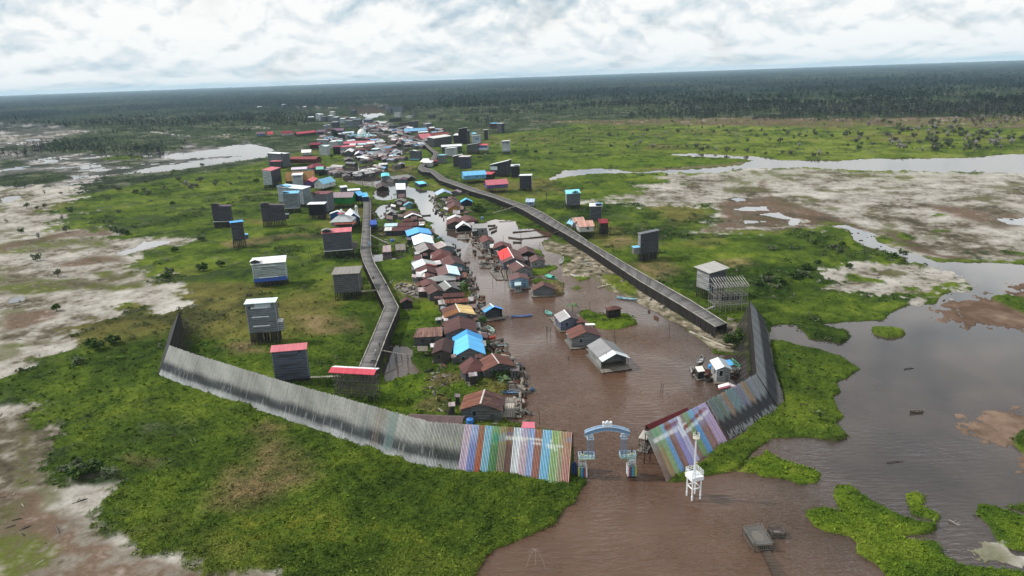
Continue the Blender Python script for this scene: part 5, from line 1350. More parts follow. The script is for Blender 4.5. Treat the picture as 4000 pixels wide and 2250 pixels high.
T('C', (1515, 972), (1868, 945), 225, 95, 9, (.115, .125, .155), PINK, 'big dark grey tower with pink red roof beside the left boardwalk', rc=(0, 0, .8, .8), hut=(0, .30, 1.5, (.11, .12, .14), GREYR), strip=True, porch=(2, 2.5, 3, (.2, .2, .2), (.35, .3, .22)), rv=52)
T('C', (635, 1362), (1045, 1325), 225, 80, 10, (.40, .48, .50), (.80, .81, .82), 'wide white tower with white roof and a blue band along its foot', rc=(0, 0, 1.2, 1.2), hut=(-.02, .24, 1.4, (.10, .11, .14), (.75, .77, .78)), band=(.20, (.03, .09, .38)), vents=2, ventc=(.5, .56, .58), rv=78)
T('W', (845, 737), (908, 733), 46, 22, 8, (.14, .145, .16), (.26, .24, .22), 'square weathered grey tower with flat board roof joined to the boardwalk by a footbridge', rc=(0, 0, .2, .2), over=.6, side=None, rv=18)
T('N', (925, 246), (1195, 226), 275, 118, 9, (.21, .235, .27), (.62, .72, .76), 'tall grey tower with pale blue roof and three white ledges', rc=(0, 0, .3, .3), vents=3, ventc=(.5, .54, .58), windows=((.08, .16, .82, .9, (.02, .02, .02)), (.3, .85, .83, .97, (.36, .42, .46))), porch=(2, 1.6, 3.2, (.3, .33, .36), (.5, .5, .5)), rv=42)
T('N', (1160, 692), (1476, 662), 270, 55, 8, (.125, .145, .20), PINK, 'grey blue tower with bright pink roof just behind the slat barrier', rc=(0, 0, .8, .8), vents=3, ventc=(.035, .038, .045), windows=((.76, .86, .9, .97, (.012, .012, .012)),), over=.35, rv=52)
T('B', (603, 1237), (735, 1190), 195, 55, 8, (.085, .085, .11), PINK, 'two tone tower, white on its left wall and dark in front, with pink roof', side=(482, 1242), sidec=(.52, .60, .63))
T('B', (572, 1002), (718, 1000), 92, 20, 8, LILG, PINK, 'squat grey tower with pink red roof at the edge of the left pond', rc=(0, 0, .5, .5), rv=38)
T('B', (752, 985), (857, 968), 180, 28, 7, (.13, .15, .18), (.72, .76, .78), 'slim grey tower with white roof next to the long red house', rc=(0, 0, .5, .5), hut=(-.2, .15, .8, (.4, .4, .4), (.75, .76, .78)), rv=26)
Gb('B', (868, 838), (1245, 838), 100, 26, (.48, .12, .13), wall=(.13, .045, .05), label='long red walled stilt house with pale edged red roof', zr=9.5, base=3.2, stilt=True, rust=.2, windows=2, name='stilt_house')
Gb('B', (1005, 745), (1145, 738), 90, 30, (.80, .80, .80), wall=(.50, .52, .52), label='small white hut with wide white roof above the pond meadow', zr=8, base=2, stilt=True, rust=.05, name='stilt_house')
Gb('B', (770, 1062), (1185, 1036), 205, 95, (.52, .32, .12), (.45, .25, .09), wall=(.10, .075, .05), label='large hall with a big golden orange roof', zr=11.5, base=3.0, stilt=True, rust=.18, rc=(.6, .4, .2), windows=2, name='stilt_house')
T('B', (892, 1257), (1032, 1248), 150, 20, 6, (.46, .54, .57), (.70, .74, .76), 'white tower standing in front of the golden roof hall', rc=(0, 0, .2, .2), windows=((.1, .9, .78, .93, (.10, .13, .17)),), rv=40)
Gb('B', (1090, 1170), (1170, 1122), 135, 30, (.62, .16, .17), wall=(.15, .09, .24), label='small purple house with a red roof right of the white tower', zr=7.5, base=2.5, stilt=True, rust=.1, name='stilt_house')
Gb('B', (1235, 1165), (1420, 1120), 165, 60, (.25, .56, .72), (.24, .52, .70), wall=(.72, .76, .80), label='white stilt house with a wide turquoise roof', zr=10, base=2.8, stilt=True, rust=.06, name='stilt_house')
Gb('B', (862, 995), (1085, 983), 66, 22, (.66, .58, .68), wall=(.30, .36, .44), label='long low house with pale lilac roof behind the golden hall', zr=8, base=2.5, stilt=True, rust=.08, name='stilt_house')
Gb('B', (1100, 950), (1310, 925), 120, 42, (.40, .09, .13), wall=(.24, .27, .34), label='red hip roofed house behind the turquoise roof', zr=9, base=2.5, stilt=True, hip=.8, hipf=.8, rust=.1, name='stilt_house')
Sh('B', [(1208, 1025), (1320, 1020), (1318, 985), (1215, 990)], 6.5, (0, 0, .5, .5), (.20, .48, .40), (.05, .04, .06), 'sea green awning roof over a dark shop front', stilt=True, base=2.5, rust=.05, name='awning_shop', cat='shop')
# green house and neighbours
T('C', (1375, 470), (1560, 470), 215, 30, 8, (.19, .21, .245), (.36, .13, .15), 'grey tower with dusty red roof joined to the green house', rc=(0, 0, .3, .3), hut=(-.02, .32, .9, (.25, .26, .28), (.40, .13, .14)), rv=40)
Gb('C', (1570, 232), (1880, 225), 120, 46, (.36, .28, .31), wall=(.035, .30, .075), label='bright green stilt house with a long pinkish grey roof', zr=11, base=4.0, stilt=True, windows=3, rust=.12, name='stilt_house', over=.4)
Gb('C', (1885, 222), (1960, 212), 110, 40, (.14, .44, .78), wall=(.04, .06, .16), label='blue roofed stilt house at the top end of the left boardwalk', zr=10.5, base=4, stilt=True, rust=.06, name='stilt_house')
Sh('C', [(1975, 290), (2062, 285), (2040, 240), (1965, 245)], 7.5, (0, 0, .4, .4), (.13, .42, .72), (.05, .07, .17), 'low blue roofed stall at the boardwalk head', stilt=True, base=4.2, rust=.05, name='stall', cat='stall')
Gb('C', (1690, 150), (1780, 140), 60, 15, (.7, .72, .73), wall=(.12, .14, .18), label='small white roofed shed behind the green house by the jetty', zr=7.5, base=3, stilt=True, rust=.05, name='stilt_house')
Gb('C', (1790, 190), (1950, 178), 60, 14, (.74, .76, .78), wall=(.25, .27, .3), label='long white roof just behind the blue roofed stilt house', zr=8, base=3, stilt=True, rust=.05, name='stilt_house')
# mosque with tiered roof
def mosque():
    a, b_ = GP(sp('C', (1590, 745))), GP(sp('C', (1880, 735)))
    u = b_-a; w = u.length; root = thing('mosque', a, math.atan2(u.y, u.x), 'small mosque with grey tiered roof, silver dome and red trim beside the boardwalk', 'mosque')
    d = 12.0; xm, ym = w*.40, d*.55
    b = MB(); b.box(.6, w-.8, .8, d, 3.8, 6.6); b.build('wall', wood((.36, .40, .42)), root)
    b = MB(); z0, z1 = 6.6, 9.4; r0x, r0y, r1 = w*.48, d*.62, 1.6
    q0 = [(w*.46-r0x, ym-r0y), (w*.46+r0x, ym-r0y), (w*.46+r0x, ym+r0y), (w*.46-r0x, ym+r0y)]; q1 = [(w*.42-r1, ym-r1), (w*.42+r1, ym-r1), (w*.42+r1, ym+r1), (w*.42-r1, ym+r1)]
    b.hexa([(x, y, z0) for x, y in q0]+[(x, y, z1) for x, y in q1]); b.build('roof', sheet((.42, .44, .45), .1), root)
    b = MB(); cx = w*.42; b.hexa([(cx-1.7, ym-1.7, 9.2), (cx+1.7, ym-1.7, 9.2), (cx+1.7, ym+1.7, 9.2), (cx-1.7, ym+1.7, 9.2), (cx-1.5, ym-1.5, 10.4), (cx+1.5, ym-1.5, 10.4), (cx+1.5, ym+1.5, 10.4), (cx-1.5, ym+1.5, 10.4)]); b.build('lantern', paint((.5, .52, .55), .5), root)
    b = MB(); b.box(cx-2.1, cx+2.1, ym-2.1, ym+2.1, 10.42, 10.7); b.build('lantern_roof', paint((.45, .07, .08), .5), root)
    b = MB(); b.cyl((cx, ym, 10.71), (cx, ym, 11.2), 1.0, 1.05, 12); b.dome((cx, ym, 11.2), 1.1, 1.7, 12, 5); b.cyl((cx, ym, 12.8), (cx, ym, 14.2), .07, .03, 6); b.build('dome', paint((.70, .72, .74), .25, .05), root)
    b = MB(); b.hexa([(w*.2, -3.0, 5.6), (w+1.5, -3.0, 5.6), (w+1.5, .78, 6.3), (w*.2, .78, 6.3), (w*.2, -3.0, 5.75), (w+1.5, -3.0, 5.75), (w+1.5, .78, 6.45), (w*.2, .78, 6.45)]); b.build('porch_roof', sheet((.42, .10, .06), .4), root)
    nx = 7
    for j in range(3):
        for i in range(nx): post('stilt', root, .7+(w-1.6)*i/(nx-1), .9+(d-1)*j/2, -.8, 3.8, .14)
    b = MB(); b.box(w*.25, w*.95, -.02, .02, 3.8, 5.2) ; b.build('railing', paint((.05, .05, .06), .8), root)
mosque()
def minaret():
    P = GP(sp('C', (1925, 640))); h = hgt(P, sp('C', (0, 385))[1]); root = thing('minaret', P, 0, 'white lattice minaret with a small dome beside the left boardwalk', 'minaret')
    wp = paint((.62, .66, .66), .6); b = MB()
    for i in range(9):
        z0, z1 = h*.88*i/9, h*.88*(i+1)/9; r0, r1 = 1.1-.07*i, 1.1-.07*(i+1)
        for sx, sy in ((-1, -1), (1, -1), (1, 1), (-1, 1)):
            b.beam((sx*r0, sy*r0, z0), (sx*r1, sy*r1, z1), .2); b.beam((sx*r0, sy*r0, z0), (-sy*r1, sx*r1, z1), .1); b.beam((sx*r1, sy*r1, z1), (-sy*r1, sx*r1, z1), .1)
    b.build('lattice', wp, root)
    b = MB(); b.cyl((0, 0, h*.88), (0, 0, h*.9), 1.0, 1.0, 10); b.build('gallery', wp, root)
    b = MB(); b.dome((0, 0, h*.9), .7, h*.08, 10, 4); b.cyl((0, 0, h*.97), (0, 0, h*1.03), .06, .03, 5); b.build('dome', paint((.72, .74, .75), .3), root)
minaret()
Gb('C', (1660, 470), (1670, 455), 190, 26, (.72, .76, .79), wall=(.03, .10, .34), label='blue walled shed with a white roof behind the tiered mosque', zr=7, base=1.5, stilt=True, rust=.05, name='stilt_house')
Gb('C', (1868, 495), (1830, 432), 165, 60, (.62, .70, .80), (.60, .68, .78), wall=(.07, .08, .22), label='white gabled hall with dark blue gable between mosque and minaret', zr=9, base=3.6, stilt=True, rust=.05, name='stilt_house')
# unfinished frame house behind the barrier
def frame_house(key, A, B, rows_px, h_px, dep, label, levels, roof=None, slant=False):
    k = TILE[key][2]; a, b_ = sp(key, A), sp(key, B); PA, PB = GP(a), GP(b_); u = PB-PA; w = u.length
    root = thing('frame_house', PA, math.atan2(u.y, u.x), label, 'house frame'); h = hgt(PA, a[1]-h_px/k)
    nx, ny = max(4, int(w/1.6)), 4; wm = wood((.19, .175, .165) if not slant else (.36, .35, .34))
    for j in range(ny):
        for i in range(nx):
            b = MB(); x, y = w*i/(nx-1), dep*j/(ny-1); b.beam((x, y, -.8), (x, y, h), .16); b.build('post', wm, root)
    for lv in range(levels):
        z = h*(.34+.64*lv/max(1, levels-1)); b = MB()
        for j in range(ny): b.beam((-.3, dep*j/(ny-1), z), (w+.3, dep*j/(ny-1), z), .2)
        for i in range(nx): b.beam((w*i/(nx-1), -.3, z+.16), (w*i/(nx-1), dep+.3, z+.16), .14)
        b.build('floor_frame', wm, root)
    b = MB()
    for i in range(0, nx-1, 2): b.beam((w*i/(nx-1), -.1, h*.34), (w*(i+1)/(nx-1), -.1, h*.66), .12); b.beam((w*(i+1)/(nx-1), -.1, h*.66), (w*i/(nx-1), -.1, h*.98), .12)
    b.build('brace', wm, root)
    if slant:
        b = MB()
        for i in range(nx*2-1):
            x = w*i/(2*nx-2); b.beam((x, -1.0, h+.35), (x+.5, dep+.8, h+1.9), .2)
        b.build('rafter', wood((.44, .43, .42)), root)
        b = MB(); b.box(w*.3, w*.9, dep*.5, dep*.5+.1, h*.40, h*.60); b.build('wall_panel', wood((.08, .085, .095)), root)
        b = MB(); b.beam((-.5, -.5, h*.34), (-5.5, -4.5, 3.6), .9, .15); b.build('gangway', wood((.36, .35, .34)), root)
    if roof:
        b = MB(); b.hexa([(-1, -.7, h+.1), (w+1, -.7, h+.1), (w+1, dep*.32, h+.8), (-1, dep*.32, h+.8), (-1, -.7, h+.25), (w+1, -.7, h+.25), (w+1, dep*.32, h+.95), (-1, dep*.32, h+.95)]); b.build('roof', sheet(roof, .1), root)
        b = MB(); b.hexa([(-1, dep*.32, h+.8), (w+1, dep*.32, h+.8), (w+1, dep*.32+2, h+.3), (-1, dep*.32+2, h+.3), (-1, dep*.32, h+.96), (w+1, dep*.32, h+.96), (w+1, dep*.32+2, h+.45), (-1, dep*.32+2, h+.45)]); b.build('roof_slope', sheet((.72, .74, .75), .05), root)
        b = MB(); b.quad([(w+.3, -.8, h+.05), (w+.3, dep*.5, h+1.3), (w+.3, dep*.5, h+.05)][::1]); b.quad([(w+.32, -.8, h+.05), (w+.32, dep*.5, h+.05), (w+.32, dep*.5, h+1.3)]); b.build('gable_panel', paint((.3, .55, .72), .5), root)
    return root
frame_house('N', (1725, 905), (2085, 928), 4, 290, 4.5, 'unfinished timber frame house with a bright red and white roof behind the barrier', 4, (.50, .07, .10))
frame_house('J', (845, 1010), (1205, 985), 4, 300, 6.0, 'open grey timber skeleton of a tower with bare rafters near the boardwalk end', 3, None, True)
# ------------------------------------------------------------------ right bank towers
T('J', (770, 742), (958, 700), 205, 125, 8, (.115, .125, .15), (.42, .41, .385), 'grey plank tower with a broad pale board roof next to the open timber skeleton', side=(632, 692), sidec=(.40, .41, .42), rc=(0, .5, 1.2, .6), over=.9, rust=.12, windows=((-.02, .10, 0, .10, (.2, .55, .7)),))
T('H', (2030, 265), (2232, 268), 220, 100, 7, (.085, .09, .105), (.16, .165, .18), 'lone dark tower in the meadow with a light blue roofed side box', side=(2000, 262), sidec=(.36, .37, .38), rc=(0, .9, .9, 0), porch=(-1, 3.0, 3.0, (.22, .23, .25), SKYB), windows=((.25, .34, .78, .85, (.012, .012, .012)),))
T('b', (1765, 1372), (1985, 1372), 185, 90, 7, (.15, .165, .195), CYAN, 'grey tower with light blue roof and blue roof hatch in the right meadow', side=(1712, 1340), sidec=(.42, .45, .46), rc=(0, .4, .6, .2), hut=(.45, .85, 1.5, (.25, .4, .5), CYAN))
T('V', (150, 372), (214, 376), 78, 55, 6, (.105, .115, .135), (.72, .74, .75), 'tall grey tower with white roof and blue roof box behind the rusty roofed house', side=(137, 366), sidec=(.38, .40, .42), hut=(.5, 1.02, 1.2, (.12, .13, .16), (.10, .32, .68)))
Gb('Z', (75, 950), (165, 945), 62, 22, (.52, .28, .22), wall=(.68, .68, .66), label='white stilt house with rust streaked red and white roofs beside the right boardwalk', zr=9.5, base=4.4, stilt=True, rust=.6, rc=(.62, .60, .58), name='stilt_house')
Gb('Z', (48, 932), (112, 926), 42, 18, (.55, .33, .27), wall=(.60, .60, .60), label='smaller rust streaked roof behind the white stilt house', zr=9.5, base=4.4, stilt=True, rust=.6, rc=(.66, .63, .6), name='stilt_house', windows=1)
Sh('Z', [(18, 962), (52, 972), (62, 950), (38, 944)], 7.0, (0, 0, .6, .6), (.25, .52, .72), (.4, .4, .4), 'light blue awning on posts at the corner of the white stilt house', posts=True, base=4, stilt=False, raft_=False, rust=.03, name='awning', cat='awning')
T('Z', (206, 992), (250, 990), 30, 42, 4, (.07, .055, .055), (.45, .06, .09), 'small dark hut with red roof on tall stilts right of the white stilt house', rc=(0, 0, 1.2, 1.2))
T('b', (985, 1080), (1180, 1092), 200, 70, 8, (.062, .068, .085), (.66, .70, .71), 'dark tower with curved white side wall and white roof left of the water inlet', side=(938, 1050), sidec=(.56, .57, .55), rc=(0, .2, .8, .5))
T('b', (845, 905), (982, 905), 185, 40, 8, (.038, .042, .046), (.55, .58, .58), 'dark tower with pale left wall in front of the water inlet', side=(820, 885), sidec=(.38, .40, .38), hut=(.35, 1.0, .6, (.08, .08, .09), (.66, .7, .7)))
T('b', (490, 850), (785, 855), 150, 60, 10, (.058, .062, .078), (.58, .63, .64), 'broad dark tower whose white roof climbs to the right behind the blue house', rc=(-.2, 3.6, 3.8, 0), windows=((.02, .42, .45, .85, (.50, .58, .60)),))
T('b', (375, 930), (505, 935), 75, 30, 7, (.052, .045, .052), (.50, .08, .11), 'dark hall with a crimson roof squeezed between blue and purple houses', rc=(0, 0, 1, 1))
Gb('b', (20, 815), (405, 790), 150, 48, (.16, .44, .76), wall=(.17, .46, .72), label='long sky blue stilt house with matching blue roof', zr=10, base=4.2, stilt=True, windows=2, rust=.06, name='stilt_house')
Gb('b', (400, 955), (765, 930), 150, 62, (.50, .15, .18), wall=(.16, .13, .34), label='purple stilt house with dusty pink roof above the right boardwalk', zr=10, base=4.4, stilt=True, windows=2, rust=.12, name='stilt_house')
Gb('b', (1085, 1262), (1235, 1262), 100, 40, (.38, .36, .34), (.4, .5, .62), wall=(.30, .36, .48), label='little grey and blue roofed hut on stilts near the right boardwalk', zr=8, base=3.6, stilt=True, rust=.3, name='stilt_house')
T('b', (690, 475), (805, 475), 165, 60, 5.5, (.47, .52, .57), (.72, .74, .75), 'white tower on short stilts alone in the green meadow', rc=(0, .7, .9, .2), windows=((0.02, .98, .80, .97, (.05, .06, .09)),), vents=2, ventc=(.6, .64, .68))
T('b', (105, 475), (285, 475), 105, 60, 8, (.125, .135, .135), (.40, .43, .43), 'weathered grey tower with right climbing roof left of the red roofed blue tower', rc=(0, 1.8, 1.8, 0))
T('b', (290, 455), (442, 455), 80, 75, 6, (.42, .48, .52), (.50, .10, .12), 'small blue and white tower with a red roof', rc=(0, 0, 1, 1), band=(.48, (.42, .50, .58)), windows=((0, 1, .5, .98, (.05, .10, .28)),))
T('b', (190, 330), (315, 330), 110, 30, 6, (.42, .52, .62), (.72, .75, .76), 'pale blue tower with dark louvres and a white roof', rc=(0, 1.2, 1.2, 0), windows=((.4, .95, .62, .70, (.03, .06, .16)), (.4, .95, .45, .52, (.05, .1, .2))))
T('b', (-20, 335), (115, 335), 235, 20, 9, (.05, .048, .062), (.66, .69, .70), 'tall dark tower with white right climbing roof', rc=(0, 1.6, 1.6, 0), side=(-45, 320), sidec=(.3, .3, .32))
T('b', (395, 268), (458, 268), 150, 30, 5, (.075, .08, .09), (.72, .75, .76), 'thin dark tower with a pale left wall and white cap', side=(380, 262), sidec=(.4, .42, .44), rc=(0, .2, .3, .1))
T('b', (482, 80), (600, 80), 70, 20, 7, (.075, .05, .06), SKYB, 'dark red tower with a pale blue roof at the meadow edge', rc=(0, 0, .4, .4))
T('b', (612, 160), (680, 165), 150, 10, 6, (.075, .08, .095), (.68, .72, .73), 'dark tower with white roof and a low side box at the meadow edge', porch=(-1, 3, 4, (.09, .09, .1), (.45, .48, .5)), rc=(0, .3, .5, .2))
Gb('b', (175, 165), (235, 160), 70, 14, CYAN, wall=(.3, .36, .36), label='tiny hut with a bright cyan roof in the far meadow', zr=6, base=1.5, stilt=True, rust=.05, name='stilt_house', simple=True)
# ------------------------------------------------------------------ upper village, right side of the river
T('a', (2035, 1432), (2240, 1430), 230, 20, 8, (.080, .085, .125), (.55, .50, .50), 'slate blue tower with patchy white and rust roof', rust=.5, rc=(0, 0, .4, .4))
T('a', (1915, 1390), (2100, 1390), 200, 20, 8, (.085, .088, .09), (.66, .68, .68), 'dark tower with pale left wall behind the slate blue tower', side=(1895, 1380), sidec=(.5, .5, .47), rc=(0, 1.6, 1.7, .1))
T('a', (1755, 1182), (1950, 1182), 150, 30, 8, (.50, .54, .58), (.62, .66, .66), 'white tower with a shaded gable roof in the upper village', rc=(0, .8, .9, .1))
T('a', (1040, 1262), (1228, 1262), 170, 25, 8, (.125, .14, .175), (.12, .12, .13), 'grey blue tower with white gable edge and turquoise foot', band=(.16, (.10, .32, .42)), rc=(0, 0, .4, .4), hut=(0, .7, .7, (.14, .15, .18), (.74, .76, .77)))
Gb('a', (1660, 962), (2075, 938), 70, 32, (.78, .79, .80), wall=(.10, .10, .11), label='very long white roof on a dark shed above the bend', zr=10, base=2.5, stilt=True, rust=.05, name='stilt_house', simple=True)
T('a', (1525, 995), (1880, 935), 165, 15, 10, (.105, .112, .12), (.62, .64, .60), 'long grey barn like tower with a cream white roof', rc=(0, 0, 1.6, 1.6), simple=True)
T('a', (1920, 925), (2070, 925), 160, 10, 8, (.062, .055, .068), (.78, .80, .80), 'dark hall with a gleaming white roof beside the tall dark tower', rc=(0, 0, 1.4, 1.4), simple=True)
Gb('a', (1195, 745), (1420, 725), 170, 70, (.55, .17, .20), wall=(.2, .1, .1), label='broad pink red roof in the crowded far bank', zr=10, base=2.5, stilt=True, rust=.12, name='stilt_house', simple=True)
Gb('a', (1405, 722), (1810, 700), 110, 46, (.44, .12, .12), wall=(.2, .12, .12), label='long dull red roof running right from the pink one', zr=10, base=2.5, stilt=True, rust=.15, name='stilt_house', simple=True)
Gb('a', (915, 632), (1370, 612), 90, 46, (.22, .42, .68), (.2, .4, .6), wall=(.1, .1, .13), label='very long blue roof beside the far bend', zr=9, base=2.5, stilt=True, rust=.08, name='stilt_house', simple=True)
Gb('a', (1200, 690), (1395, 678), 40, 16, (.74, .75, .76), wall=(.3, .3, .3), label='white roof strip between the blue and the pink roofs', zr=9, base=2.5, stilt=True, rust=.06, name='stilt_house', simple=True)
Gb('a', (1415, 600), (1520, 590), 50, 20, (.72, .73, .74), wall=(.22, .08, .09), label='white roof over a red wall at the far right bank', zr=9.5, base=2.5, stilt=True, rust=.08, name='stilt_house', simple=True)
Gb('a', (1460, 690), (1580, 680), 50, 20, (.25, .42, .52), wall=(.15, .17, .2), label='teal roof behind the long dull red roof', zr=9, base=2.5, stilt=True, rust=.1, name='stilt_house', simple=True)
Gb('a', (1590, 685), (1700, 665), 40, 16, (.60, .62, .62), wall=(.2, .2, .2), label='narrow pale roof right of the teal roof', zr=9, base=2.5, stilt=True, rust=.1, name='stilt_house', simple=True)
T('a', (1365, 600), (1480, 590), 60, 10, 8, (.16, .16, .22), (.5, .53, .54), 'grey lilac tower with grey roof at the scrub edge', rc=(0, .8, .8, 0), simple=True)
T('a', (700, 730), (780, 725), 75, 8, 6, (.03, .12, .38), (.10, .28, .55), 'small deep blue hut at the far river bend', rc=(0, .3, .3, 0), simple=True)
T('a', (1318, 1398), (1462, 1398), 80, 30, 7, (.55, .57, .57), (.76, .78, .78), 'white hut with a white flat roof where the boardwalk curls', rc=(0, 0, 1, 1), windows=((.05, .18, .1, .7, (.06, .06, .07)),))
Sh('a', [(1235, 1305), (1440, 1300), (1420, 1240), (1300, 1240)], 6.0, (0, 0, .3, .3), (.74, .76, .77), (.3, .3, .3), 'wide white lean to roof left of the white hut', posts=True, base=2, raft_=False, rust=.04, name='lean_to', cat='lean-to')
T('a', (1520, 1350), (1600, 1345), 60, 50, 5, (.16, .12, .13), (.46, .08, .12), 'little crimson roofed hut right of the boardwalk curl', rc=(0, 0, .8, .8))
T('a', (1610, 1320), (1740, 1320), 150, 20, 7, (.19, .21, .21), (.20, .42, .52), 'pale grey tower with a small turquoise roof right of the curl', rc=(0, 0, .3, .3))
for A_, B_, h_, wl, rf, lb in [((720, 400), (835, 400), 88, (.46, .50, .53), (.6, .63, .66), 'plain pale tower far up the right bank'), ((950, 420), (1058, 420), 40, (.42, .5, .5), (.78, .8, .8), 'low white tower with bright roof far up the right bank'),
    ((1078, 390), (1145, 390), 100, (.17, .18, .2), (.4, .43, .46), 'slim grey tower behind the low bright roofed one'), ((1408, 420), (1512, 420), 65, (.07, .085, .11), (.16, .2, .25), 'dark tower standing alone in the scrub'),
    ((455, 245), (530, 245), 62, (.10, .11, .13), (.15, .16, .18), 'small dark tower on the point of the far lake'), ((545, 270), (620, 270), 135, (.18, .20, .25), (.24, .27, .32), 'tallest blue grey tower on the lake point'),
    ((575, 330), (660, 330), 100, (.11, .13, .16), (.3, .34, .38), 'dark tower before the tallest one on the lake point'), ((690, 300), (820, 300), 105, (.13, .17, .21), (.2, .25, .3), 'blue green tower right of the lake point'), ((825, 315), (900, 315), 118, (.14, .17, .2), (.5, .55, .58), 'grey tower with pale cap right of the lake point'),
    ((620, 490), (870, 480), 60, (.08, .09, .1), (.13, .14, .15), 'long dark shed below the pale tower'), ((830, 600), (1020, 600), 75, (.10, .075, .09), (.20, .09, .11), 'dark hall with wine red roof beside the long blue roof'), ((1005, 600), (1160, 600), 110, (.09, .09, .12), (.24, .25, .28), 'dark slate tower behind the long blue roof'), ((610, 660), (700, 660), 85, (.10, .125, .14), (.3, .4, .4), 'teal grey tower near the deep blue hut'),
    ((2020, 930), (2205, 930), 250, (.05, .046, .06), (.55, .58, .58), 'tallest dark tower on the upper right bank')]:
    T('a', A_, B_, h_, 8, 7, wl, rf, lb, simple=True, rc=(0, .6, .6, 0))
# ------------------------------------------------------------------ upper village, left side of the river
Gb('Y', (8, 598), (190, 590), 70, 30, (.34, .20, .25), wall=(.17, .27, .46), label='blue school like building with pinkish roof, leftmost beyond the pond', zr=8, base=1.8, stilt=True, rust=.1, name='stilt_house', windows=2)
Gb('Y', (220, 592), (335, 585), 75, 42, (.52, .08, .10), wall=(.52, .46, .38), label='small cream hut with a bright red roof right of the blue school', zr=8, base=1.5, stilt=True, rust=.1, name='stilt_house')
Gb('Y', (505, 580), (740, 568), 90, 44, (.44, .07, .12), wall=(.55, .62, .62), label='white building with a row of windows and a crimson roof', zr=9, base=2.0, stilt=True, rust=.1, name='stilt_house', windows=2)
Gb('Y', (790, 600), (1185, 560), 70, 34, (.50, .09, .12), wall=(.07, .06, .06), label='long bright red roof on a dark low building', zr=8, base=1.8, stilt=True, rust=.12, name='stilt_house', simple=True)
Gb('Y', (1225, 550), (1475, 540), 80, 40, (.17, .11, .17), wall=(.06, .06, .08), label='long purple brown roof beyond the red ones', zr=9, base=2, stilt=True, rust=.1, name='stilt_house', simple=True)
Gb('Y', (1535, 525), (1770, 515), 80, 40, (.22, .13, .20), wall=(.06, .06, .09), label='purple roof right of the purple brown one', zr=9, base=2, stilt=True, rust=.1, name='stilt_house', simple=True)
Gb('Y', (1085, 815), (1315, 808), 70, 32, (.44, .07, .12), wall=(.07, .025, .03), label='maroon walled house with a crimson roof above the meadow', zr=9, base=1.8, stilt=True, rust=.1, name='stilt_house', simple=True)
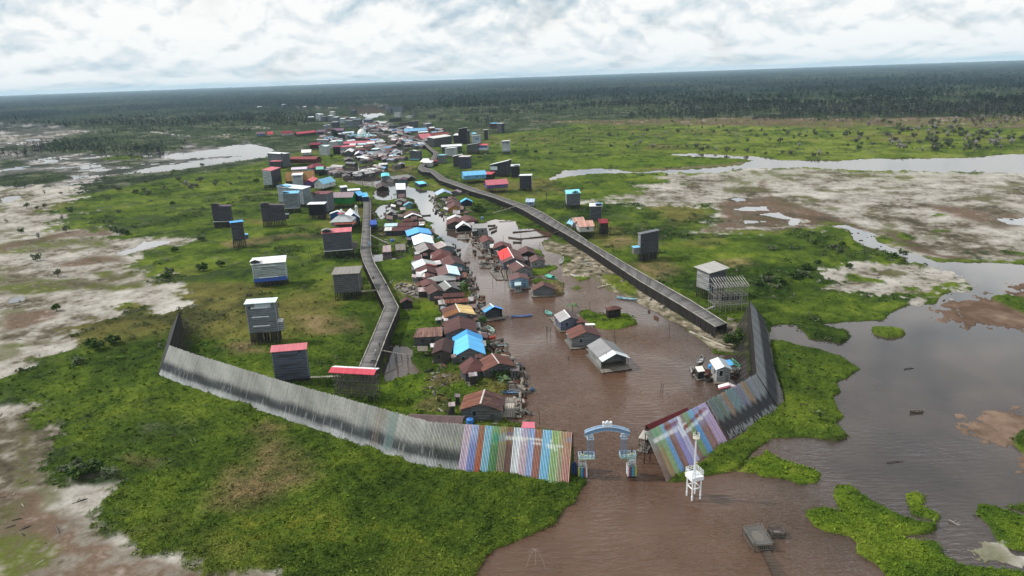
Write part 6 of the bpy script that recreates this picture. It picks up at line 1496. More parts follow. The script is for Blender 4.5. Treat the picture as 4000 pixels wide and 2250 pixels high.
for A_, B_, h_, wl, rf, lb, kw in [((1283, 1066), (1445, 1066), 180, (.52, .58, .61), (.62, .7, .74), 'white windowless tower with a mint roof hut', dict(hut=(0, .45, .9, (.3, .45, .45), (.3, .52, .5)))), ((1240, 880), (1460, 870), 120, (.34, .38, .42), (.7, .72, .66), 'pale grey tower with thin white sloping roof', dict(rc=(.8, 0, 0, .8))),
    ((1500, 940), (1600, 940), 150, (.50, .55, .6), (.68, .72, .72), 'narrow pale tower before the mint roofed tower', dict()), ((1562, 875), (1730, 870), 90, (.30, .44, .48), (.46, .68, .72), 'mint walled tower with light turquoise roof', dict(rc=(0, 0, .7, .7))), ((1680, 745), (1800, 745), 100, (.065, .072, .09), (.16, .17, .19), 'dark tower with one pale edge left of the big mosque', dict(sidec=(.4, .42, .4))),
    ((1562, 1040), (1705, 1035), 140, (.038, .024, .032), (.45, .08, .14), 'black red tower with crimson roof in the upper village', dict()), ((1705, 1035), (1835, 1030), 135, (.40, .40, .42), (.52, .10, .16), 'pale sided tower sharing the crimson roof line', dict()),
    ((545, 1270), (700, 1260), 1, (.1, .1, .1), (.1, .1, .1), '', None), ((1060, 385), (1170, 380), 85, (.16, .22, .25), (.62, .68, .7), 'grey green tower with white roof at the far scrub edge', dict()), ((1205, 340), (1280, 340), 105, (.34, .41, .46), (.5, .58, .6), 'pale tower left of its white twin', dict()), ((1285, 370), (1368, 365), 125, (.46, .48, .54), (.6, .62, .64), 'white lilac tower far up the left bank', dict()),
    ((1325, 385), (1408, 385), 95, (.10, .12, .16), (.14, .16, .2), 'dark tower in front of the white lilac one', dict()), ((1488, 285), (1565, 285), 90, (.46, .47, .47), (.58, .58, .57), 'cream tower standing highest on the far left bank', dict()), ((1450, 385), (1525, 385), 115, (.13, .17, .2), (.5, .56, .58), 'dark slate tower with white left edge', dict(sidec=(.5, .54, .56))), ((1560, 385), (1650, 385), 85, (.13, .16, .19), (.52, .57, .6), 'dark slate tower with pale cap', dict()),
    ((1690, 420), (1780, 420), 90, (.32, .40, .45), (.5, .58, .62), 'pale teal tower beside the dark slate pair', dict()), ((1525, 505), (1640, 505), 105, (.085, .085, .12), (.28, .31, .36), 'dark plum tower above the purple roofs', dict()), ((1362, 530), (1475, 528), 62, (.30, .34, .4), (.3, .36, .42), 'low pale box tower with a white roof scrap', dict(hut=(.55, .95, 1.6, (.4, .42, .44), (.75, .77, .78)))),
    ((1790, 500), (1955, 500), 130, (.15, .18, .22), (.22, .25, .29), 'wide grey tower with louvred front', dict(vents=2, ventc=(.3, .34, .4))), ((1955, 500), (2110, 500), 155, (.12, .15, .18), (.2, .26, .3), 'wide slate tower right of the louvred one', dict()), ((2170, 455), (2315, 455), 105, (.11, .14, .19), (.24, .29, .35), 'blue slate tower near the far lake shore', dict()), ((1785, 380), (1870, 375), 75, (.15, .13, .16), (.36, .26, .28), 'dim tower with rusty roof', dict()),
    ((1885, 385), (1990, 385), 70, (.12, .1, .14), (.66, .7, .72), 'dim tower with white framed front', dict()), ((1915, 240), (1995, 240), 78, (.06, .08, .12), (.10, .13, .18), 'dark tower on the islet by the far lake', dict()), ((520, 140), (575, 140), 95, (.12, .16, .22), (.5, .56, .6), 'lone far tower above the sandy strip', dict()), ((948, 130), (990, 130), 45, (.5, .56, .58), (.74, .78, .8), 'tiny white tower on the far sandy strip', dict()), ((25, 140), (95, 140), 52, (.56, .6, .62), (.7, .74, .76), 'bright white block at the left end of the sandy strip', dict())]:
    if kw is None: continue
    T('Y', A_, B_, h_, 8, 7, wl, rf, lb, simple=True, **kw)
for n_, f_, w_, d_, c_, wl, lb in [((1760, 790), (2385, 765), 70, 34, (.50, .15, .20), (.4, .2, .22), 'very long pinkish red roof in front of the big mosque'), ((1885, 832), (2015, 828), 46, 16, (.70, .77, .76), (.4, .45, .45), 'short pale mint roof below the long red one'), ((2045, 825), (2210, 818), 56, 20, (.50, .70, .76), (.35, .45, .5), 'turquoise roof in the middle of the upper village'), ((2215, 800), (2385, 788), 70, 26, (.80, .81, .80), (.5, .48, .4), 'brilliant white roof at the right end of the long red roof'),
    ((1790, 865), (1990, 850), 60, 22, (.62, .24, .27), (.5, .3, .3), 'salmon pink roof behind the black red tower'), ((2005, 880), (2150, 870), 56, 20, (.64, .60, .52), (.5, .45, .3), 'cream roof right of the salmon one'), ((2160, 870), (2300, 855), 60, 20, (.42, .18, .22), (.3, .2, .2), 'dusty rose roof by the cream one'), ((1820, 760), (1980, 742), 50, 18, (.78, .79, .80), (.3, .3, .3), 'white roof left of the big mosque'), ((1730, 600), (1965, 580), 50, 18, (.60, .70, .80), (.3, .36, .4), 'white blue roof above the dark tower'),
    ((1860, 660), (2030, 630), 60, 24, (.26, .40, .50), (.15, .2, .25), 'blue grey roof touching the big mosque'), ((2020, 935), (2190, 920), 60, 22, (.36, .16, .19), (.12, .1, .1), 'muted red roof before the dusty rose one'), ((720, 1320), (995, 1300), 1, 1, (.5, .5, .5), (.5, .5, .5), '')]:
    if lb: Gb('Y', n_, f_, w_, d_, c_, wall=wl, label=lb, zr=8.5, base=2, stilt=True, rust=.12, name='stilt_house', simple=True)
Gb('Y', (1850, 965), (1900, 920), 160, 36, (.72, .73, .74), (.70, .71, .72), wall=(.12, .12, .13), label='two sheet white roofed house before the salmon roof', zr=8, base=1, stilt=True, rust=.06, name='stilt_house')
Gb('Y', (2060, 1015), (2080, 970), 170, 34, (.78, .78, .79), (.28, .24, .36), wall=(.07, .07, .14), label='house with one white and one lilac roof slope', zr=7.5, base=1, stilt=True, rust=.06, name='stilt_house')
T('Y', (2330, 1030), (2450, 1030), 85, 10, 7, (.09, .15, .16), (.56, .72, .76), 'dark teal house with a pale turquoise hip roof', rc=(0, 0, .8, .8), simple=True)
def big_mosque():
    A_, B_ = GP(sp('Y', (1940, 760))), GP(sp('Y', (2290, 755))); u = B_-A_; w = u.length; root = thing('mosque', A_, math.atan2(u.y, u.x), 'turquoise mosque with a large white onion dome in the upper village', 'mosque')
    tq = paint((.36, .62, .66), .5); d = 20; h = hgt(A_, sp('Y', (0, 690))[1])
    b = MB(); b.box(0, w, 0, d, 0, h); b.build('wall', tq, root)
    b = MB(); b.box(-1, w+1, -1, d+1, h+.01, h+.8); b.build('roof', paint((.42, .68, .72), .5), root)
    cx = w*.40; r = w*.22
    b = MB(); b.cyl((cx, d/2, h+.8), (cx, d/2, h+3.2), r*.95, r*.95, 16); b.build('drum', paint((.5, .68, .62), .5), root)
    b = MB(); b.dome((cx, d/2, h+3.2), r*1.02, r*1.15, 16, 6); b.cyl((cx, d/2, h+3.2+r*1.1), (cx, d/2, h+3.2+r*1.75), .5, .1, 6); b.build('dome', paint((.78, .78, .74), .3, .06), root)
    for x in (w*.04, w*.75, w*.95):
        b = MB(); b.cyl((x, 1.5, h+.8), (x, 1.5, h+4), 1.6, 1.6, 10); b.dome((x, 1.5, h+4), 1.7, 2.2, 10, 4); b.build('corner_dome', paint((.48, .64, .70), .4), root)
    P = GP(sp('Y', (2205, 750))); hh = hgt(P, sp('Y', (0, 470))[1]); r2 = thing('minaret', P, 0, 'tall pale blue minaret beside the turquoise mosque', 'minaret')
    b = MB(); b.cyl((0, 0, 0), (0, 0, hh*.78), 2.2, 1.5, 10); b.build('shaft', paint((.44, .56, .62), .5), r2)
    b = MB(); b.cyl((0, 0, hh*.78), (0, 0, hh*.81), 3.4, 3.4, 10); b.build('gallery', paint((.62, .68, .7), .5), r2)
    b = MB(); b.cyl((0, 0, hh*.81), (0, 0, hh*.9), 1.4, 1.3, 10); b.dome((0, 0, hh*.9), 1.6, hh*.06, 10, 4); b.cyl((0, 0, hh*.95), (0, 0, hh*1.02), .3, .1, 6); b.build('cap', paint((.6, .66, .7), .4), r2)
big_mosque()
# ------------------------------------------------------------------ floating houses, left row (from the gate upstream)
BLUEW = (.20, .24, .30); TEALW = (.16, .30, .34)
Gb('F', (1090, 1098), (1140, 935), 415, 72, (.32, .115, .075), (.125, .06, .058), GREYW, 'rust red roofed house with grey plank gable, nearest the gate', cap=(.6, .55, .5), rust=.55, rc=(.36, .2, .12), windows=1, raft=1.2, zr=5.4)
Gb('F', (1058, 655), (985, 562), 265, 80, (.20, .085, .08), (.12, .05, .05), MIDW, 'wine red hip roofed house with a laundry porch', hip=.9, rust=.3, zr=5.2)
Gb('F', (1305, 640), (1222, 525), 330, 60, (.30, .12, .09), (.22, .085, .065), MIDW, 'rusty streaked roof beside the wine red hip roof, at the river edge', rust=.75, rc=(.10, .05, .035), cap=(.45, .4, .38), zr=5.2)
Gb('F', (966, 465), (938, 252), 305, 82, (.11, .42, .78), (.10, .38, .74), GREYW, 'house with a bright light blue roof and grey plank gable', segs=[(.74, (.13, .47, .80), (.115, .43, .78)), (1.0, (.06, .30, .64), (.05, .25, .56))], rust=.10, rc=(.3, .55, .8), zr=5.8, windows=2)
Gb('F', (645, 488), (688, 345), 188, 40, (.125, .062, .058), (.09, .048, .046), (.11, .10, .09), 'dark brown roofed house left of the light blue roof', rust=.2, zr=5.0)
Gb('F', (868, 242), (848, 102), 315, 55, (.17, .078, .072), (.135, .06, .058), (.2, .21, .24), 'big dull maroon roof just behind the light blue roof', segs=[(.3, (.16, .072, .07), (.13, .058, .056)), (1, (.185, .088, .08), (.14, .062, .06))], rust=.45, zr=5.6)
Sh('F', [(330, 348), (662, 330), (660, 252), (380, 268)], 3.4, (0, 0, .9, .9), (.42, .24, .20), (.13, .13, .135), 'long low house with a rust and white striped roof on the marsh', rust=.95, name='floating_house', cat='house')
Sh('F', [(378, 500), (495, 500), (495, 450), (378, 450)], 2.6, (0, 0, .2, .2), (.28, .25, .2), (.04, .035, .03), 'small dark open frame shelter on the marsh', posts=True, rust=.3, name='shelter')
Gb('E', (1280, 872), (1222, 765), 335, 46, (.40, .16, .07), (.52, .38, .17), BLUEW, 'house with an orange rust and yellow patched roof', segs=[(.55, (.40, .16, .065), (.55, .40, .18)), (1, (.22, .10, .085), (.50, .36, .15))], rust=.55, rc=(.34, .13, .05), cap=(.7, .66, .6), zr=5.2)
Sh('E', [(1045, 955), (1165, 945), (1170, 920), (1050, 925)], 2.6, (0, 0, .3, .3), (.62, .5, .45), MIDW, 'pale red streaked lean to in front of the orange roof', rust=.7, name='lean_to', cat='lean-to')
Sh('E', [(972, 975), (1045, 965), (1040, 935), (968, 945)], 2.2, (0, 0, .1, .1), (.42, .44, .44), (.16, .22, .22), 'small grey green outhouse left of the pale lean to', name='outhouse', cat='outhouse')
Gb('E', (1060, 635), (1335, 622), 78, 26, (.20, .085, .08), (.16, .07, .066), MIDW, 'long maroon roof parallel to the bank above the rust red one', rust=.35, zr=4.8)
Gb('E', (1085, 712), (1378, 690), 74, 26, (.32, .11, .075), (.26, .09, .065), MIDW, 'long rust red roof right below the long maroon one', rust=.7, rc=(.42, .2, .13), zr=4.6)
Sh('E', [(1010, 775), (1092, 765), (1075, 722), (1000, 735)], 3.2, (0, 0, .4, .4), (.46, .43, .41), MIDW, 'grey white lean to at the left end of the rust red roof', rust=.7, name='lean_to', cat='lean-to')
Sh('E', [(1385, 735), (1450, 725), (1440, 690), (1380, 690)], 3.2, (0, 0, .3, .3), (.42, .40, .40), MIDW, 'grey lean to at the river end of the rust red roof', rust=.5, name='lean_to', cat='lean-to')
Gb('E', (1165, 552), (1085, 474), 215, 52, (.24, .245, .235), (.13, .135, .13), (.09, .09, .09), 'grey roofed house with a white ridge line behind the palms', cap=(.75, .76, .76), rust=.1, zr=5.0)
Gb('E', (1000, 592), (928, 512), 200, 40, (.22, .115, .105), (.10, .06, .056), MIDW, 'maroon roof leaning against the grey one with the white ridge', rust=.4, zr=4.8)
Gb('E', (1050, 438), (1040, 390), 300, 36, (.30, .305, .30), (.25, .255, .25), MIDW, 'pale grey hip roof in the crowded middle of the row', hip=.7, hipf=.3, rust=.1, zr=4.8)
Gb('E', (900, 515), (862, 446), 165, 26, (.25, .11, .10), (.20, .09, .085), MIDW, 'maroon roof left of the pale grey hip roof', rust=.5, zr=4.4)
Sh('E', [(745, 545), (815, 530), (800, 490), (738, 500)], 2.8, (0, 0, .3, .3), (.30, .12, .085), (.07, .06, .055), 'small orange brown lean to on the left edge of the row', rust=.5, name='lean_to', cat='lean-to')
Gb('E', (1142, 378), (1104, 272), 235, 34, (.34, .19, .19), (.56, .72, .82), TEALW, 'house with one dusty pink and one pale blue roof slope', rust=.15, cap=(.8, .82, .84), zr=5.2)
Gb('E', (846, 268), (800, 197), 240, 40, (.56, .58, .59), (.40, .42, .42), (.12, .1, .1), 'light grey gabled house with a red roof corner', segs=[(.25, (.54, .56, .57), (.46, .08, .08)), (1, (.56, .58, .59), (.42, .44, .44))], rust=.12, cap=(.75, .76, .76), zr=5.0)
Gb('E', (862, 350), (850, 276), 225, 44, (.22, .09, .085), (.15, .065, .06), MIDW, 'maroon gabled house with a white patch directly below the light grey one', segs=[(.3, (.60, .61, .61), (.15, .065, .06)), (1, (.22, .09, .085), (.15, .065, .06))], rust=.3, zr=4.8)
Gb('E', (900, 415), (868, 372), 150, 28, (.26, .10, .09), (.18, .075, .07), MIDW, 'small maroon roof between the patched one and the grey hip roof', rust=.3, zr=4.2)
Gb('E', (1218, 245), (1148, 148), 225, 48, (.24, .11, .105), (.12, .06, .06), TEALW, 'dark maroon roofed house with blue green gable at the river edge', rust=.25, zr=5.2)
Gb('E', (1050, 148), (1030, 72), 225, 48, (.27, .10, .095), (.21, .08, .075), (.16, .15, .15), 'reddish hip roof at the upper end of the crowded row', hip=.5, rust=.25, zr=5.0)
Sh('E', [(918, 225), (1062, 215), (1062, 180), (925, 185)], 2.6, (0, 0, .4, .4), (.34, .09, .05), (.1, .08, .07), 'orange red awning below the reddish hip roof', posts=True, rust=.2, name='awning', cat='awning')
Sh('E', [(695, 235), (800, 215), (790, 165), (700, 175)], 3.0, (0, 0, .4, .4), (.22, .10, .10), MIDW, 'old brown lean to left of the light grey gable', rust=.4, name='lean_to', cat='lean-to')
Sh('E', [(1310, 430), (1368, 428), (1362, 380), (1308, 382)], 2.6, (0, 0, .3, .3), (.42, .17, .13), (.25, .25, .24), 'tiny rust striped privy on the river raft', rust=.8, name='privy', cat='privy')
Gb('D', (1135, 1335), (1065, 1225), 300, 62, (.30, .285, .28), (.155, .085, .085), (.10, .095, .09), 'house with a grey left slope and a maroon right slope', rust=.3, zr=5.2)
Gb('D', (1425, 1285), (1332, 1214), 245, 34, (.44, .36, .35), (.36, .37, .37), (.22, .26, .3), 'pinkish grey striped roof with blue grey gable at the water', rust=.4, cap=(.6, .6, .6), zr=4.8)
Gb('D', (1062, 1218), (1012, 1085), 280, 44, (.66, .80, .86), (.64, .78, .84), (.24, .2, .2), 'house with a gleaming pale ice blue roof', rust=.06, zr=5.2)
Gb('D', (988, 1068), (945, 984), 335, 42, (.115, .40, .76), (.10, .36, .72), (.08, .12, .34), 'house with a deep sky blue roof just behind the ice blue one', rust=.08, zr=5.2)
Gb('D', (545, 985), (868, 972), 130, 34, (.25, .10, .10), (.2, .085, .085), (.07, .075, .09), 'long dark red roof at right angles to the row, lower of two', rust=.25, zr=4.6)
Gb('D', (640, 912), (968, 900), 120, 34, (.23, .105, .095), (.19, .085, .08), (.1, .1, .1), 'long dark red roof at right angles to the row, upper of two', rust=.25, zr=4.8)
Gb('D', (430, 985), (560, 980), 130, 30, (.66, .63, .60), (.6, .58, .55), (.10, .11, .14), 'cream white roof at the left end of the lower long roof', rust=.15, zr=4.6)
Gb('D', (430, 925), (640, 918), 110, 24, (.46, .66, .72), (.45, .6, .66), (.15, .15, .15), 'light turquoise roof at the left end of the upper long roof', rust=.15, zr=4.4)
Sh('D', [(975, 955), (1065, 950), (1065, 900), (980, 905)], 3.4, (0, 0, .2, .2), (.74, .76, .77), (.12, .16, .2), 'white flat roof at the river end of the long red roofs', rust=.05, name='lean_to', cat='lean-to')
Sh('D', [(735, 1025), (870, 1010), (870, 985), (735, 1000)], 3.4, (0, 0, .2, .2), (.22, .36, .62), (.06, .08, .2), 'small dull blue lean to before the deep sky blue roof', rust=.1, name='lean_to', cat='lean-to')
Gb('D', (882, 770), (850, 702), 240, 52, (.22, .12, .10), (.19, .10, .09), (.07, .065, .06), 'brown gabled house with a white front strip', segs=[(.28, (.74, .75, .75), (.74, .75, .75)), (1, (.22, .12, .10), (.19, .10, .09))], rust=.25, zr=5.0)
Gb('D', (790, 855), (800, 832), 150, 34, (.22, .085, .08), (.2, .08, .075), (.1, .08, .08), 'small maroon hip roof in front of the white strip gable', hip=.5, rust=.2, zr=4.6)
Gb('D', (826, 585), (808, 556), 165, 44, (.30, .17, .13), (.26, .14, .11), (.20, .42, .44), 'brown roofed hut with light blue front edge and turquoise gable', segs=[(.42, (.16, .50, .74), (.16, .48, .72)), (1, (.30, .17, .13), (.26, .14, .11))], rust=.15, zr=4.6)
Gb('D', (530, 735), (545, 692), 150, 44, (.30, .30, .30), (.26, .26, .26), (.09, .09, .09), 'grey hut with dark open gable on the marsh pond', rust=.2, zr=4.6)
Gb('D', (655, 540), (700, 508), 150, 32, (.28, .26, .24), (.22, .21, .2), (.13, .13, .13), 'old grey hut among debris upstream', rust=.3, zr=4.4)
Sh('D', [(612, 378), (762, 375), (760, 290), (600, 292)], 4.8, (0, 0, .8, .8), (.76, .78, .79), (.13, .15, .20), 'tall river house with a two strip white roof, alone in the channel', rust=.04, name='floating_house', cat='house')
Gb('D', (388, 318), (370, 246), 170, 40, (.17, .125, .12), (.10, .075, .07), (.045, .04, .038), 'dark brown hut in mid channel with brush around it', rust=.15, zr=4.8)
Gb('E', (605, 712), (598, 672), 140, 38, (.20, .095, .085), (.16, .075, .07), (.06, .055, .05), 'small maroon hut by itself on the marsh debris', rust=.3, zr=4.2)
Gb('M', (300, 232), (1000, 262), 120, 40, (.24, .16, .16), (.22, .15, .15), (.17, .165, .165), 'long grey brown roof half hidden behind the slat barrier', rust=.3, zr=4.2)
Sh('M', [(1725, 392), (1900, 402), (1895, 345), (1745, 340)], 3.0, (0, 0, .5, .5), (.58, .16, .22), (.2, .22, .26), 'pink roofed hut at the shore right behind the painted barrier', rust=.06, name='floating_house', cat='house')
Sh('C', [(2235, 985), (2345, 978), (2340, 905), (2240, 915)], 3.0, (0, 0, .4, .4), (.40, .30, .31), (.2, .17, .2), 'low mauve hut with a white foot on the marsh beside the left boardwalk', rust=.25, name='shed')
Sh('C', [(2400, 960), (2530, 955), (2520, 880), (2395, 890)], 2.2, (0, 0, .2, .2), (.38, .34, .29), (.25, .23, .2), 'grey tarp covered stack on the marsh', rust=.3, name='covered_stack', cat='stack')
Sh('C', [(2075, 640), (2165, 635), (2160, 580), (2085, 585)], 5.2, (0, 0, .2, .2), (.04, .10, .42), (.03, .06, .28), 'deep blue booth at the river side of the left boardwalk', rust=.04, base=3.6, stilt=True, name='booth', cat='booth')
# ------------------------------------------------------------------ floating houses, right row
Gb('D', (435, 152), (428, 100), 112, 8, (.14, .55, .62), (.13, .5, .58), BLUEW, 'turquoise roofed houseboat far upstream on the right', rust=.06, zr=4.6)
Gb('D', (290, 62), (318, 38), 170, 30, (.46, .44, .42), (.4, .38, .37), (.06, .06, .09), 'pale roofed dark house upstream of the turquoise one', rust=.2, zr=5)
Gb('D', (500, 165), (800, 128), 120, 30, (.30, .30, .30), (.27, .27, .27), (.2, .21, .22), 'long grey roof along the right bank upstream', rust=.2, zr=4.6)
Gb('D', (690, 205), (735, 170), 120, 18, (.24, .15, .16), (.2, .12, .13), (.12, .22, .26), 'mauve roofed hut with teal wall by the long grey roof', rust=.2, zr=4.2)
Gb('D', (856, 160), (846, 140), 118, 38, (.20, .19, .18), (.17, .16, .15), (.06, .055, .05), 'dark hut with pale roof edges right of the long grey roof', rust=.3, zr=4.6)
Sh('D', [(985, 292), (1105, 275), (1040, 238), (912, 250)], 3.6, (0, 0, .1, .1), (.16, .58, .76), (.05, .06, .12), 'long houseboat with a flat bright cyan roof', rust=.05, name='houseboat', cat='houseboat')
Gb('D', (1392, 408), (1358, 358), 215, 48, (.34, .44, .60), (.28, .36, .5), (.24, .40, .07), 'blue grey roofed house with a lime green gable', rust=.12, zr=5.0, skirt=(.45, (.06, .05, .07)))
Gb('D', (1560, 392), (1600, 370), 140, 30, (.34, .27, .28), (.3, .24, .25), (.2, .18, .19), 'grey pink hut right behind the lime green gable', rust=.4, zr=4.4)
Gb('D', (1518, 515), (1512, 478), 140, 36, (.22, .11, .11), (.18, .09, .09), MIDW, 'maroon roof heading the stack of three on the right bank', rust=.25, zr=4.8)
Gb('D', (1525, 560), (1520, 525), 165, 38, (.23, .11, .11), (.18, .09, .09), MIDW, 'maroon roof in the middle of the stack of three', rust=.25, zr=4.8)
Gb('D', (1558, 632), (1545, 556), 205, 62, (.24, .105, .105), (.19, .085, .085), (.55, .30, .09), 'maroon roof with a warm orange gable, last of the stack of three', rust=.2, zr=5.2, windows=1)
Gb('D', (1748, 530), (1738, 506), 165, 46, (.12, .46, .72), (.11, .42, .68), (.035, .045, .085), 'navy hut with a bright blue gable roof', rust=.05, zr=5.2)
Gb('D', (1565, 890), (1572, 775), 250, 50, (.25, .11, .10), (.22, .10, .095), (.1, .09, .085), 'maroon roof with a white far strip above the dark water', segs=[(.7, (.25, .11, .10), (.22, .10, .095)), (1, (.72, .73, .74), (.5, .45, .45))], rust=.3, zr=5.0)
Gb('D', (1700, 922), (1690, 880), 210, 74, (.76, .77, .78), (.74, .75, .76), (.04, .038, .036), 'white fronted boathouse with a dark mouth', open_front=True, rust=.05, zr=5.6)
Gb('D', (1838, 852), (1735, 785), 200, 34, (.25, .11, .105), (.17, .08, .076), (.1, .085, .08), 'maroon hip roof beside the round green tree', hip=.4, rust=.3, zr=5.0)
Sh('D', [(1842, 1008), (2085, 1000), (2075, 935), (1835, 945)], 4.0, (0, 0, .4, .4), (.33, .325, .32), (.30, .31, .31), 'flat grey roofed house with a maroon strip on its wall', rust=.15, name='floating_house', cat='house')
Gb('G', (932, 858), (892, 790), 155, 38, (.30, .11, .10), (.21, .08, .075), (.36, .36, .36), 'small red brown roofed house above the net racks', rust=.2, zr=5.0)
Gb('G', (1132, 935), (1112, 878), 235, 44, (.26, .10, .09), (.22, .085, .08), MIDW, 'maroon roof just upstream of the scarlet one', rust=.3, zr=5.0)
Gb('G', (1296, 1120), (1205, 963), 275, 58, (.66, .06, .06), (.20, .095, .085), (.17, .19, .25), 'house with one scarlet roof slope and one rusty brown slope', segs=[(.25, (.27, .13, .13), (.17, .08, .075)), (1, (.70, .055, .055), (.24, .125, .11))], rust=.18, rc=(.25, .1, .08), cap=(.8, .78, .76), zr=5.6)
Gb('G', (1438, 1238), (1328, 1160), 240, 56, (.25, .13, .12), (.15, .075, .07), (.26, .27, .28), 'brown roofed house with white roof edges and a side window', rust=.3, cap=(.8, .8, .8), zr=5.4, windows=1)
Sh('G', [(1270, 1318), (1340, 1300), (1215, 1215), (1195, 1235)], 2.6, (0, 0, .3, .3), (.5, .26, .2), (.2, .3, .5), 'narrow orange and white striped awning on the brown roofed house', posts=True, rust=.8, name='awning', cat='awning')
Gb('H', (668, 535), (640, 476), 185, 26, (.28, .155, .15), (.22, .11, .11), (.26, .42, .58), 'mauve brown roofed house with a light blue back wall', rust=.2, zr=5.0)
Sh('H', [(608, 628), (685, 622), (680, 562), (610, 566)], 3.0, (0, 0, .3, .3), (.38, .48, .52), (.30, .36, .38), 'grey blue privy box at the end of the light blue house', rust=.1, name='privy', cat='privy')
Gb('H', (940, 622), (930, 572), 222, 56, (.25, .12, .105), (.17, .08, .072), (.175, .185, .20), 'maroon roofed grey plank house on a grass islet', rust=.2, zr=4.8, windows=0, door=False)
Gb('G', (1492, 1022), (1464, 946), 192, 42, (.24, .125, .12), (.16, .085, .08), (.05, .045, .042), 'dark maroon hut, upper of two right of the scarlet roof', rust=.2, zr=4.6)
Gb('G', (1640, 1135), (1602, 1066), 180, 40, (.27, .15, .145), (.15, .08, .076), (.28, .29, .30), 'mauve maroon hut with grey door, lower of two right of the scarlet roof', rust=.2, zr=4.6)
Gb('H', (378, 868), (330, 828), 190, 44, (.24, .25, .25), (.2, .21, .21), (.09, .10, .115), 'open river house with grey back roof and blue front roof', segs=[(.5, (.09, .34, .76), (.08, .30, .70)), (1, (.24, .25, .25), (.2, .21, .21))], rust=.08, cap=(.78, .8, .82), zr=5.0, open_front=True)
Gb('H', (1240, 985), (1168, 900), 205, 46, (.36, .35, .35), (.16, .12, .12), (.17, .19, .27), 'grey and rust roofed house with a banana plant behind it', segs=[(1, (.38, .37, .37), (.16, .12, .12))], rust=.3, cap=(.7, .7, .7), zr=5.0)
Sh('H', [(1075, 990), (1165, 1025), (1175, 990), (1065, 950)], 3.2, (0, 0, .5, .5), (.26, .085, .07), (.1, .1, .13), 'dark red lean to on the grey and rust roofed house', posts=True, rust=.3, name='lean_to', cat='lean-to')
Sh('H', [(1310, 1050), (1410, 1040), (1375, 1000), (1300, 990)], 3.4, (0, 0, .3, .3), (.26, .10, .085), (.12, .12, .13), 'small dark red roof between the two raft houses', rust=.3, name='lean_to', cat='lean-to')
Sh('H', [(1415, 1075), (1525, 1072), (1510, 1058), (1405, 1060)], 3.0, (0, 0, .1, .1), (.75, .75, .72), (.3, .3, .3), 'thin white board roof by the grass islet', posts=True, rust=.04, name='board_roof', cat='roof')
Gb('H', (1422, 1152), (1355, 1062), 305, 62, (.30, .12, .095), (.18, .075, .07), (.24, .255, .27), 'rusty red raft house with grey plank gable and a framed window', rust=.5, rc=(.16, .085, .075), zr=5.4, windows=1)
Gb('I', (1556, 1078), (1312, 842), 372, 90, (.265, .262, .27), (.18, .18, .185), (.33, .345, .35), 'long grey roofed boathouse with a white roof end and open mouth, lowest on the right', segs=[(.22, (.62, .66, .67), (.56, .60, .61)), (1, (.275, .272, .28), (.20, .20, .205))], rust=.12, zr=5.4, open_front=True, raft=1.0)
Gb('H', (1750, 872), (1705, 842), 150, 26, (.23, .10, .085), (.17, .078, .07), (.035, .03, .026), 'brown red hip roofed shelter on the grass islet', hip=.6, hipf=.6, rust=.2, zr=4.4, raft=0)
Gb('K', (832, 485), (738, 350), 195, 40, (.66, .70, .72), (.36, .42, .46), (.46, .48, .50), 'small white roofed house on a raft inside the right barrier', rust=.06, zr=5.0, windows=1)
Sh('K', [(460, 560), (558, 545), (515, 480), (415, 495)], 2.6, (0, 0, .2, .2), (.66, .64, .60), (.05, .05, .05), 'pale flat roofed hut on the raft left of the white roofed house', rust=.1, name='raft_hut', cat='hut')
Sh('K', [(905, 470), (965, 455), (910, 390), (845, 400)], 2.4, (0, 0, .2, .2), (.08, .36, .74), (.06, .1, .15), 'bright blue tarp roof at the right side of the white roofed house', posts=True, rust=.04, name='tarp_roof', cat='tarp')
Gb('K', (900, 772), (888, 708), 235, 46, (.62, .52, .54), (.46, .26, .28), (.35, .33, .33), 'pale pink and red gabled boathouse by the faded slat panel', segs=[(.4, (.42, .12, .15), (.36, .12, .15)), (1, (.68, .62, .63), (.6, .5, .52))], rust=.2, zr=4.8)
Gb('L', (945, 322), (1405, 125), 90, 50, (.28, .045, .055), (.26, .04, .05), (.06, .05, .05), 'long crimson roof behind the striped panel right of the gate', rust=.08, zr=5.6, hipf=.0)
Sh('L', [(850, 470), (950, 490), (965, 420), (905, 400)], 3.4, (0, 0, .5, .5), (.46, .43, .38), (.05, .045, .04), 'pale board porch roof left of the striped panel', posts=True, rust=.3, name='porch_roof', cat='porch')
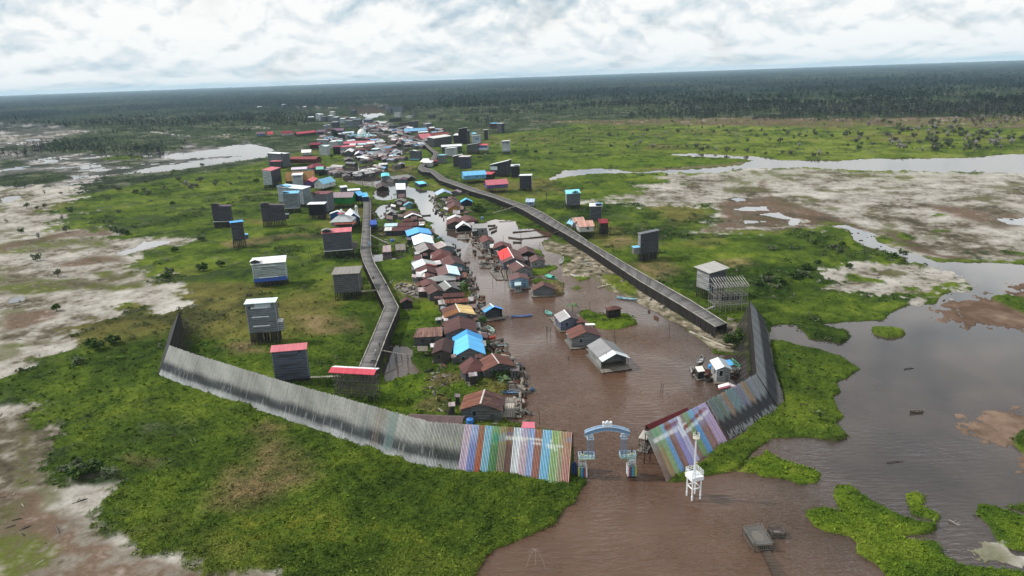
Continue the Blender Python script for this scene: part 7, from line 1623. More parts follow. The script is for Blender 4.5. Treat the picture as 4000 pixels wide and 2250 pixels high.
# ------------------------------------------------------------------ houses crowding the upper river, too small to tell apart in detail
crowd = [('c', p, w, c) for p, w, c in [((600, 1060), 380, 0), ((430, 1240), 330, 1), ((560, 1320), 260, 2), ((830, 620), 260, 3), ((1280, 690), 300, 3), ((980, 850), 330, 2), ((1040, 960), 330, 4), ((1760, 760), 330, 5), ((1680, 870), 240, 6), ((1420, 870), 240, 2), ((2110, 740), 320, 1), ((2350, 640), 300, 5), ((2320, 830), 360, 7), ((2200, 420), 300, 2), ((2380, 520), 260, 8), ((1500, 480), 320, 9), ((900, 1400), 300, 2), ((1900, 1230), 280, 6), ((1580, 1190), 240, 1)]]
crowd += [('a', p, w, c) for p, w, c in [((650, 1050), 260, 8), ((780, 1080), 200, 7), ((830, 1180), 260, 6), ((600, 1220), 260, 5), ((640, 960), 180, 1), ((880, 870), 190, 5), ((970, 930), 150, 1), ((820, 920), 120, 2), ((1060, 830), 170, 2), ((1130, 800), 140, 3), ((430, 700), 190, 3), ((350, 640), 180, 2), ((560, 640), 150, 3), ((260, 560), 190, 2), ((160, 600), 170, 3), ((470, 560), 150, 4), ((640, 540), 150, 2), ((420, 850), 190, 2), ((470, 950), 170, 1), ((330, 780), 150, 5), ((500, 1060), 170, 2), ((410, 1110), 160, 4), ((900, 680), 190, 2), ((800, 640), 150, 3), ((1000, 700), 140, 4),
    ((300, 480), 150, 3), ((180, 500), 140, 2), ((720, 560), 120, 3), ((560, 740), 150, 2), ((300, 700), 140, 4), ((700, 860), 110, 8), ((1290, 860), 140, 1), ((1370, 830), 130, 4), ((950, 1010), 120, 3), ((880, 1330), 150, 4), ((760, 1350), 150, 3), ((1180, 880), 160, 3), ((1240, 960), 150, 2), ((80, 640), 150, 3), ((560, 560), 110, 4), ((40, 560), 120, 4), ((640, 760), 100, 3), ((1130, 930), 120, 4), ((930, 800), 140, 5), ((740, 700), 110, 2)]]
PAL = [((.58, .56, .56), 'white grey'), ((.40, .33, .33), 'pinkish grey'), ((.16, .14, .15), 'dark grey brown'), ((.12, .12, .13), 'blackish'), ((.24, .25, .27), 'mid grey'), ((.22, .12, .12), 'maroon'), ((.34, .24, .22), 'faded red brown'), ((.33, .38, .44), 'blue grey'), ((.42, .18, .19), 'faded red'), ((.36, .34, .36), 'ash grey'), ((.20, .44, .70), 'blue'), ((.76, .78, .79), 'white')]
for key, p, w_, ci in crowd:
    k = TILE[key][2]; hw = w_/2; sk = .10 if random.random() < .6 else -.06
    c_, cn = PAL[ci]; gv = random.random() < .35
    if gv: n_, f_ = (p[0]-w_*.05, p[1]+4), (p[0]-w_*.16, p[1]-w_*.2)
    else: n_, f_ = (p[0]-hw, p[1]+w_*sk*.6), (p[0]+hw, p[1]-w_*sk*.6)
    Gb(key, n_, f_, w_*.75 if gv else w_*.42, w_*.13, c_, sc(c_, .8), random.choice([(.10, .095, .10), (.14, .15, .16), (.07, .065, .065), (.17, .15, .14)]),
       'small house with a %s roof crowded along the upper river' % cn, zr=5.2, rust=.35, name='floating_house', simple=True, group='%s roofed houses crowded along the upper river' % cn)
more = random.Random(77)
for key, ax, ay, bx, by, n_, wd, off in [('D', -60, 150, 400, -60, 16, 150, 60), ('a', 240, 760, 760, 1180, 34, 150, 90), ('a', 700, 780, 1250, 950, 26, 130, 70), ('a', 150, 540, 900, 690, 34, 120, 60), ('Y', 1350, 560, 2300, 700, 22, 120, 60), ('Y', 1650, 880, 2350, 1020, 16, 140, 50), ('c', 200, 1150, 900, 1250, 10, 260, 90), ('c', 1300, 750, 2300, 600, 16, 260, 120), ('a', 880, 590, 1700, 640, 14, 130, 60), ('a', 20, 480, 700, 590, 16, 110, 40), ('Y', 1250, 640, 1700, 760, 12, 130, 60)]:
    for i in range(n_):
        t = (i+.5)/n_; p = (ax+(bx-ax)*t+more.uniform(-off, off), ay+(by-ay)*t+more.uniform(-off, off)*.5)
        ci = more.choice([0, 0, 1, 1, 2, 3, 4, 5, 6, 7, 8, 9, 10, 11, 11]); c_, cn = PAL[ci]; w_ = wd*more.uniform(.75, 1.3); hw = w_/2; q = more.uniform(-.08, .12)
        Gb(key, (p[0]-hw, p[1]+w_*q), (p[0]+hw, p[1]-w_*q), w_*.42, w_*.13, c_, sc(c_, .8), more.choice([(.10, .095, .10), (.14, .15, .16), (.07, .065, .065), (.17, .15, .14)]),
           'small house with a %s roof crowded along the upper river' % cn, zr=5.2, rust=.35, name='floating_house', simple=True, group='%s roofed houses crowded along the upper river' % cn)
# patched sheds and lean-tos filling the gaps of the two rows
for key, lbl, grp, pts in [('E', 'patched lean-to roof squeezed between the houses of the left floating row', 'lean-tos between the left row houses', [(760, 175), (720, 330), (1000, 250), (1090, 215), (780, 400), (1010, 340), (1260, 330), (960, 180), (1180, 480), (1240, 520), (800, 590), (1060, 560), (980, 690), (1420, 800), (1080, 830), (1400, 910), (1110, 1030), (1480, 960), (1060, 1110), (1280, 420), (740, 130), (840, 150), (1000, 160), (720, 250), (700, 420), (1100, 440), (1000, 480), (1240, 440), (960, 640), (1020, 700), (1420, 700), (1100, 760), (1440, 900), (1120, 880), (1480, 1040), (1100, 970), (1560, 1150), (1180, 1160)]),
    ('F', 'patched lean-to roof beside the lower houses of the left floating row', 'lean-tos beside the lower left row houses', [(720, 420), (790, 560), (1130, 330), (1110, 420), (690, 200), (690, 260), (1060, 300), (560, 440), (1080, 560), (1010, 770), (830, 1010), (1210, 720), (1330, 1100), (1480, 700), (770, 1110)]),
    ('D', 'patched lean-to roof among the upstream houses of the left floating row', 'lean-tos among the upstream left row houses', [(600, 760), (680, 800), (720, 690), (660, 600), (900, 840), (1010, 860), (860, 1010), (900, 1120), (1180, 1060), (1160, 1160), (820, 1180), (560, 640), (700, 480), (1040, 920), (500, 830)]),
    ('G', 'patched lean-to roof among the houses of the right floating row', 'lean-tos among the right row houses', [(360, 340), (480, 470), (540, 410), (620, 470), (480, 560), (560, 640), (690, 640), (740, 720), (960, 870), (1000, 950), (1040, 1010), (1100, 1060), (1340, 1080), (1450, 1130), (1180, 1130), (1260, 1260), (1420, 1380), (300, 290), (420, 280), (330, 420)])]:
    for p in pts:
        w_ = more.uniform(55, 115); h_ = w_*more.uniform(.3, .5); q = more.uniform(-8, 8)
        ci = more.choice([1, 2, 2, 4, 5, 5, 6, 6, 9, 0]); hh = more.uniform(2.2, 3.6)
        Sh(key, [(p[0]-w_/2, p[1]+h_/2+q), (p[0]+w_/2, p[1]+h_/2-q), (p[0]+w_/2-q, p[1]-h_/2-q), (p[0]-w_/2-q, p[1]-h_/2+q)], hh, (0, 0, .4, .4), PAL[ci][0], more.choice([(.12, .12, .12), (.2, .2, .2), (.08, .07, .065)]), lbl, rust=.6, name='lean_to', cat='lean-to', group=grp)
# ------------------------------------------------------------------ rafts and jetties
RAFTS = [('F', [(1410, 945), (1580, 950), (1590, 875), (1420, 870)], 'grey plank raft above the blue moored boat'), ('F', [(1400, 855), (1520, 850), (1500, 835), (1420, 838)], 'narrow plank landing at the top of the plank raft'), ('F', [(1330, 1240), (1560, 1250), (1560, 1030), (1370, 1020)], 'large loose pole raft right of the rust red roof'), ('F', [(1360, 1160), (1470, 1150), (1480, 1085), (1380, 1085)], 'pale deck with a blue tub on the pole raft'), ('F', [(690, 1205), (800, 1210), (810, 1170), (700, 1165)], 'cream board landing left of the rust red roof'), ('F', [(430, 1092), (620, 1075), (615, 1048), (430, 1062)], 'long cream plank lying on the lime green marsh'), ('F', [(680, 805), (900, 800), (870, 770), (690, 775)], 'bleached plank walkway under the wine red hip roof'), ('F', [(1050, 285), (1120, 290), (1100, 170), (1030, 170)], 'grey plank jetty behind the light blue roof'), ('F', [(800, 610), (850, 610), (850, 580), (795, 580)], 'little grey box deck left of the wine red roof'),
    ('E', [(540, 690), (790, 690), (720, 560), (500, 570)], 'rotten grey decking on the marsh by the maroon hut'), ('E', [(1450, 860), (1560, 870), (1560, 810), (1450, 800)], 'grey decking beside the blue fronted river house'), ('E', [(1370, 460), (1420, 440), (1330, 340), (1300, 355)], 'dark mooring raft at the river front of the pale blue slope house'), ('E', [(1500, 590), (1560, 640), (1440, 690), (1400, 640)], 'flower topped raft jutting into the river'),
    ('H', [(1135, 1130), (1225, 1125), (1050, 985), (1000, 985)], 'long pale boardwalk raft along the grey and rust house'), ('H', [(1250, 1280), (1290, 1275), (1215, 1150), (1175, 1175)], 'pale walkway raft along the rusty red raft house'), ('H', [(1530, 1449), (1600, 1440), (1450, 1330), (1410, 1340)], 'bare pole raft left of the long grey boathouse'), ('H', [(590, 645), (620, 640), (580, 560), (550, 565)], 'narrow grey gangplank on the light blue house'), ('H', [(400, 555), (570, 560), (560, 440), (330, 460)], 'broad dark working raft of poles and planks'), ('H', [(215, 420), (440, 425), (450, 330), (200, 340)], 'overgrown barge like raft with white crates'),
    ('G', [(790, 980), (880, 990), (800, 890), (690, 900)], 'skeletal net rack raft in front of the red brown roof'), ('G', [(820, 1100), (980, 1110), (960, 1030), (810, 1035)], 'half sunken plank raft upstream of the crate barge'), ('G', [(700, 820), (740, 815), (720, 690), (680, 700)], 'pale vertical gangway right of the white boathouse'),
    ('D', [(1250, 680), (1400, 700), (1380, 560), (1240, 570)], 'jumble of grey planks left of the orange gable'), ('D', [(1600, 1180), (1800, 1180), (1790, 1100), (1610, 1105)], 'frame raft in the mouth of the white boathouse'), ('D', [(800, 300), (960, 345), (940, 320), (800, 275)], 'white edged mooring raft at the cyan roofed houseboat'), ('D', [(1100, 350), (1180, 345), (1160, 285), (1080, 300)], 'grey raft at the bow of the cyan roofed houseboat'), ('D', [(430, 800), (500, 850), (560, 790), (500, 760)], 'broken boards before the grey marsh hut'), ('D', [(1100, 1080), (1230, 1090), (1230, 1000), (1110, 1000)], 'cluttered raft right of the deep sky blue roof'), ('D', [(1180, 1200), (1300, 1230), (1280, 1150), (1180, 1130)], 'raft with a blue tub right of the ice blue roof'),
    ('K', [(340, 520), (410, 515), (405, 470), (335, 475)], 'small square landing raft, leftmost by the white roofed house'), ('K', [(640, 635), (760, 640), (720, 540), (620, 540)], 'cream deck in front of the white roofed house'), ('K', [(380, 610), (640, 610), (600, 580), (400, 585)], 'thin frame raft under the pale flat roofed hut'), ('J', [(715, 1160), (735, 1140), (590, 1090), (560, 1100)], 'weathered plank on the mud by the boardwalk end'),
    ('A', [(150, 1060), (430, 1130), (420, 1060), (150, 1040)], 'brown mud coloured raft bank across the far channel')]
for k_, pts, lb in RAFTS: raft(k_, pts, .35, lb, col=(.27, .25, .225) if not lb.startswith(('pale', 'cream', 'bleached')) else (.48, .44, .38), rails='pole' in lb or 'frame' in lb or 'net' in lb)
# ------------------------------------------------------------------ boats
BOATS = [('H', (572, 985), (805, 972), 1.5, (.10, .17, .40), (.10, .12, .16), 'blue and white canoe crossing the open water'), ('H', (1765, 765), (2000, 795), 1.7, (.22, .40, .46), (.34, .42, .46), 'pale teal canoe moored on the right shore of the lagoon'), ('H', (955, 520), (1075, 555), 2.3, (.07, .38, .28), None, 'upturned bright green boat by the grass islet'), ('H', (963, 925), (1030, 965), 2.0, (.16, .46, .42), (.2, .5, .46), 'aqua boat at the head of the long pale raft'), ('H', (305, 1095), (375, 1165), 1.9, (.28, .44, .38), (.34, .42, .38), 'pale green boat pulled up behind the light blue roof'), ('H', (250, 1230), (395, 1215), 1.2, (.50, .07, .06), (.3, .08, .06), 'slim red canoe beside the light blue roof'), ('H', (320, 1282), (485, 1245), 1.6, (.045, .042, .038), (.06, .055, .05), 'black canoe, upper of the two moored at the light blue roof'), ('H', (330, 1322), (540, 1300), 1.9, (.10, .15, .17), (.20, .21, .2), 'grey teal canoe, lower of the two moored at the light blue roof'),
    ('F', (1330, 985), (1700, 945), 2.0, (.05, .12, .24), (.10, .16, .22), 'long blue river boat tied at the plank raft'), ('F', (1455, 680), (1555, 660), 1.5, (.04, .09, .15), (.05, .08, .1), 'small dark blue boat by the rusty streaked roof'), ('H', (210, 395), (445, 415), 2.4, (.05, .048, .045), (.22, .21, .2), 'dark cargo boat lying under the crate barge'), ('K', (460, 462), (515, 345), 1.6, (.16, .16, .17), (.4, .4, .4), 'grey skiff tied left of the white roofed house'), ('K', (940, 400), (1050, 500), 1.4, (.10, .42, .26), (.05, .2, .14), 'green canoe behind the blue tarp roof'), ('K', (945, 522), (1055, 528), 2.0, (.74, .76, .72), (.7, .72, .68), 'white dinghy right of the white roofed house'),
    ('H', (1120, 395), (1160, 315), 1.8, (.40, .39, .37), (.3, .29, .28), 'pale skiff beached on the debris spit'), ('H', (1245, 510), (1338, 538), 1.2, (.66, .64, .6), (.6, .58, .54), 'white hull floating off the debris spit'), ('G', (925, 665), (1035, 658), 1.6, (.05, .045, .042), (.08, .07, .065), 'black longboat behind the flat grey house, uppermost of three'), ('G', (940, 715), (1060, 680), 1.6, (.16, .15, .14), (.12, .11, .1), 'grey longboat behind the flat grey house, in the middle of three'), ('G', (970, 765), (1055, 725), 1.6, (.07, .065, .06), (.1, .09, .08), 'dark longboat behind the flat grey house, lowest of three'),
    ('G', (1215, 830), (1410, 855), 1.6, (.10, .09, .085), (.14, .12, .11), 'long dark boat in the backwater before the boardwalk'), ('G', (1280, 900), (1405, 900), 1.7, (.05, .055, .06), (.06, .06, .06), 'black motor skiff with a grey box in the backwater'), ('G', (1190, 515), (1265, 480), 1.5, (.13, .13, .12), (.16, .15, .14), 'old grey canoe aground in the green shallows'), ('G', (980, 488), (1120, 462), 1.4, (.12, .115, .11), (.15, .14, .13), 'long grey canoe aground near the round green tree'), ('D', (1010, 805), (1170, 795), 1.8, (.06, .055, .045), (.07, .10, .03), 'weed covered boat off the brown gable'), ('D', (-30, 265), (155, 258), 1.8, (.30, .29, .27), (.38, .36, .34), 'pale longboat in the far channel'),
    ('P', (1560, 1166), (1670, 1160), .8, (.10, .08, .065), (.12, .09, .07), 'half sunken brown dugout alone in the right hand shallows')]
for i_, (k_, a_, b_, w_, c_, ic, lb) in enumerate(BOATS):
    canoe(k_, a_, b_, w_, c_, ic, lb, canopy=c_ if 'upturned' in lb else None)
# ------------------------------------------------------------------ logs, poles, fish cages, people
def log(key, a, b, r, col, label, z=.15):
    PA, PB = GP(sp(key, a)), GP(sp(key, b)); o = Vector((PA.x, PA.y, z)); bm_ = MB(); d = PB-PA
    n = 5; pr = None
    for i in range(n+1):
        t = i/n; p = Vector((d.x*t, d.y*t, .12*math.sin(t*5+PA.x)))
        if pr is not None: bm_.cyl(pr, p, r*(1-.35*(i-1)/n), r*(1-.35*i/n), 7)
        pr = p
    for t in (.35, .7):
        p = Vector((d.x*t, d.y*t, .1)); q = Vector((-d.y, d.x, 0)).normalized(); bm_.cyl(p, p+q*r*4+d.normalized()*r*3+Vector((0, 0, r*2)), r*.4, r*.15, 5)
    ob = bm_.build('log', wood(col)); ob.location = o
    tag(ob, label, 'log'); return ob
log('J', (565, 1210), (975, 1390), .55, (.46, .43, .35), 'long squared pale log floating at the foot of the right boardwalk', .1)
log('H', (1550, 650), (1700, 618), .4, (.60, .55, .42), 'cream trunk with roots washed onto the debris spit')
log('H', (1380, 535), (1425, 492), .35, (.56, .52, .46), 'short pale log lying on the tip of the debris spit')
log('Q', (1992, 665), (2082, 702), .15, (.55, .50, .46), 'white stick floating right of the bottom islet')
log('P', (1515, 815), (1592, 805), .14, (.06, .055, .05), 'black driftwood with a stub in the right shallows')
log('Q', (1515, 215), (1640, 205), .12, (.14, .10, .08), 'dark driftwood with pale tips in the lower right shallows')
log('G', (1280, 758), (1780, 712), .4, (.10, .09, .08), 'very long dark log boom in the backwater, upper of two')
log('G', (1360, 852), (1830, 805), .4, (.085, .075, .068), 'very long dark log boom in the backwater, lower of two')
log('T', (520, 865), (630, 830), .18, (.09, .08, .07), 'dark branch lying on the pale mud at the lower left')
log('T', (140, 1058), (230, 1022), .2, (.13, .11, .1), 'dark branch on mossy mud at the lower left edge')
log('T', (400, 1030), (432, 1095), .22, (.2, .17, .15), 'forked grey branch standing off the lower left mud')
log('T', (165, 220), (260, 185), .2, (.07, .06, .055), 'black branch on white mud at the left edge')
log('F', (1555, 700), (1740, 985), .12, (.14, .2, .18), 'thin mooring boom slanting into the river by the plank raft')
log('K', (640, 590), (720, 740), .14, (.2, .18, .15), 'bent mooring pole below the cream deck')
def pole_cluster(key, tops, feet, label):
    P0 = GP(sp(key, feet[0])); root = thing('mooring_poles', P0, 0, label, 'poles')
    for tp, ft in zip(tops, feet):
        P = GP(sp(key, ft)); h = max(1.5, hgt(P, sp(key, tp)[1])); o = P-P0
        b = MB(); b.cyl((o.x, o.y, -1.5), (o.x+random.uniform(-.3, .3), o.y, h), .10, .07, 6); b.build('pole', paint((.06, .05, .045), .9), root)
pole_cluster('H', [(972, 1085), (985, 1082), (1010, 1100)], [(972, 1190), (985, 1150), (1020, 1240)], 'three dark stakes in open water left of the rusty raft house')
pole_cluster('H', [(937, 845)], [(937, 935)], 'single dark post with a red float downstream of the grass islet house')
pole_cluster('H', [(1452, 800)], [(1456, 905)], 'lone thick stake at the tip of the grass islet')
pole_cluster('H', [(1757, 1130), (1740, 1200)], [(1737, 1228), (1752, 1300)], 'two crossing thin poles behind the long grey boathouse')
pole_cluster('J', [(350, 1110)], [(333, 1270)], 'thin stake in the lagoon off the right boardwalk')
pole_cluster('F', [(1762, 1130)], [(1768, 1330)], 'thin stake right of the pole raft')
pole_cluster('S', [(2580, 1495), (2590, 1500)], [(2580, 1530), (2588, 1535)], 'two short stakes in the middle of the lower lagoon')
pole_cluster('I', [(1440, 1060), (1372, 1340)], [(1420, 1300), (1372, 1400)], 'two pale poles at the mouth of the long grey boathouse')
pole_cluster('I', [(832, 1125), (843, 1125)], [(832, 1165), (843, 1170)], 'two little stakes left of the long grey boathouse')
pole_cluster('G', [(1655, 890), (1155, 790), (1390, 740)], [(1655, 960), (1150, 880), (1388, 860)], 'three scattered stakes in the backwater')
pole_cluster('C', [(1310, 950), (1328, 910), (1380, 1000)], [(1318, 1130), (1335, 1050), (1392, 1120)], 'bare dead stems in the meadow before the big dark grey tower')
pole_cluster('J', [(518, 365)], [(516, 455)], 'single dark post in the meadow behind the boardwalk')
pole_cluster('H', [(360, 500), (500, 240)], [(360, 590), (500, 560)], 'tall dark mooring poles at the broad working raft')
pole_cluster('A', [(1890, 930)], [(1890, 1280)], 'tall thin mast beside the right boardwalk')
pole_cluster('F', [(150, 500), (165, 520), (270, 540), (700, 680)], [(150, 750), (165, 740), (275, 680), (700, 790)], 'thin poles in the pond at the end of the left boardwalk')
pole_cluster('N', [(728, 40)], [(728, 190)], 'thin pole in the meadow left of the tall grey tower')
def fish_cage(key, near_l, near_r, far_r, far_l, h, label, walk=None, net=(.16, .16, .15)):
    P = [GP(sp(key, p)) for p in (near_l, near_r, far_r, far_l)]; o = P[0].copy(); root = thing('fish_cage', o, 0, label, 'fish cage')
    P = [p-o for p in P]
    for p in P: b = MB(); b.cyl(p+Vector((0, 0, -1.5)), p+Vector((0, 0, h+.5)), .1, .08, 6); b.build('post', wood((.15, .14, .13)), root)
    b = MB()
    for z in (h, .35):
        for i in range(4): b.beam(P[i]+Vector((0, 0, z)), P[(i+1) % 4]+Vector((0, 0, z)), .08)
    b.build('frame', wood((.22, .21, .2)), root)
    b = MB(); n = 14
    for i in range(1, n):
        t = i/n; sag = lambda s: -.55*math.sin(math.pi*s)*math.sin(math.pi*t)
        for (A0, A1, B0, B1) in ((P[0], P[1], P[3], P[2]), (P[0], P[3], P[1], P[2])):
            a, c = A0.lerp(A1, t), B0.lerp(B1, t); pr = None
            for s in range(7):
                q = a.lerp(c, s/6)+Vector((0, 0, h-.05+sag(s/6)))
                if pr is not None: b.beam(pr, q, .04)
                pr = q
    for i in range(4):
        for t in [k/10 for k in range(1, 10)]:
            q = P[i].lerp(P[(i+1) % 4], t); b.beam(q+Vector((0, 0, .35)), q+Vector((0, 0, h)), .045)
    b.build('net', paint(net, .9), root)
    sb = MB()
    zz = h-.42
    sb.quad([P[k]*.97+Vector((0, 0, zz))+ (sum(P, Vector())/4)*.03 for k in range(4)]); sb.build('net_floor', paint((.135, .118, .105), .95), root)
    if walk:
        b = MB(); A_ = [GP(sp(key, p))-o for p in walk]
        for q in range(18):
            t0, t1 = q/18, (q+.7)/18
            b.hexa([A_[0].lerp(A_[3], t0), A_[1].lerp(A_[2], t0), A_[1].lerp(A_[2], t1), A_[0].lerp(A_[3], t1)] + [v+Vector((0, 0, .3)) for v in (A_[0].lerp(A_[3], t0), A_[1].lerp(A_[2], t0), A_[1].lerp(A_[2], t1), A_[0].lerp(A_[3], t1))])
        b.build('walkway', wood((.11, .085, .068)), root)
fish_cage('Q', (485, 905), (632, 895), (535, 740), (395, 765), 1.7, 'grey net fish cage with a sunken walkway, at the bottom right', [(640, 1110), (740, 1110), (610, 905), (545, 905)])
fish_cage('Q', (625, 800), (725, 800), (695, 750), (590, 760), 1.3, 'small brown net cage right of the larger fish cage', None, (.10, .075, .065))
def lift_net():
    P = GP(sp('R', (1175, 1010))); root = thing('lift_net', P, 0, 'bare lift net frame of four curved canes over the foreground water', 'lift net')
    k = mpp(P)/1.9815; h = hgt(P, sp('R', (0, 885))[1])
    b = MB(); b.cyl((0, 0, -1.2), (0, 0, h), .05, .035, 6); b.build('mast', paint((.42, .36, .3), .8), root)
    for dx, dy in ((-75, -.5), (70, -.6), (-60, .8), (62, .9)):
        b = MB(); pr = Vector((0, 0, h))
        for i in range(1, 9):
            t = i/8; q = Vector((dx*k*t, dy*2.2*t, h - 2.9*t*t)); b.cyl(pr, q, .03, .026, 5); pr = q
        b.build('cane', paint((.36, .31, .26), .8), root)
lift_net()
def person_mesh(shirt, trousers):
    v = [(0, 0, .92), (0, 0, 1.12), (0, 0, 1.38), (0, 0, 1.50), (0, .02, 1.64), (.19, 0, 1.40), (.25, .04, 1.12), (.22, .16, .92), (-.19, 0, 1.40), (-.25, .04, 1.12), (-.22, .16, .92), (.10, 0, .88), (.11, .04, .48), (.11, 0, .06), (.11, .14, .03), (-.10, 0, .88), (-.11, -.02, .48), (-.11, -.05, .06), (-.11, .09, .03)]
    e = [(0, 1), (1, 2), (2, 3), (3, 4), (2, 5), (5, 6), (6, 7), (2, 8), (8, 9), (9, 10), (0, 11), (11, 12), (12, 13), (13, 14), (0, 15), (15, 16), (16, 17), (17, 18)]
    r = [.14, .14, .16, .06, .11, .075, .05, .035, .075, .05, .035, .09, .065, .045, .04, .09, .065, .045, .04]
    me = bpy.data.meshes.new('body'); me.from_pydata(v, e, [])
    o = bpy.data.objects.new('tmp', me); COL.objects.link(o)
    m = o.modifiers.new('s', 'SKIN'); s = o.modifiers.new('u', 'SUBSURF'); s.levels = 1
    for q, rr in zip(me.skin_vertices[0].data, r): q.radius = (rr, rr)
    me.skin_vertices[0].data[0].use_root = True
    dg = bpy.context.evaluated_depsgraph_get(); out = bpy.data.meshes.new_from_object(o.evaluated_get(dg)); bpy.data.objects.remove(o)
    for c in ((.16, .09, .06), shirt, trousers): out.materials.append(paint(c, .8))
    for p in out.polygons:
        z = p.center.z; x = abs(p.center.x)
        p.material_index = 2 if z < .95 and x < .2 and z > .1 else (1 if .9 < z < 1.47 and not (x > .2 and z < 1.1) else 0)
    out.name = 'body'; return out
def person(key, p, z, yaw, shirt, trousers, label, sit=False):
    P = GP(sp(key, p), z); root = thing('person', P, yaw, label, 'person'); link('body', person_mesh(shirt, trousers), root)
    b = MB(); b.dome((0, -.01, 1.63), .125, .14, 10, 4); b.build('hair', paint((.015, .012, .01), .7), root); return root
def motorbike(key, p, z, yaw, col, label):
    P = GP(sp(key, p), z); root = thing('motorbike', P, yaw, label, 'motorbike')
    for x in (-.62, .62):
        b = MB(); n = 16
        for i in range(n):
            t0, t1 = 2*math.pi*i/n, 2*math.pi*(i+1)/n
            b.beam((x+.26*math.cos(t0), 0, .3+.26*math.sin(t0)), (x+.26*math.cos(t1), 0, .3+.26*math.sin(t1)), .10, .09)
        b.build('wheel', paint((.02, .02, .022), .7), root)
    b = MB(); b.hexa([(-.5, -.13, .45), (.35, -.13, .35), (.35, .13, .35), (-.5, .13, .45), (-.75, -.1, .72), (.25, -.12, .66), (.25, .12, .66), (-.75, .1, .72)]); b.hexa([(.3, -.16, .35), (.5, -.14, .4), (.5, .14, .4), (.3, .16, .35), (.48, -.14, .9), (.58, -.12, .92), (.58, .12, .92), (.48, .14, .9)]); b.build('body', paint(col, .3), root)
    b = MB(); b.hexa([(-.7, -.14, .73), (.2, -.14, .68), (.2, .14, .68), (-.7, .14, .73), (-.68, -.11, .82), (.15, -.11, .76), (.15, .11, .76), (-.68, .11, .82)]); b.build('seat', paint((.02, .02, .02), .6), root)
    b = MB(); b.beam((.5, -.33, 1.0), (.5, .33, 1.0), .05); b.beam((.62, 0, .3), (.5, 0, 1.0), .07); b.build('handlebar', paint((.25, .25, .26), .3), root)
    b = MB(); b.dome((.6, 0, .86), .1, .12, 8, 3); b.build('headlight', paint((.7, .7, .66), .2), root)
    return root
DZ = 4.22
person('E', (268, 1310), DZ, R(170), (.03, .03, .04), (.05, .05, .06), 'person in dark clothes walking down the left boardwalk')
motorbike('E', (212, 1405), DZ, R(100), (.55, .56, .58), 'silver motorbike parked on the left boardwalk behind the walker')
person('E', (218, 1388), DZ, R(120), (.62, .62, .60), (.04, .05, .09), 'person in a pale shirt standing with the silver motorbike')
motorbike('N', (2075, 520), DZ, R(20), (.03, .03, .035), 'black motorbike near the lower end of the left boardwalk')
motorbike('E', (350, 535), DZ, R(60), (.04, .05, .12), 'dark motorbike at the rail above the boardwalk kink')
motorbike('E', (185, 447), DZ, R(70), (.05, .045, .04), 'dark motorbike parked on the inner rail of the left boardwalk')
person('G', (1725, 578), DZ, R(200), (.05, .05, .06), (.03, .03, .05), 'person in black standing on the right boardwalk')
person('G', (1882, 655), DZ, R(30), (.20, .06, .05), (.05, .05, .06), 'person in a dull red top on the right boardwalk')
motorbike('C', (2000, 735), DZ, R(80), (.25, .04, .05), 'red motorbike outside the tiered roof mosque')
person('C', (2078, 880), DZ, R(80), (.12, .32, .52), (.05, .06, .10), 'person in a light blue shirt by the blue crates on the left boardwalk')
def crates(key, p, z, label):
    P = GP(sp(key, p), z); root = thing('crate_stack', P, .2, label, 'crates')
    for i, (x, y, q) in enumerate(((0, 0, 0), (.9, .1, 0), (.2, .9, 0), (.1, .1, .62))):
        b = MB(); b.box(x, x+.8, y, y+.8, q, q+.55); b.box(x+.06, x+.74, y+.06, y+.74, q+.551, q+.58); b.build('crate', paint((.18+.1*(i % 2), .38, .58), .6), root)
crates('C', (2055, 890), DZ, 'pale blue crates stacked on the left boardwalk edge')
def tank(key, p, z, r, h, col, label):
    P = GP(sp(key, p), z); root = thing('water_tank', P, 0, label, 'tank')
    b = MB(); b.cyl((0, 0, 0), (0, 0, h), r, r*.96, 14); b.dome((0, 0, h), r*.96, r*.3, 14, 3); b.build('shell', paint(col, .4), root)
    b = MB(); b.cyl((0, 0, h+r*.27), (0, 0, h+r*.42), r*.3, r*.3, 10); b.build('lid', paint(sc(col, .6), .4), root)
tank('D', (545, 1225), .4, .9, 1.5, (.05, .16, .55), 'deep blue water tank on the marsh stack')
tank('M', (1085, 335), .35, 1.0, 1.2, (.06, .25, .70), 'blue tub by the grey gable nearest the gate')
tank('K', (640, 500), .4, .8, 1.0, (.05, .28, .66), 'blue tub on the deck left of the white roofed house')
tank('D', (2005, 860), .4, .9, 1.6, (.10, .22, .38), 'dull blue drum under the round green tree')
tank('D', (1300, 1180), .4, .9, .9, (.14, .42, .68), 'light blue tub on the raft right of the ice blue roof')
def gangway(key, a, b_, za, zb, w, label, col=(.36, .33, .29)):
    PA, PB = GP(sp(key, a), za), GP(sp(key, b_), zb); o = Vector((PA.x, PA.y, 0)); root = thing('gangway', o, 0, label, 'gangway')
    d = PB-PA; s = Vector((-d.y, d.x, 0)).normalized()*w/2; n = max(5, int(d.length/.7)); b = MB()
    for i in range(n):
        p, q = PA-o+d*(i/n), PA-o+d*((i+.82)/n); b.hexa([p-s, q-s, q+s, p+s]+[v+Vector((0, 0, .1)) for v in (p-s, q-s, q+s, p+s)])
    b.build('deck', wood(col), root)
    b = MB()
    for i in range(0, n, 3):
        p = PA-o+d*(i/n)
        for e in (s, -s): b.cyl((p.x+e.x, p.y+e.y, -1), (p.x+e.x, p.y+e.y, p.z), .07, .06, 5)
    b.build('support_post', paint(POST, .9, .4), root)
gangway('G', (1305, 388), (1000, 480), 4.1, .8, 1.1, 'long sloping gangway from the right boardwalk to the aground canoes')
gangway('G', (1950, 735), (1845, 770), 4.1, .8, 1.4, 'short sloping gangway off the right boardwalk by the white stilt house')
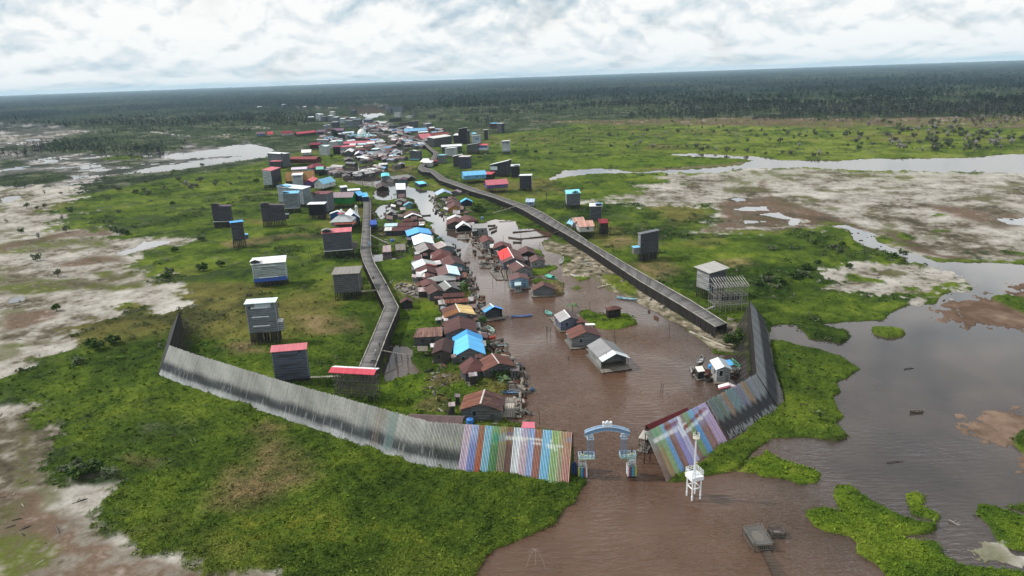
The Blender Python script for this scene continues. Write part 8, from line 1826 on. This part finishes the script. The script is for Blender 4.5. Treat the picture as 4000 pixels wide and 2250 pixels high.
gangway('G', (700, 172), (500, 225), 4.1, .8, 1.2, 'gangway from the right boardwalk to the grey pink hut')
gangway('G', (335, 42), (215, 78), 4.1, .8, 1.2, 'gangway from the right boardwalk behind the cyan houseboat')
gangway('E', (245, 588), (30, 606), 4.1, 4.6, 1.5, 'level footbridge from the left boardwalk to the square grey tower')
gangway('N', (1480, 662), (1770, 650), 3.4, 3.4, 1.0, 'thin pole walkway between the pink roofed tower and the frame house')
gangway('N', (2150, 408), (2420, 458), 4.1, 1.0, .7, 'thin plank running from the left boardwalk end over the pond')
gangway('C', (2090, 770), (2320, 880), 4.1, .8, 1.0, 'pale slanting gangway from the left boardwalk down to the marsh')
gangway('C', (495, 270), (935, 225), 2.6, 2.6, 1.3, 'low walkway on stubby piles crossing the left meadow', (.15, .14, .13))
gangway('C', (1260, 190), (1410, 175), 2.6, 2.6, 1.3, 'low walkway behind the pale blue grey towers', (.15, .14, .13))
gangway('B', (1325, 930), (1560, 880), 3, 3, 1.6, 'dark walkway from the red hip roofed house to the river', (.12, .11, .1))
gangway('b', (1185, 905), (1335, 905), 3, 3, 2.5, 'grey green jetty right of the curved white walled tower', (.2, .2, .17))
log('G', (1080, 605), (1330, 590), .18, (.4, .38, .34), 'thin pale boom across the head of the backwater')
# ------------------------------------------------------------------ plants
PALM = [(.05, .10, .02), (.07, .13, .03), (.03, .065, .015)]
def banana(key, p, h, label, n=11, z=.3):
    P = GP(sp(key, p), z); root = thing('banana_plant', P, random.uniform(0, 6), label, 'plant')
    b = MB(); b.cyl((0, 0, -.3), (0, 0, h*.5), .16, .1, 7); b.build('stem', paint((.10, .13, .05), .8), root)
    for i in range(n):
        a = 2*math.pi*i/n+random.uniform(-.2, .2); ln = h*random.uniform(.5, .75); b = MB(); pr = None; lift = random.uniform(.35, .95)
        for s in range(7):
            t = s/6; c_ = Vector((math.cos(a)*ln*t*.9, math.sin(a)*ln*t*.9, h*.48+ln*(lift*t-.75*t*t)+.05)); w_ = h*.10*math.sin(math.pi*(.12+.86*t))
            sd = Vector((-math.sin(a), math.cos(a), 0))*w_
            if pr: b.quad([pr[0]-pr[1], pr[0]+Vector((0, 0, -.06)), c_+Vector((0, 0, -.06)), c_-sd]); b.quad([pr[0]+Vector((0, 0, -.06)), pr[0]+pr[1], c_+sd, c_+Vector((0, 0, -.06))])
            pr = (c_, sd)
        b.build('leaf', paint(random.choice(PALM), .6), root)
banana('H', (1262, 920), 5.2, 'banana plant with broad drooping leaves behind the grey and rust house')
banana('E', (1300, 580), 5.0, 'palm like plant in front of the grey roof with the white ridge')
banana('F', (1290, 790), 4.0, 'light green banana plant below the rusty streaked roof')
banana('F', (1370, 900), 4.2, 'pale green banana plant by the plank raft')
banana('D', (590, 500), 4.2, 'tufted palm beside the white strip roofed river house')
def coconut(key, foot, top, label):
    P = GP(sp(key, foot)); h = hgt(P, sp(key, top)[1]); root = thing('palm_tree', P, 0, label, 'palm')
    b = MB(); b.cyl((0, 0, -.3), (.25, 0, h*.5), .2, .15, 7); b.cyl((.25, 0, h*.5), (.2, 0, h), .15, .11, 7); b.build('trunk', paint((.14, .11, .085), .9), root)
    v_, f_, c_ = [], [], []
    b = MB()
    for i in range(16):
        a = 2*math.pi*i/16; ln = 2.6; up = .5 if i % 2 else .05; pr = None
        for s in range(6):
            t = s/5; q = Vector((.2+math.cos(a)*ln*t, math.sin(a)*ln*t, h+ln*(up*t-.75*t*t))); sd = Vector((-math.sin(a), math.cos(a), -.2))*.42*math.sin(math.pi*(.1+.85*t))
            if pr: b.quad([pr[0]-pr[1], pr[0]+pr[1], q+sd, q-sd])
            pr = (q, sd)
    b.build('crown', paint((.035, .06, .03), .7), root)
coconut('D', (72, 232), (62, 92), 'slim palm rising from the far channel, left of two')
coconut('D', (222, 300), (205, 140), 'slim palm rising from the far channel, right of two')
GREEN = [(.045, .08, .02), (.065, .105, .025), (.033, .058, .018)]
DUSK = [(.12, .13, .085), (.155, .15, .12), (.09, .11, .06)]
GREYB = [(.22, .20, .19), (.28, .26, .25), (.16, .15, .135)]
def bush(key, p, rx, rz, label, cols=GREEN, n=700, leaf=.35, z=.3, trunk=1.0, seed=1, name='bush', cat='bush'):
    P = GP(sp(key, p), z); root = thing(name, P, seed, label, cat)
    link('trunk', trunk_mesh(trunk+rz, .18, 4, seed), root)
    o = link('crown', crown_mesh(rx, rz, n, leaf, cols, seed), root); o.location = (0, 0, trunk*.5)
bush('D', (1960, 790), 4.6, 3.6, 'round dark green tree between the right row and the boardwalk', n=1500, leaf=.45, seed=3, name='tree', cat='tree')
bush('K', (1010, 215), 4.2, 2.6, 'round leafy bush at the foot of the right barrier wing', cols=[(.05, .085, .02), (.07, .11, .025), (.03, .055, .015)], n=1400, leaf=.35, seed=4)
bush('F', (1280, 820), 2.6, 1.6, 'dark shrub under the rusty streaked roof', n=600, leaf=.3, seed=5)
bush('F', (1450, 790), 2.4, 1.3, 'low dark shrub on the river edge by the mooring boom', n=500, leaf=.3, seed=6)
bush('F', (1150, 470), 1.8, 1.8, 'tall weedy shrub right of the light blue roof', n=500, leaf=.28, seed=7)
bush('F', (1110, 200), 2.0, 1.5, 'green shrub between the maroon roof and the river house', cols=[(.05, .10, .03), (.07, .13, .04)], n=500, leaf=.3, seed=8)
bush('E', (1360, 630), 2.2, 1.8, 'dark shrub on the flower topped raft', n=600, leaf=.3, seed=9)
bush('D', (905, 690), 2.4, 2.2, 'yellow green tree at the turquoise gable', cols=[(.09, .11, .02), (.12, .13, .03), (.06, .08, .02)], n=600, leaf=.35, seed=10)
bush('D', (650, 840), 3.2, 2.0, 'dark green thicket behind the grey marsh hut', n=700, leaf=.4, seed=11)
bush('D', (600, 660), 3.6, 1.4, 'low green thicket on the marsh pond', n=700, leaf=.4, seed=12)
bush('Y', (1580, 700), 8, 6, 'dark rounded tree in the upper village', cols=[(.02, .032, .018), (.03, .045, .022)], n=700, leaf=1.0, seed=13, name='tree', cat='tree')
bush('Y', (1470, 680), 7, 7, 'pale pinkish flowering tree in the upper village', cols=[(.22, .17, .17), (.14, .11, .10), (.3, .25, .25)], n=700, leaf=.9, seed=14, name='tree', cat='tree')
bush('Y', (1530, 1130), 3, 2.4, 'single round shrub on the grass below the black red tower', n=400, leaf=.5, seed=15)
# meadow and swamp shrubs, every one a tree of its own
VAR = []
for s, (cols, rx, rz, n, leaf) in enumerate([(GREEN, 3.4, 2.4, 300, .75), (DUSK, 3.2, 2.8, 240, .7), (DUSK, 2.6, 2.2, 200, .65), (GREYB, 3.2, 2.6, 150, .6), (GREEN, 2.6, 3.0, 240, .7), ([(.09, .12, .06), (.07, .095, .045), (.12, .12, .08)], 3.2, 2.2, 240, .7)]):
    VAR.append((crown_mesh(rx, rz, n, leaf, cols, 40+s), trunk_mesh(3.2, .22, 4, 50+s, .8, col=(.085, .078, .072))))
def shrub(S_, k, size, label, group, z=.3, slim=1.0):
    P = GP(S_, z); root = thing('shrub_tree', P, random.uniform(0, 6.28), label, 'shrub tree', group)
    c_, t_ = VAR[k]; root.scale = (size*slim, size*slim, size)
    link('trunk', t_, root); o = link('crown', c_, root); o.location = (0, 0, .9)
LM = 'solitary shrub standing on the pale left mud flat'; LGm = 'low bushy shrub growing in the left meadow'
for p, k, s in [((315, 105), 3, .9), ((190, 205), 1, 1.0), ((262, 215), 2, .8), ((318, 205), 1, .8), ((48, 310), 3, .7), ((152, 380), 5, .95), ((272, 420), 3, .9), ((265, 575), 5, 1.15), ((410, 690), 1, .9), ((440, 285), 3, .8), ((470, 375), 1, 1.0), ((500, 235), 5, .8)]:
    shrub(sp('U', p), k, s*.72, LM, 'shrubs on the left mud flat')
for p, k, s in [((930, 905), 5, 1.0), ((1090, 935), 1, 1.1), ((1040, 900), 2, .8), ((1240, 950), 5, 1.0), ((1355, 965), 5, 1.1), ((1320, 930), 2, .9), ((1640, 840), 1, 1.0), ((1700, 880), 3, 1.1), ((1760, 920), 1, 1.2), ((1830, 850), 1, 1.2), ((1800, 900), 2, 1.0), ((1970, 880), 1, .8), ((2110, 875), 2, .7), ((1850, 700), 5, .9), ((1240, 770), 2, .7), ((1500, 910), 2, .8), ((1330, 850), 2, .8), ((990, 1010), 2, .7), ((1580, 1060), 0, .8), ((640, 1110), 5, .9), ((730, 960), 2, .7), ((560, 960), 2, .6), ((780, 930), 2, .7), ((1090, 1130), 2, .7), ((2350, 850), 0, .9)]:
    shrub(sp('X', p), k, s*.8, LGm, 'shrubs in the left meadow', slim=1.35)
for p, k, s in [((850, 390), 5, 1.1), ((810, 370), 5, 1.0), ((900, 395), 0, .8), ((1430, 440), 5, 1.0), ((1200, 680), 5, 1.0), ((1180, 710), 0, .8), ((1440, 650), 0, 1.0), ((1240, 520), 0, .8), ((1560, 620), 0, .8), ((690, 1210), 0, .9), ((800, 1170), 0, .9), ((640, 1190), 0, .8), ((400, 930), 0, .7), ((550, 1310), 5, .7)]:
    shrub(sp('U', p), k, s*.8, 'dark leafy bush in the grass between the mud flat and the towers', 'bushes between mud flat and towers', slim=1.2)
for p, k, s in [((610, 650), 5, 1.0), ((690, 640), 0, .9), ((560, 690), 0, .9), ((790, 670), 5, .8), ((460, 630), 5, .5), ((560, 580), 5, .5)]:
    shrub(sp('T', p), k, s*.7, 'dark bush of the clump at the edge of the lower left mud', 'bushes at the lower left mud edge', slim=1.2)
SR = 'dark swamp shrub scattered over the far right grassland'
rr = random.Random(21)
spots = [(360, 540), (400, 535), (430, 520), (500, 545), (560, 545), (590, 545), (640, 540), (690, 540), (745, 540), (775, 560), (805, 550), (850, 560), (915, 570), (955, 565), (1025, 570), (1070, 570), (1130, 580), (1225, 580), (1270, 580), (1320, 535), (1400, 590), (1430, 585), (1475, 575), (265, 535), (255, 475), (305, 475), (390, 470), (450, 475), (470, 450), (530, 490), (570, 465), (640, 455), (690, 450), (720, 450), (740, 430), (840, 460), (900, 450), (930, 460), (955, 515), (1030, 505), (1080, 480), (1130, 480), (1155, 500), (1210, 515), (1255, 465), (1290, 490), (1320, 480), (1355, 480), (1410, 470), (1440, 485), (1500, 480), (145, 505), (55, 490), (610, 400), (710, 390), (1060, 375), (1110, 440)]
for x_, y_ in spots: shrub(sp('Z', (x_, y_)), rr.choice([1, 5, 5, 3, 2]), rr.uniform(.5, 1.15), SR, 'shrubs on the far right grassland')
for _ in range(150):
    x_ = rr.triangular(1500, 2650, 2250); y_ = rr.uniform(385, 565) - max(0, (x_-2300)*.1)
    shrub(sp('Z', (x_, y_)), rr.choice([1, 5, 3, 3, 2, 5]), rr.uniform(.5, 1.5), 'shrub of the dense thicket on the far right grassland', 'shrubs of the dense far right thicket')
for _ in range(40):
    shrub(sp('Z', (rr.uniform(20, 1500), rr.uniform(385, 470))), rr.choice([1, 5, 3, 2]), rr.uniform(.5, .9), SR, 'shrubs on the far right grassland', slim=.8)
for p, k, s in [((1290, 150), 3, .9), ((1040, 265), 2, .8), ((890, 500), 5, 1.1), ((1100, 490), 5, 1.0), ((1250, 505), 0, .9), ((1490, 525), 5, .9), ((620, 380), 3, .8), ((905, 370), 3, .9), ((310, 590), 5, .8), ((400, 560), 3, .7), ((1100, 400), 2, .8), ((1360, 140), 1, .6), ((1160, 140), 3, .7), ((1260, 260), 3, .5), ((2490, 230), 1, .7), ((2505, 400), 5, .6), ((1700, 330), 3, .6), ((2210, 340), 3, .7), ((1840, 460), 0, .6)]:
    shrub(sp('b', p), k, s*.8, 'low shrub in the green meadow behind the right bank towers', 'shrubs in the meadow behind the right bank towers', slim=1.3)
for p, k, s in [((1515, 535), 5, .7), ((1560, 520), 0, .6), ((1550, 555), 5, .6), ((1900, 568), 5, .7), ((1850, 585), 0, .6), ((1140, 720), 5, .8), ((1210, 730), 0, .7), ((1290, 700), 0, .8), ((1340, 690), 5, .8), ((1360, 650), 0, .7), ((1200, 760), 5, .6), ((1150, 690), 0, .6), ((1090, 740), 0, .6), ((1600, 640), 0, .5), ((1420, 620), 0, .5), ((1170, 540), 5, .6), ((1400, 510), 0, .5)]:
    shrub(sp('V', p), k, s*.85, 'dark low bush in the hummocky meadow right of the plank tower', 'bushes in the hummocky right meadow', slim=1.4)
def snag(key, foot, top, label):
    P = GP(sp(key, foot)); h = hgt(P, sp(key, top)[1]); root = thing('dead_tree', P, random.uniform(0, 6), label, 'dead tree')
    link('trunk', trunk_mesh(max(2, h*.9), .3, 4, int(P.x) % 97, .25, col=(.06, .055, .05)), root)
snag('b', (1430, 1310), (1410, 1120), 'black forked snag in the meadow near the right boardwalk')
snag('b', (825, 1205), (825, 1150), 'short black stump below the purple stilt house')
snag('b', (1545, 290), (1540, 180), 'dark snag, left of a pair in the far meadow'); snag('b', (1640, 235), (1670, 110), 'leaning dark snag, right of a pair in the far meadow'); snag('b', (1975, 335), (1975, 270), 'small black stump far across the meadow'); snag('b', (2140, 340), (2140, 240), 'thick dark snag among grey brush in the far meadow')
# ------------------------------------------------------------------ swamp forest: a far wood that reads as one mass
def forest():
    r = np.random.default_rng(99)
    pos, hh, cc = [], [], []
    def zone(n, key, x0, x1, top, bot, h0, h1, cols, power=1.0, gap=.42):
        x = r.uniform(x0, x1, n); t = r.random(n)**power
        y = np.interp(x, [q[0] for q in top], [q[1] for q in top])*(1-t) + np.interp(x, [q[0] for q in bot], [q[1] for q in bot])*t
        for i in range(n):
            P = GP(sp(key, (x[i], y[i]))); d = math.hypot(P.x, P.y)
            if 0 < d < 5200 and abs(math.atan2(P.x, P.y)) < 1.1:
                g = float(fbm(np.array([P.x]), np.array([P.y]), 150, 3, 61)[0])
                s_ = sp(key, (x[i], y[i]))
                if g < gap+.16*(t[i]-.5) or (950 < s_[0] < 1560 and 395 < s_[1] < 447): continue
                pos.append((P.x, P.y)); hh.append(r.uniform(h0, h1)); cc.append(cols[r.integers(0, len(cols))])
    dk = [(.020, .032, .024), (.026, .040, .028), (.034, .048, .030)]
    gy = [(.085, .08, .08), (.12, .115, .115), (.06, .062, .055), (.035, .045, .03)]
    br = [(.05, .05, .042), (.075, .062, .055), (.03, .04, .028)]
    # right hand wood
    zone(2500, 'Z', -700, 3000, [(-700, 200), (0, 160), (1000, 125), (3000, 60)], [(-700, 300), (0, 250), (1000, 225), (2000, 205), (3000, 190)], 14, 22, dk)
    zone(1500, 'Z', -600, 3000, [(-600, 340), (3000, 330)], [(-600, 410), (0, 405), (1000, 395), (2000, 410), (3000, 420)], 4, 8, gy+br)
    zone(5200, 'Z', -700, 3000, [(-700, 260), (0, 235), (1000, 215), (2000, 195), (3000, 180)], [(-700, 330), (0, 320), (1000, 318), (2000, 310), (3000, 300)], 9, 17, dk)
    zone(3600, 'Z', -600, 3000, [(-600, 300), (0, 270), (1000, 290), (2000, 290), (3000, 280)], [(-600, 380), (0, 375), (1000, 370), (2000, 372), (3000, 370)], 6, 13, gy+br)
    zone(380, 'Z', -100, 1500, [(-100, 370), (1500, 360)], [(-100, 420), (1500, 385)], 4, 8, gy+br)
    # middle, beyond the village
    zone(2600, 'S', 400, 2300, [(400, 400), (1300, 370), (2300, 345)], [(400, 470), (1000, 470), (1300, 420), (2300, 440)], 6, 12, dk+br, gap=.46)
    zone(900, 'a', 900, 2700, [(900, 180), (2700, 100)], [(900, 330), (1300, 420), (1700, 560), (2700, 560)], 6, 12, gy+dk)
    zone(700, 'Y', -200, 1200, [(-200, 170), (1200, 190)], [(-200, 560), (800, 500), (1200, 420)], 6, 11, dk+gy)
    # left
    zone(4200, 'X', -300, 2300, [(-300, 215), (0, 205), (1000, 165), (2300, 130)], [(-300, 340), (0, 330), (700, 350), (1500, 340), (2300, 300)], 6, 12, dk+gy, gap=.45)
    zone(3000, 'X', -200, 2300, [(-200, 330), (700, 340), (2300, 300)], [(-200, 480), (700, 560), (1700, 480), (2300, 420)], 3, 7, gy+dk+br, gap=.5)
    zone(420, 'X', -200, 1500, [(-200, 560), (1500, 500)], [(-200, 700), (1500, 640)], 4, 9, gy+br)
    zone(900, 'X', 300, 1700, [(300, 500), (800, 380), (1700, 440)], [(300, 580), (800, 590), (1700, 560)], 3, 6, dk)
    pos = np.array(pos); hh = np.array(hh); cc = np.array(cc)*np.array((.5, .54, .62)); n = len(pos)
    # crowns
    dist = np.hypot(pos[:, 0], pos[:, 1]); k = 11
    cx = np.repeat(pos[:, 0], k); cy = np.repeat(pos[:, 1], k); H = np.repeat(hh, k)
    ang = r.uniform(0, 6.28, n*k); rad = np.sqrt(r.random(n*k))*H*.24
    cz = H*r.uniform(.42, 1.0, n*k); rad = rad*(1.15-.75*(cz/H))*1.6
    v, f = leaf_quads(cx+rad*np.cos(ang), cy+rad*np.sin(ang), cz, H*.125, 1, (.2, .2, .2), .6, 7)
    c = np.repeat(np.repeat(cc, k, 0)*r.uniform(.65, 1.5, (n*k, 1)), 4, 0)
    # trunks: two crossed slivers
    w = np.clip(hh*.022, .12, .4)
    tv = []; 
    for dx, dy in ((1, 0), (0, 1)):
        q = np.stack([np.stack([pos[:, 0]-w*dx, pos[:, 1]-w*dy, np.full(n, -.5)], 1), np.stack([pos[:, 0]+w*dx, pos[:, 1]+w*dy, np.full(n, -.5)], 1), np.stack([pos[:, 0]+w*dx*.4, pos[:, 1]+w*dy*.4, hh*.97], 1), np.stack([pos[:, 0]-w*dx*.4, pos[:, 1]-w*dy*.4, hh*.97], 1)], 1)
        tv.append(q.reshape(-1, 3))
    tv = np.concatenate(tv); tc_ = np.repeat(np.tile(np.clip(cc*.5+np.array((.022, .021, .02)), 0, .3), (2, 1)), 4, 0)
    tf = np.arange(len(tv)).reshape(-1, 4)+len(v)
    me = np_mesh('swamp_forest', np.concatenate([v, tv]), np.concatenate([f, tf]), [attr_mat('leaf', 'Col', .8)], np.concatenate([c, tc_]))
    o = link('swamp_forest', me); tag(o, 'dark swamp forest with bare trunks stretching to the horizon', 'forest', kind='stuff')
forest()
def scraps():
    r = np.random.default_rng(44); b_v, b_f, b_c = [], [], []
    pal = [(.42, .39, .34), (.22, .2, .18), (.05, .045, .04), (.12, .1, .085), (.34, .3, .25), (.40, .39, .37), (.08, .07, .06), (.16, .08, .06)]
    lines = [('E', [(1160, 20), (1330, 330), (1410, 460), (1500, 700), (1600, 900)], 60, 420), ('F', [(1130, 200), (1180, 430), (1400, 560), (1560, 850), (1560, 1250)], 90, 480), ('F', [(720, 620), (560, 900), (700, 1180)], 150, 260), ('D', [(600, 560), (480, 800), (330, 1250), (800, 1300)], 130, 420), ('D', [(1230, 480), (1300, 650), (1450, 780)], 110, 420), ('E', [(480, 500), (700, 640)], 140, 200),
             ('G', [(700, 780), (820, 900), (900, 1130), (1100, 1280)], 90, 420), ('D', [(800, 250), (1180, 320)], 60, 160), ('D', [(1600, 640), (1900, 700)], 110, 260), ('H', [(1250, 330), (1500, 420), (2000, 720), (2300, 900)], 90, 420), ('J', [(900, 1180), (1100, 1240)], 120, 220), ('K', [(400, 560), (1000, 600)], 60, 160), ('D', [(100, 40), (700, 180)], 90, 260), ('a', [(600, 1000), (900, 850), (1250, 900)], 120, 420), ('D', [(210, 700), (240, 880)], 50, 160), ('A', [(20, 930), (120, 1010)], 60, 200)]
    for key, pl, off, n_ in lines:
        for i in range(int(n_*(.08 if key in 'HJ' else .3))):
            s = r.uniform(0, len(pl)-1.001); k = int(s); t = s-k
            P = GP(sp(key, (pl[k][0]*(1-t)+pl[k+1][0]*t+r.normal(0, off*.5), pl[k][1]*(1-t)+pl[k+1][1]*t+r.normal(0, off*.5))), .25)
            a = r.uniform(0, 3.14); l, w = r.uniform(.5, 3.2), r.uniform(.15, .6); h = r.uniform(.1, .7)
            ux, uy = math.cos(a)*l/2, math.sin(a)*l/2; vx, vy = -math.sin(a)*w/2, math.cos(a)*w/2; q = len(b_v); z0 = P.z+.12
            for z in (-.2, z0+h): b_v.extend([(P.x-ux-vx, P.y-uy-vy, z), (P.x+ux-vx, P.y+uy-vy, z+.1*h), (P.x+ux+vx, P.y+uy+vy, z+.1*h), (P.x-ux+vx, P.y-uy+vy, z)])
            b_f.extend([(q+4, q+5, q+6, q+7), (q, q+1, q+5, q+4), (q+1, q+2, q+6, q+5), (q+2, q+3, q+7, q+6), (q+3, q, q+4, q+7)])
            b_c.extend([np.array(pal[r.integers(0, len(pal))])*r.uniform(.3, .8)]*8)
    for key, x0, x1, y0, y1, n_ in (('U', 0, 800, 450, 1260, 260), ('T', 0, 700, 150, 1300, 60), ('V', 700, 2550, 130, 560, 320), ('P', 900, 1900, 20, 260, 120)):
        for i in range(int(n_*.4)):
            P = GP(sp(key, (r.uniform(x0, x1), r.uniform(y0, y1))), .1); a = r.uniform(0, 3.14); l, w = r.uniform(.3, 2.2), r.uniform(.03, .08)
            ux, uy = math.cos(a)*l/2, math.sin(a)*l/2; vx, vy = -math.sin(a)*w, math.cos(a)*w; q = len(b_v)
            for z in (-.1, .30): b_v.extend([(P.x-ux-vx, P.y-uy-vy, z), (P.x+ux-vx, P.y+uy-vy, z), (P.x+ux+vx, P.y+uy+vy, z), (P.x-ux+vx, P.y-uy+vy, z)])
            b_f.extend([(q+4, q+5, q+6, q+7), (q, q+1, q+5, q+4), (q+1, q+2, q+6, q+5), (q+2, q+3, q+7, q+6), (q+3, q, q+4, q+7)])
            b_c.extend([np.array([(.05, .042, .035), (.09, .07, .05), (.03, .04, .015), (.4, .37, .33)][r.integers(0, 4)])]*8)
    me = np_mesh('scrap_wood', b_v, b_f, [attr_mat('scrap', 'Col', .85, .2, 2.0)], np.array(b_c)); o = link('scrap_wood', me)
    tag(o, 'scrap wood, boards and flotsam strewn between the floating houses', 'debris', kind='stuff')
scraps()
# ------------------------------------------------------------------ air
def haze():
    b = MB(); b.box(-26000, 26000, -400, 27500, -12, 150)
    m = bpy.data.materials.new('haze'); m.use_nodes = True; t = m.node_tree; t.nodes.clear()
    o = N(t, 'ShaderNodeOutputMaterial'); v = N(t, 'ShaderNodeVolumePrincipled')
    v.inputs['Color'].default_value = (.58, .83, 1.0, 1); v.inputs['Density'].default_value = HAZE; v.inputs['Anisotropy'].default_value = .0
    L(t, v.outputs[0], o.inputs['Volume'])
    ob = b.build('haze', m); tag(ob, 'thin pale blue haze over the whole plain', 'haze', kind='stuff')
HAZE = 4e-5
haze()
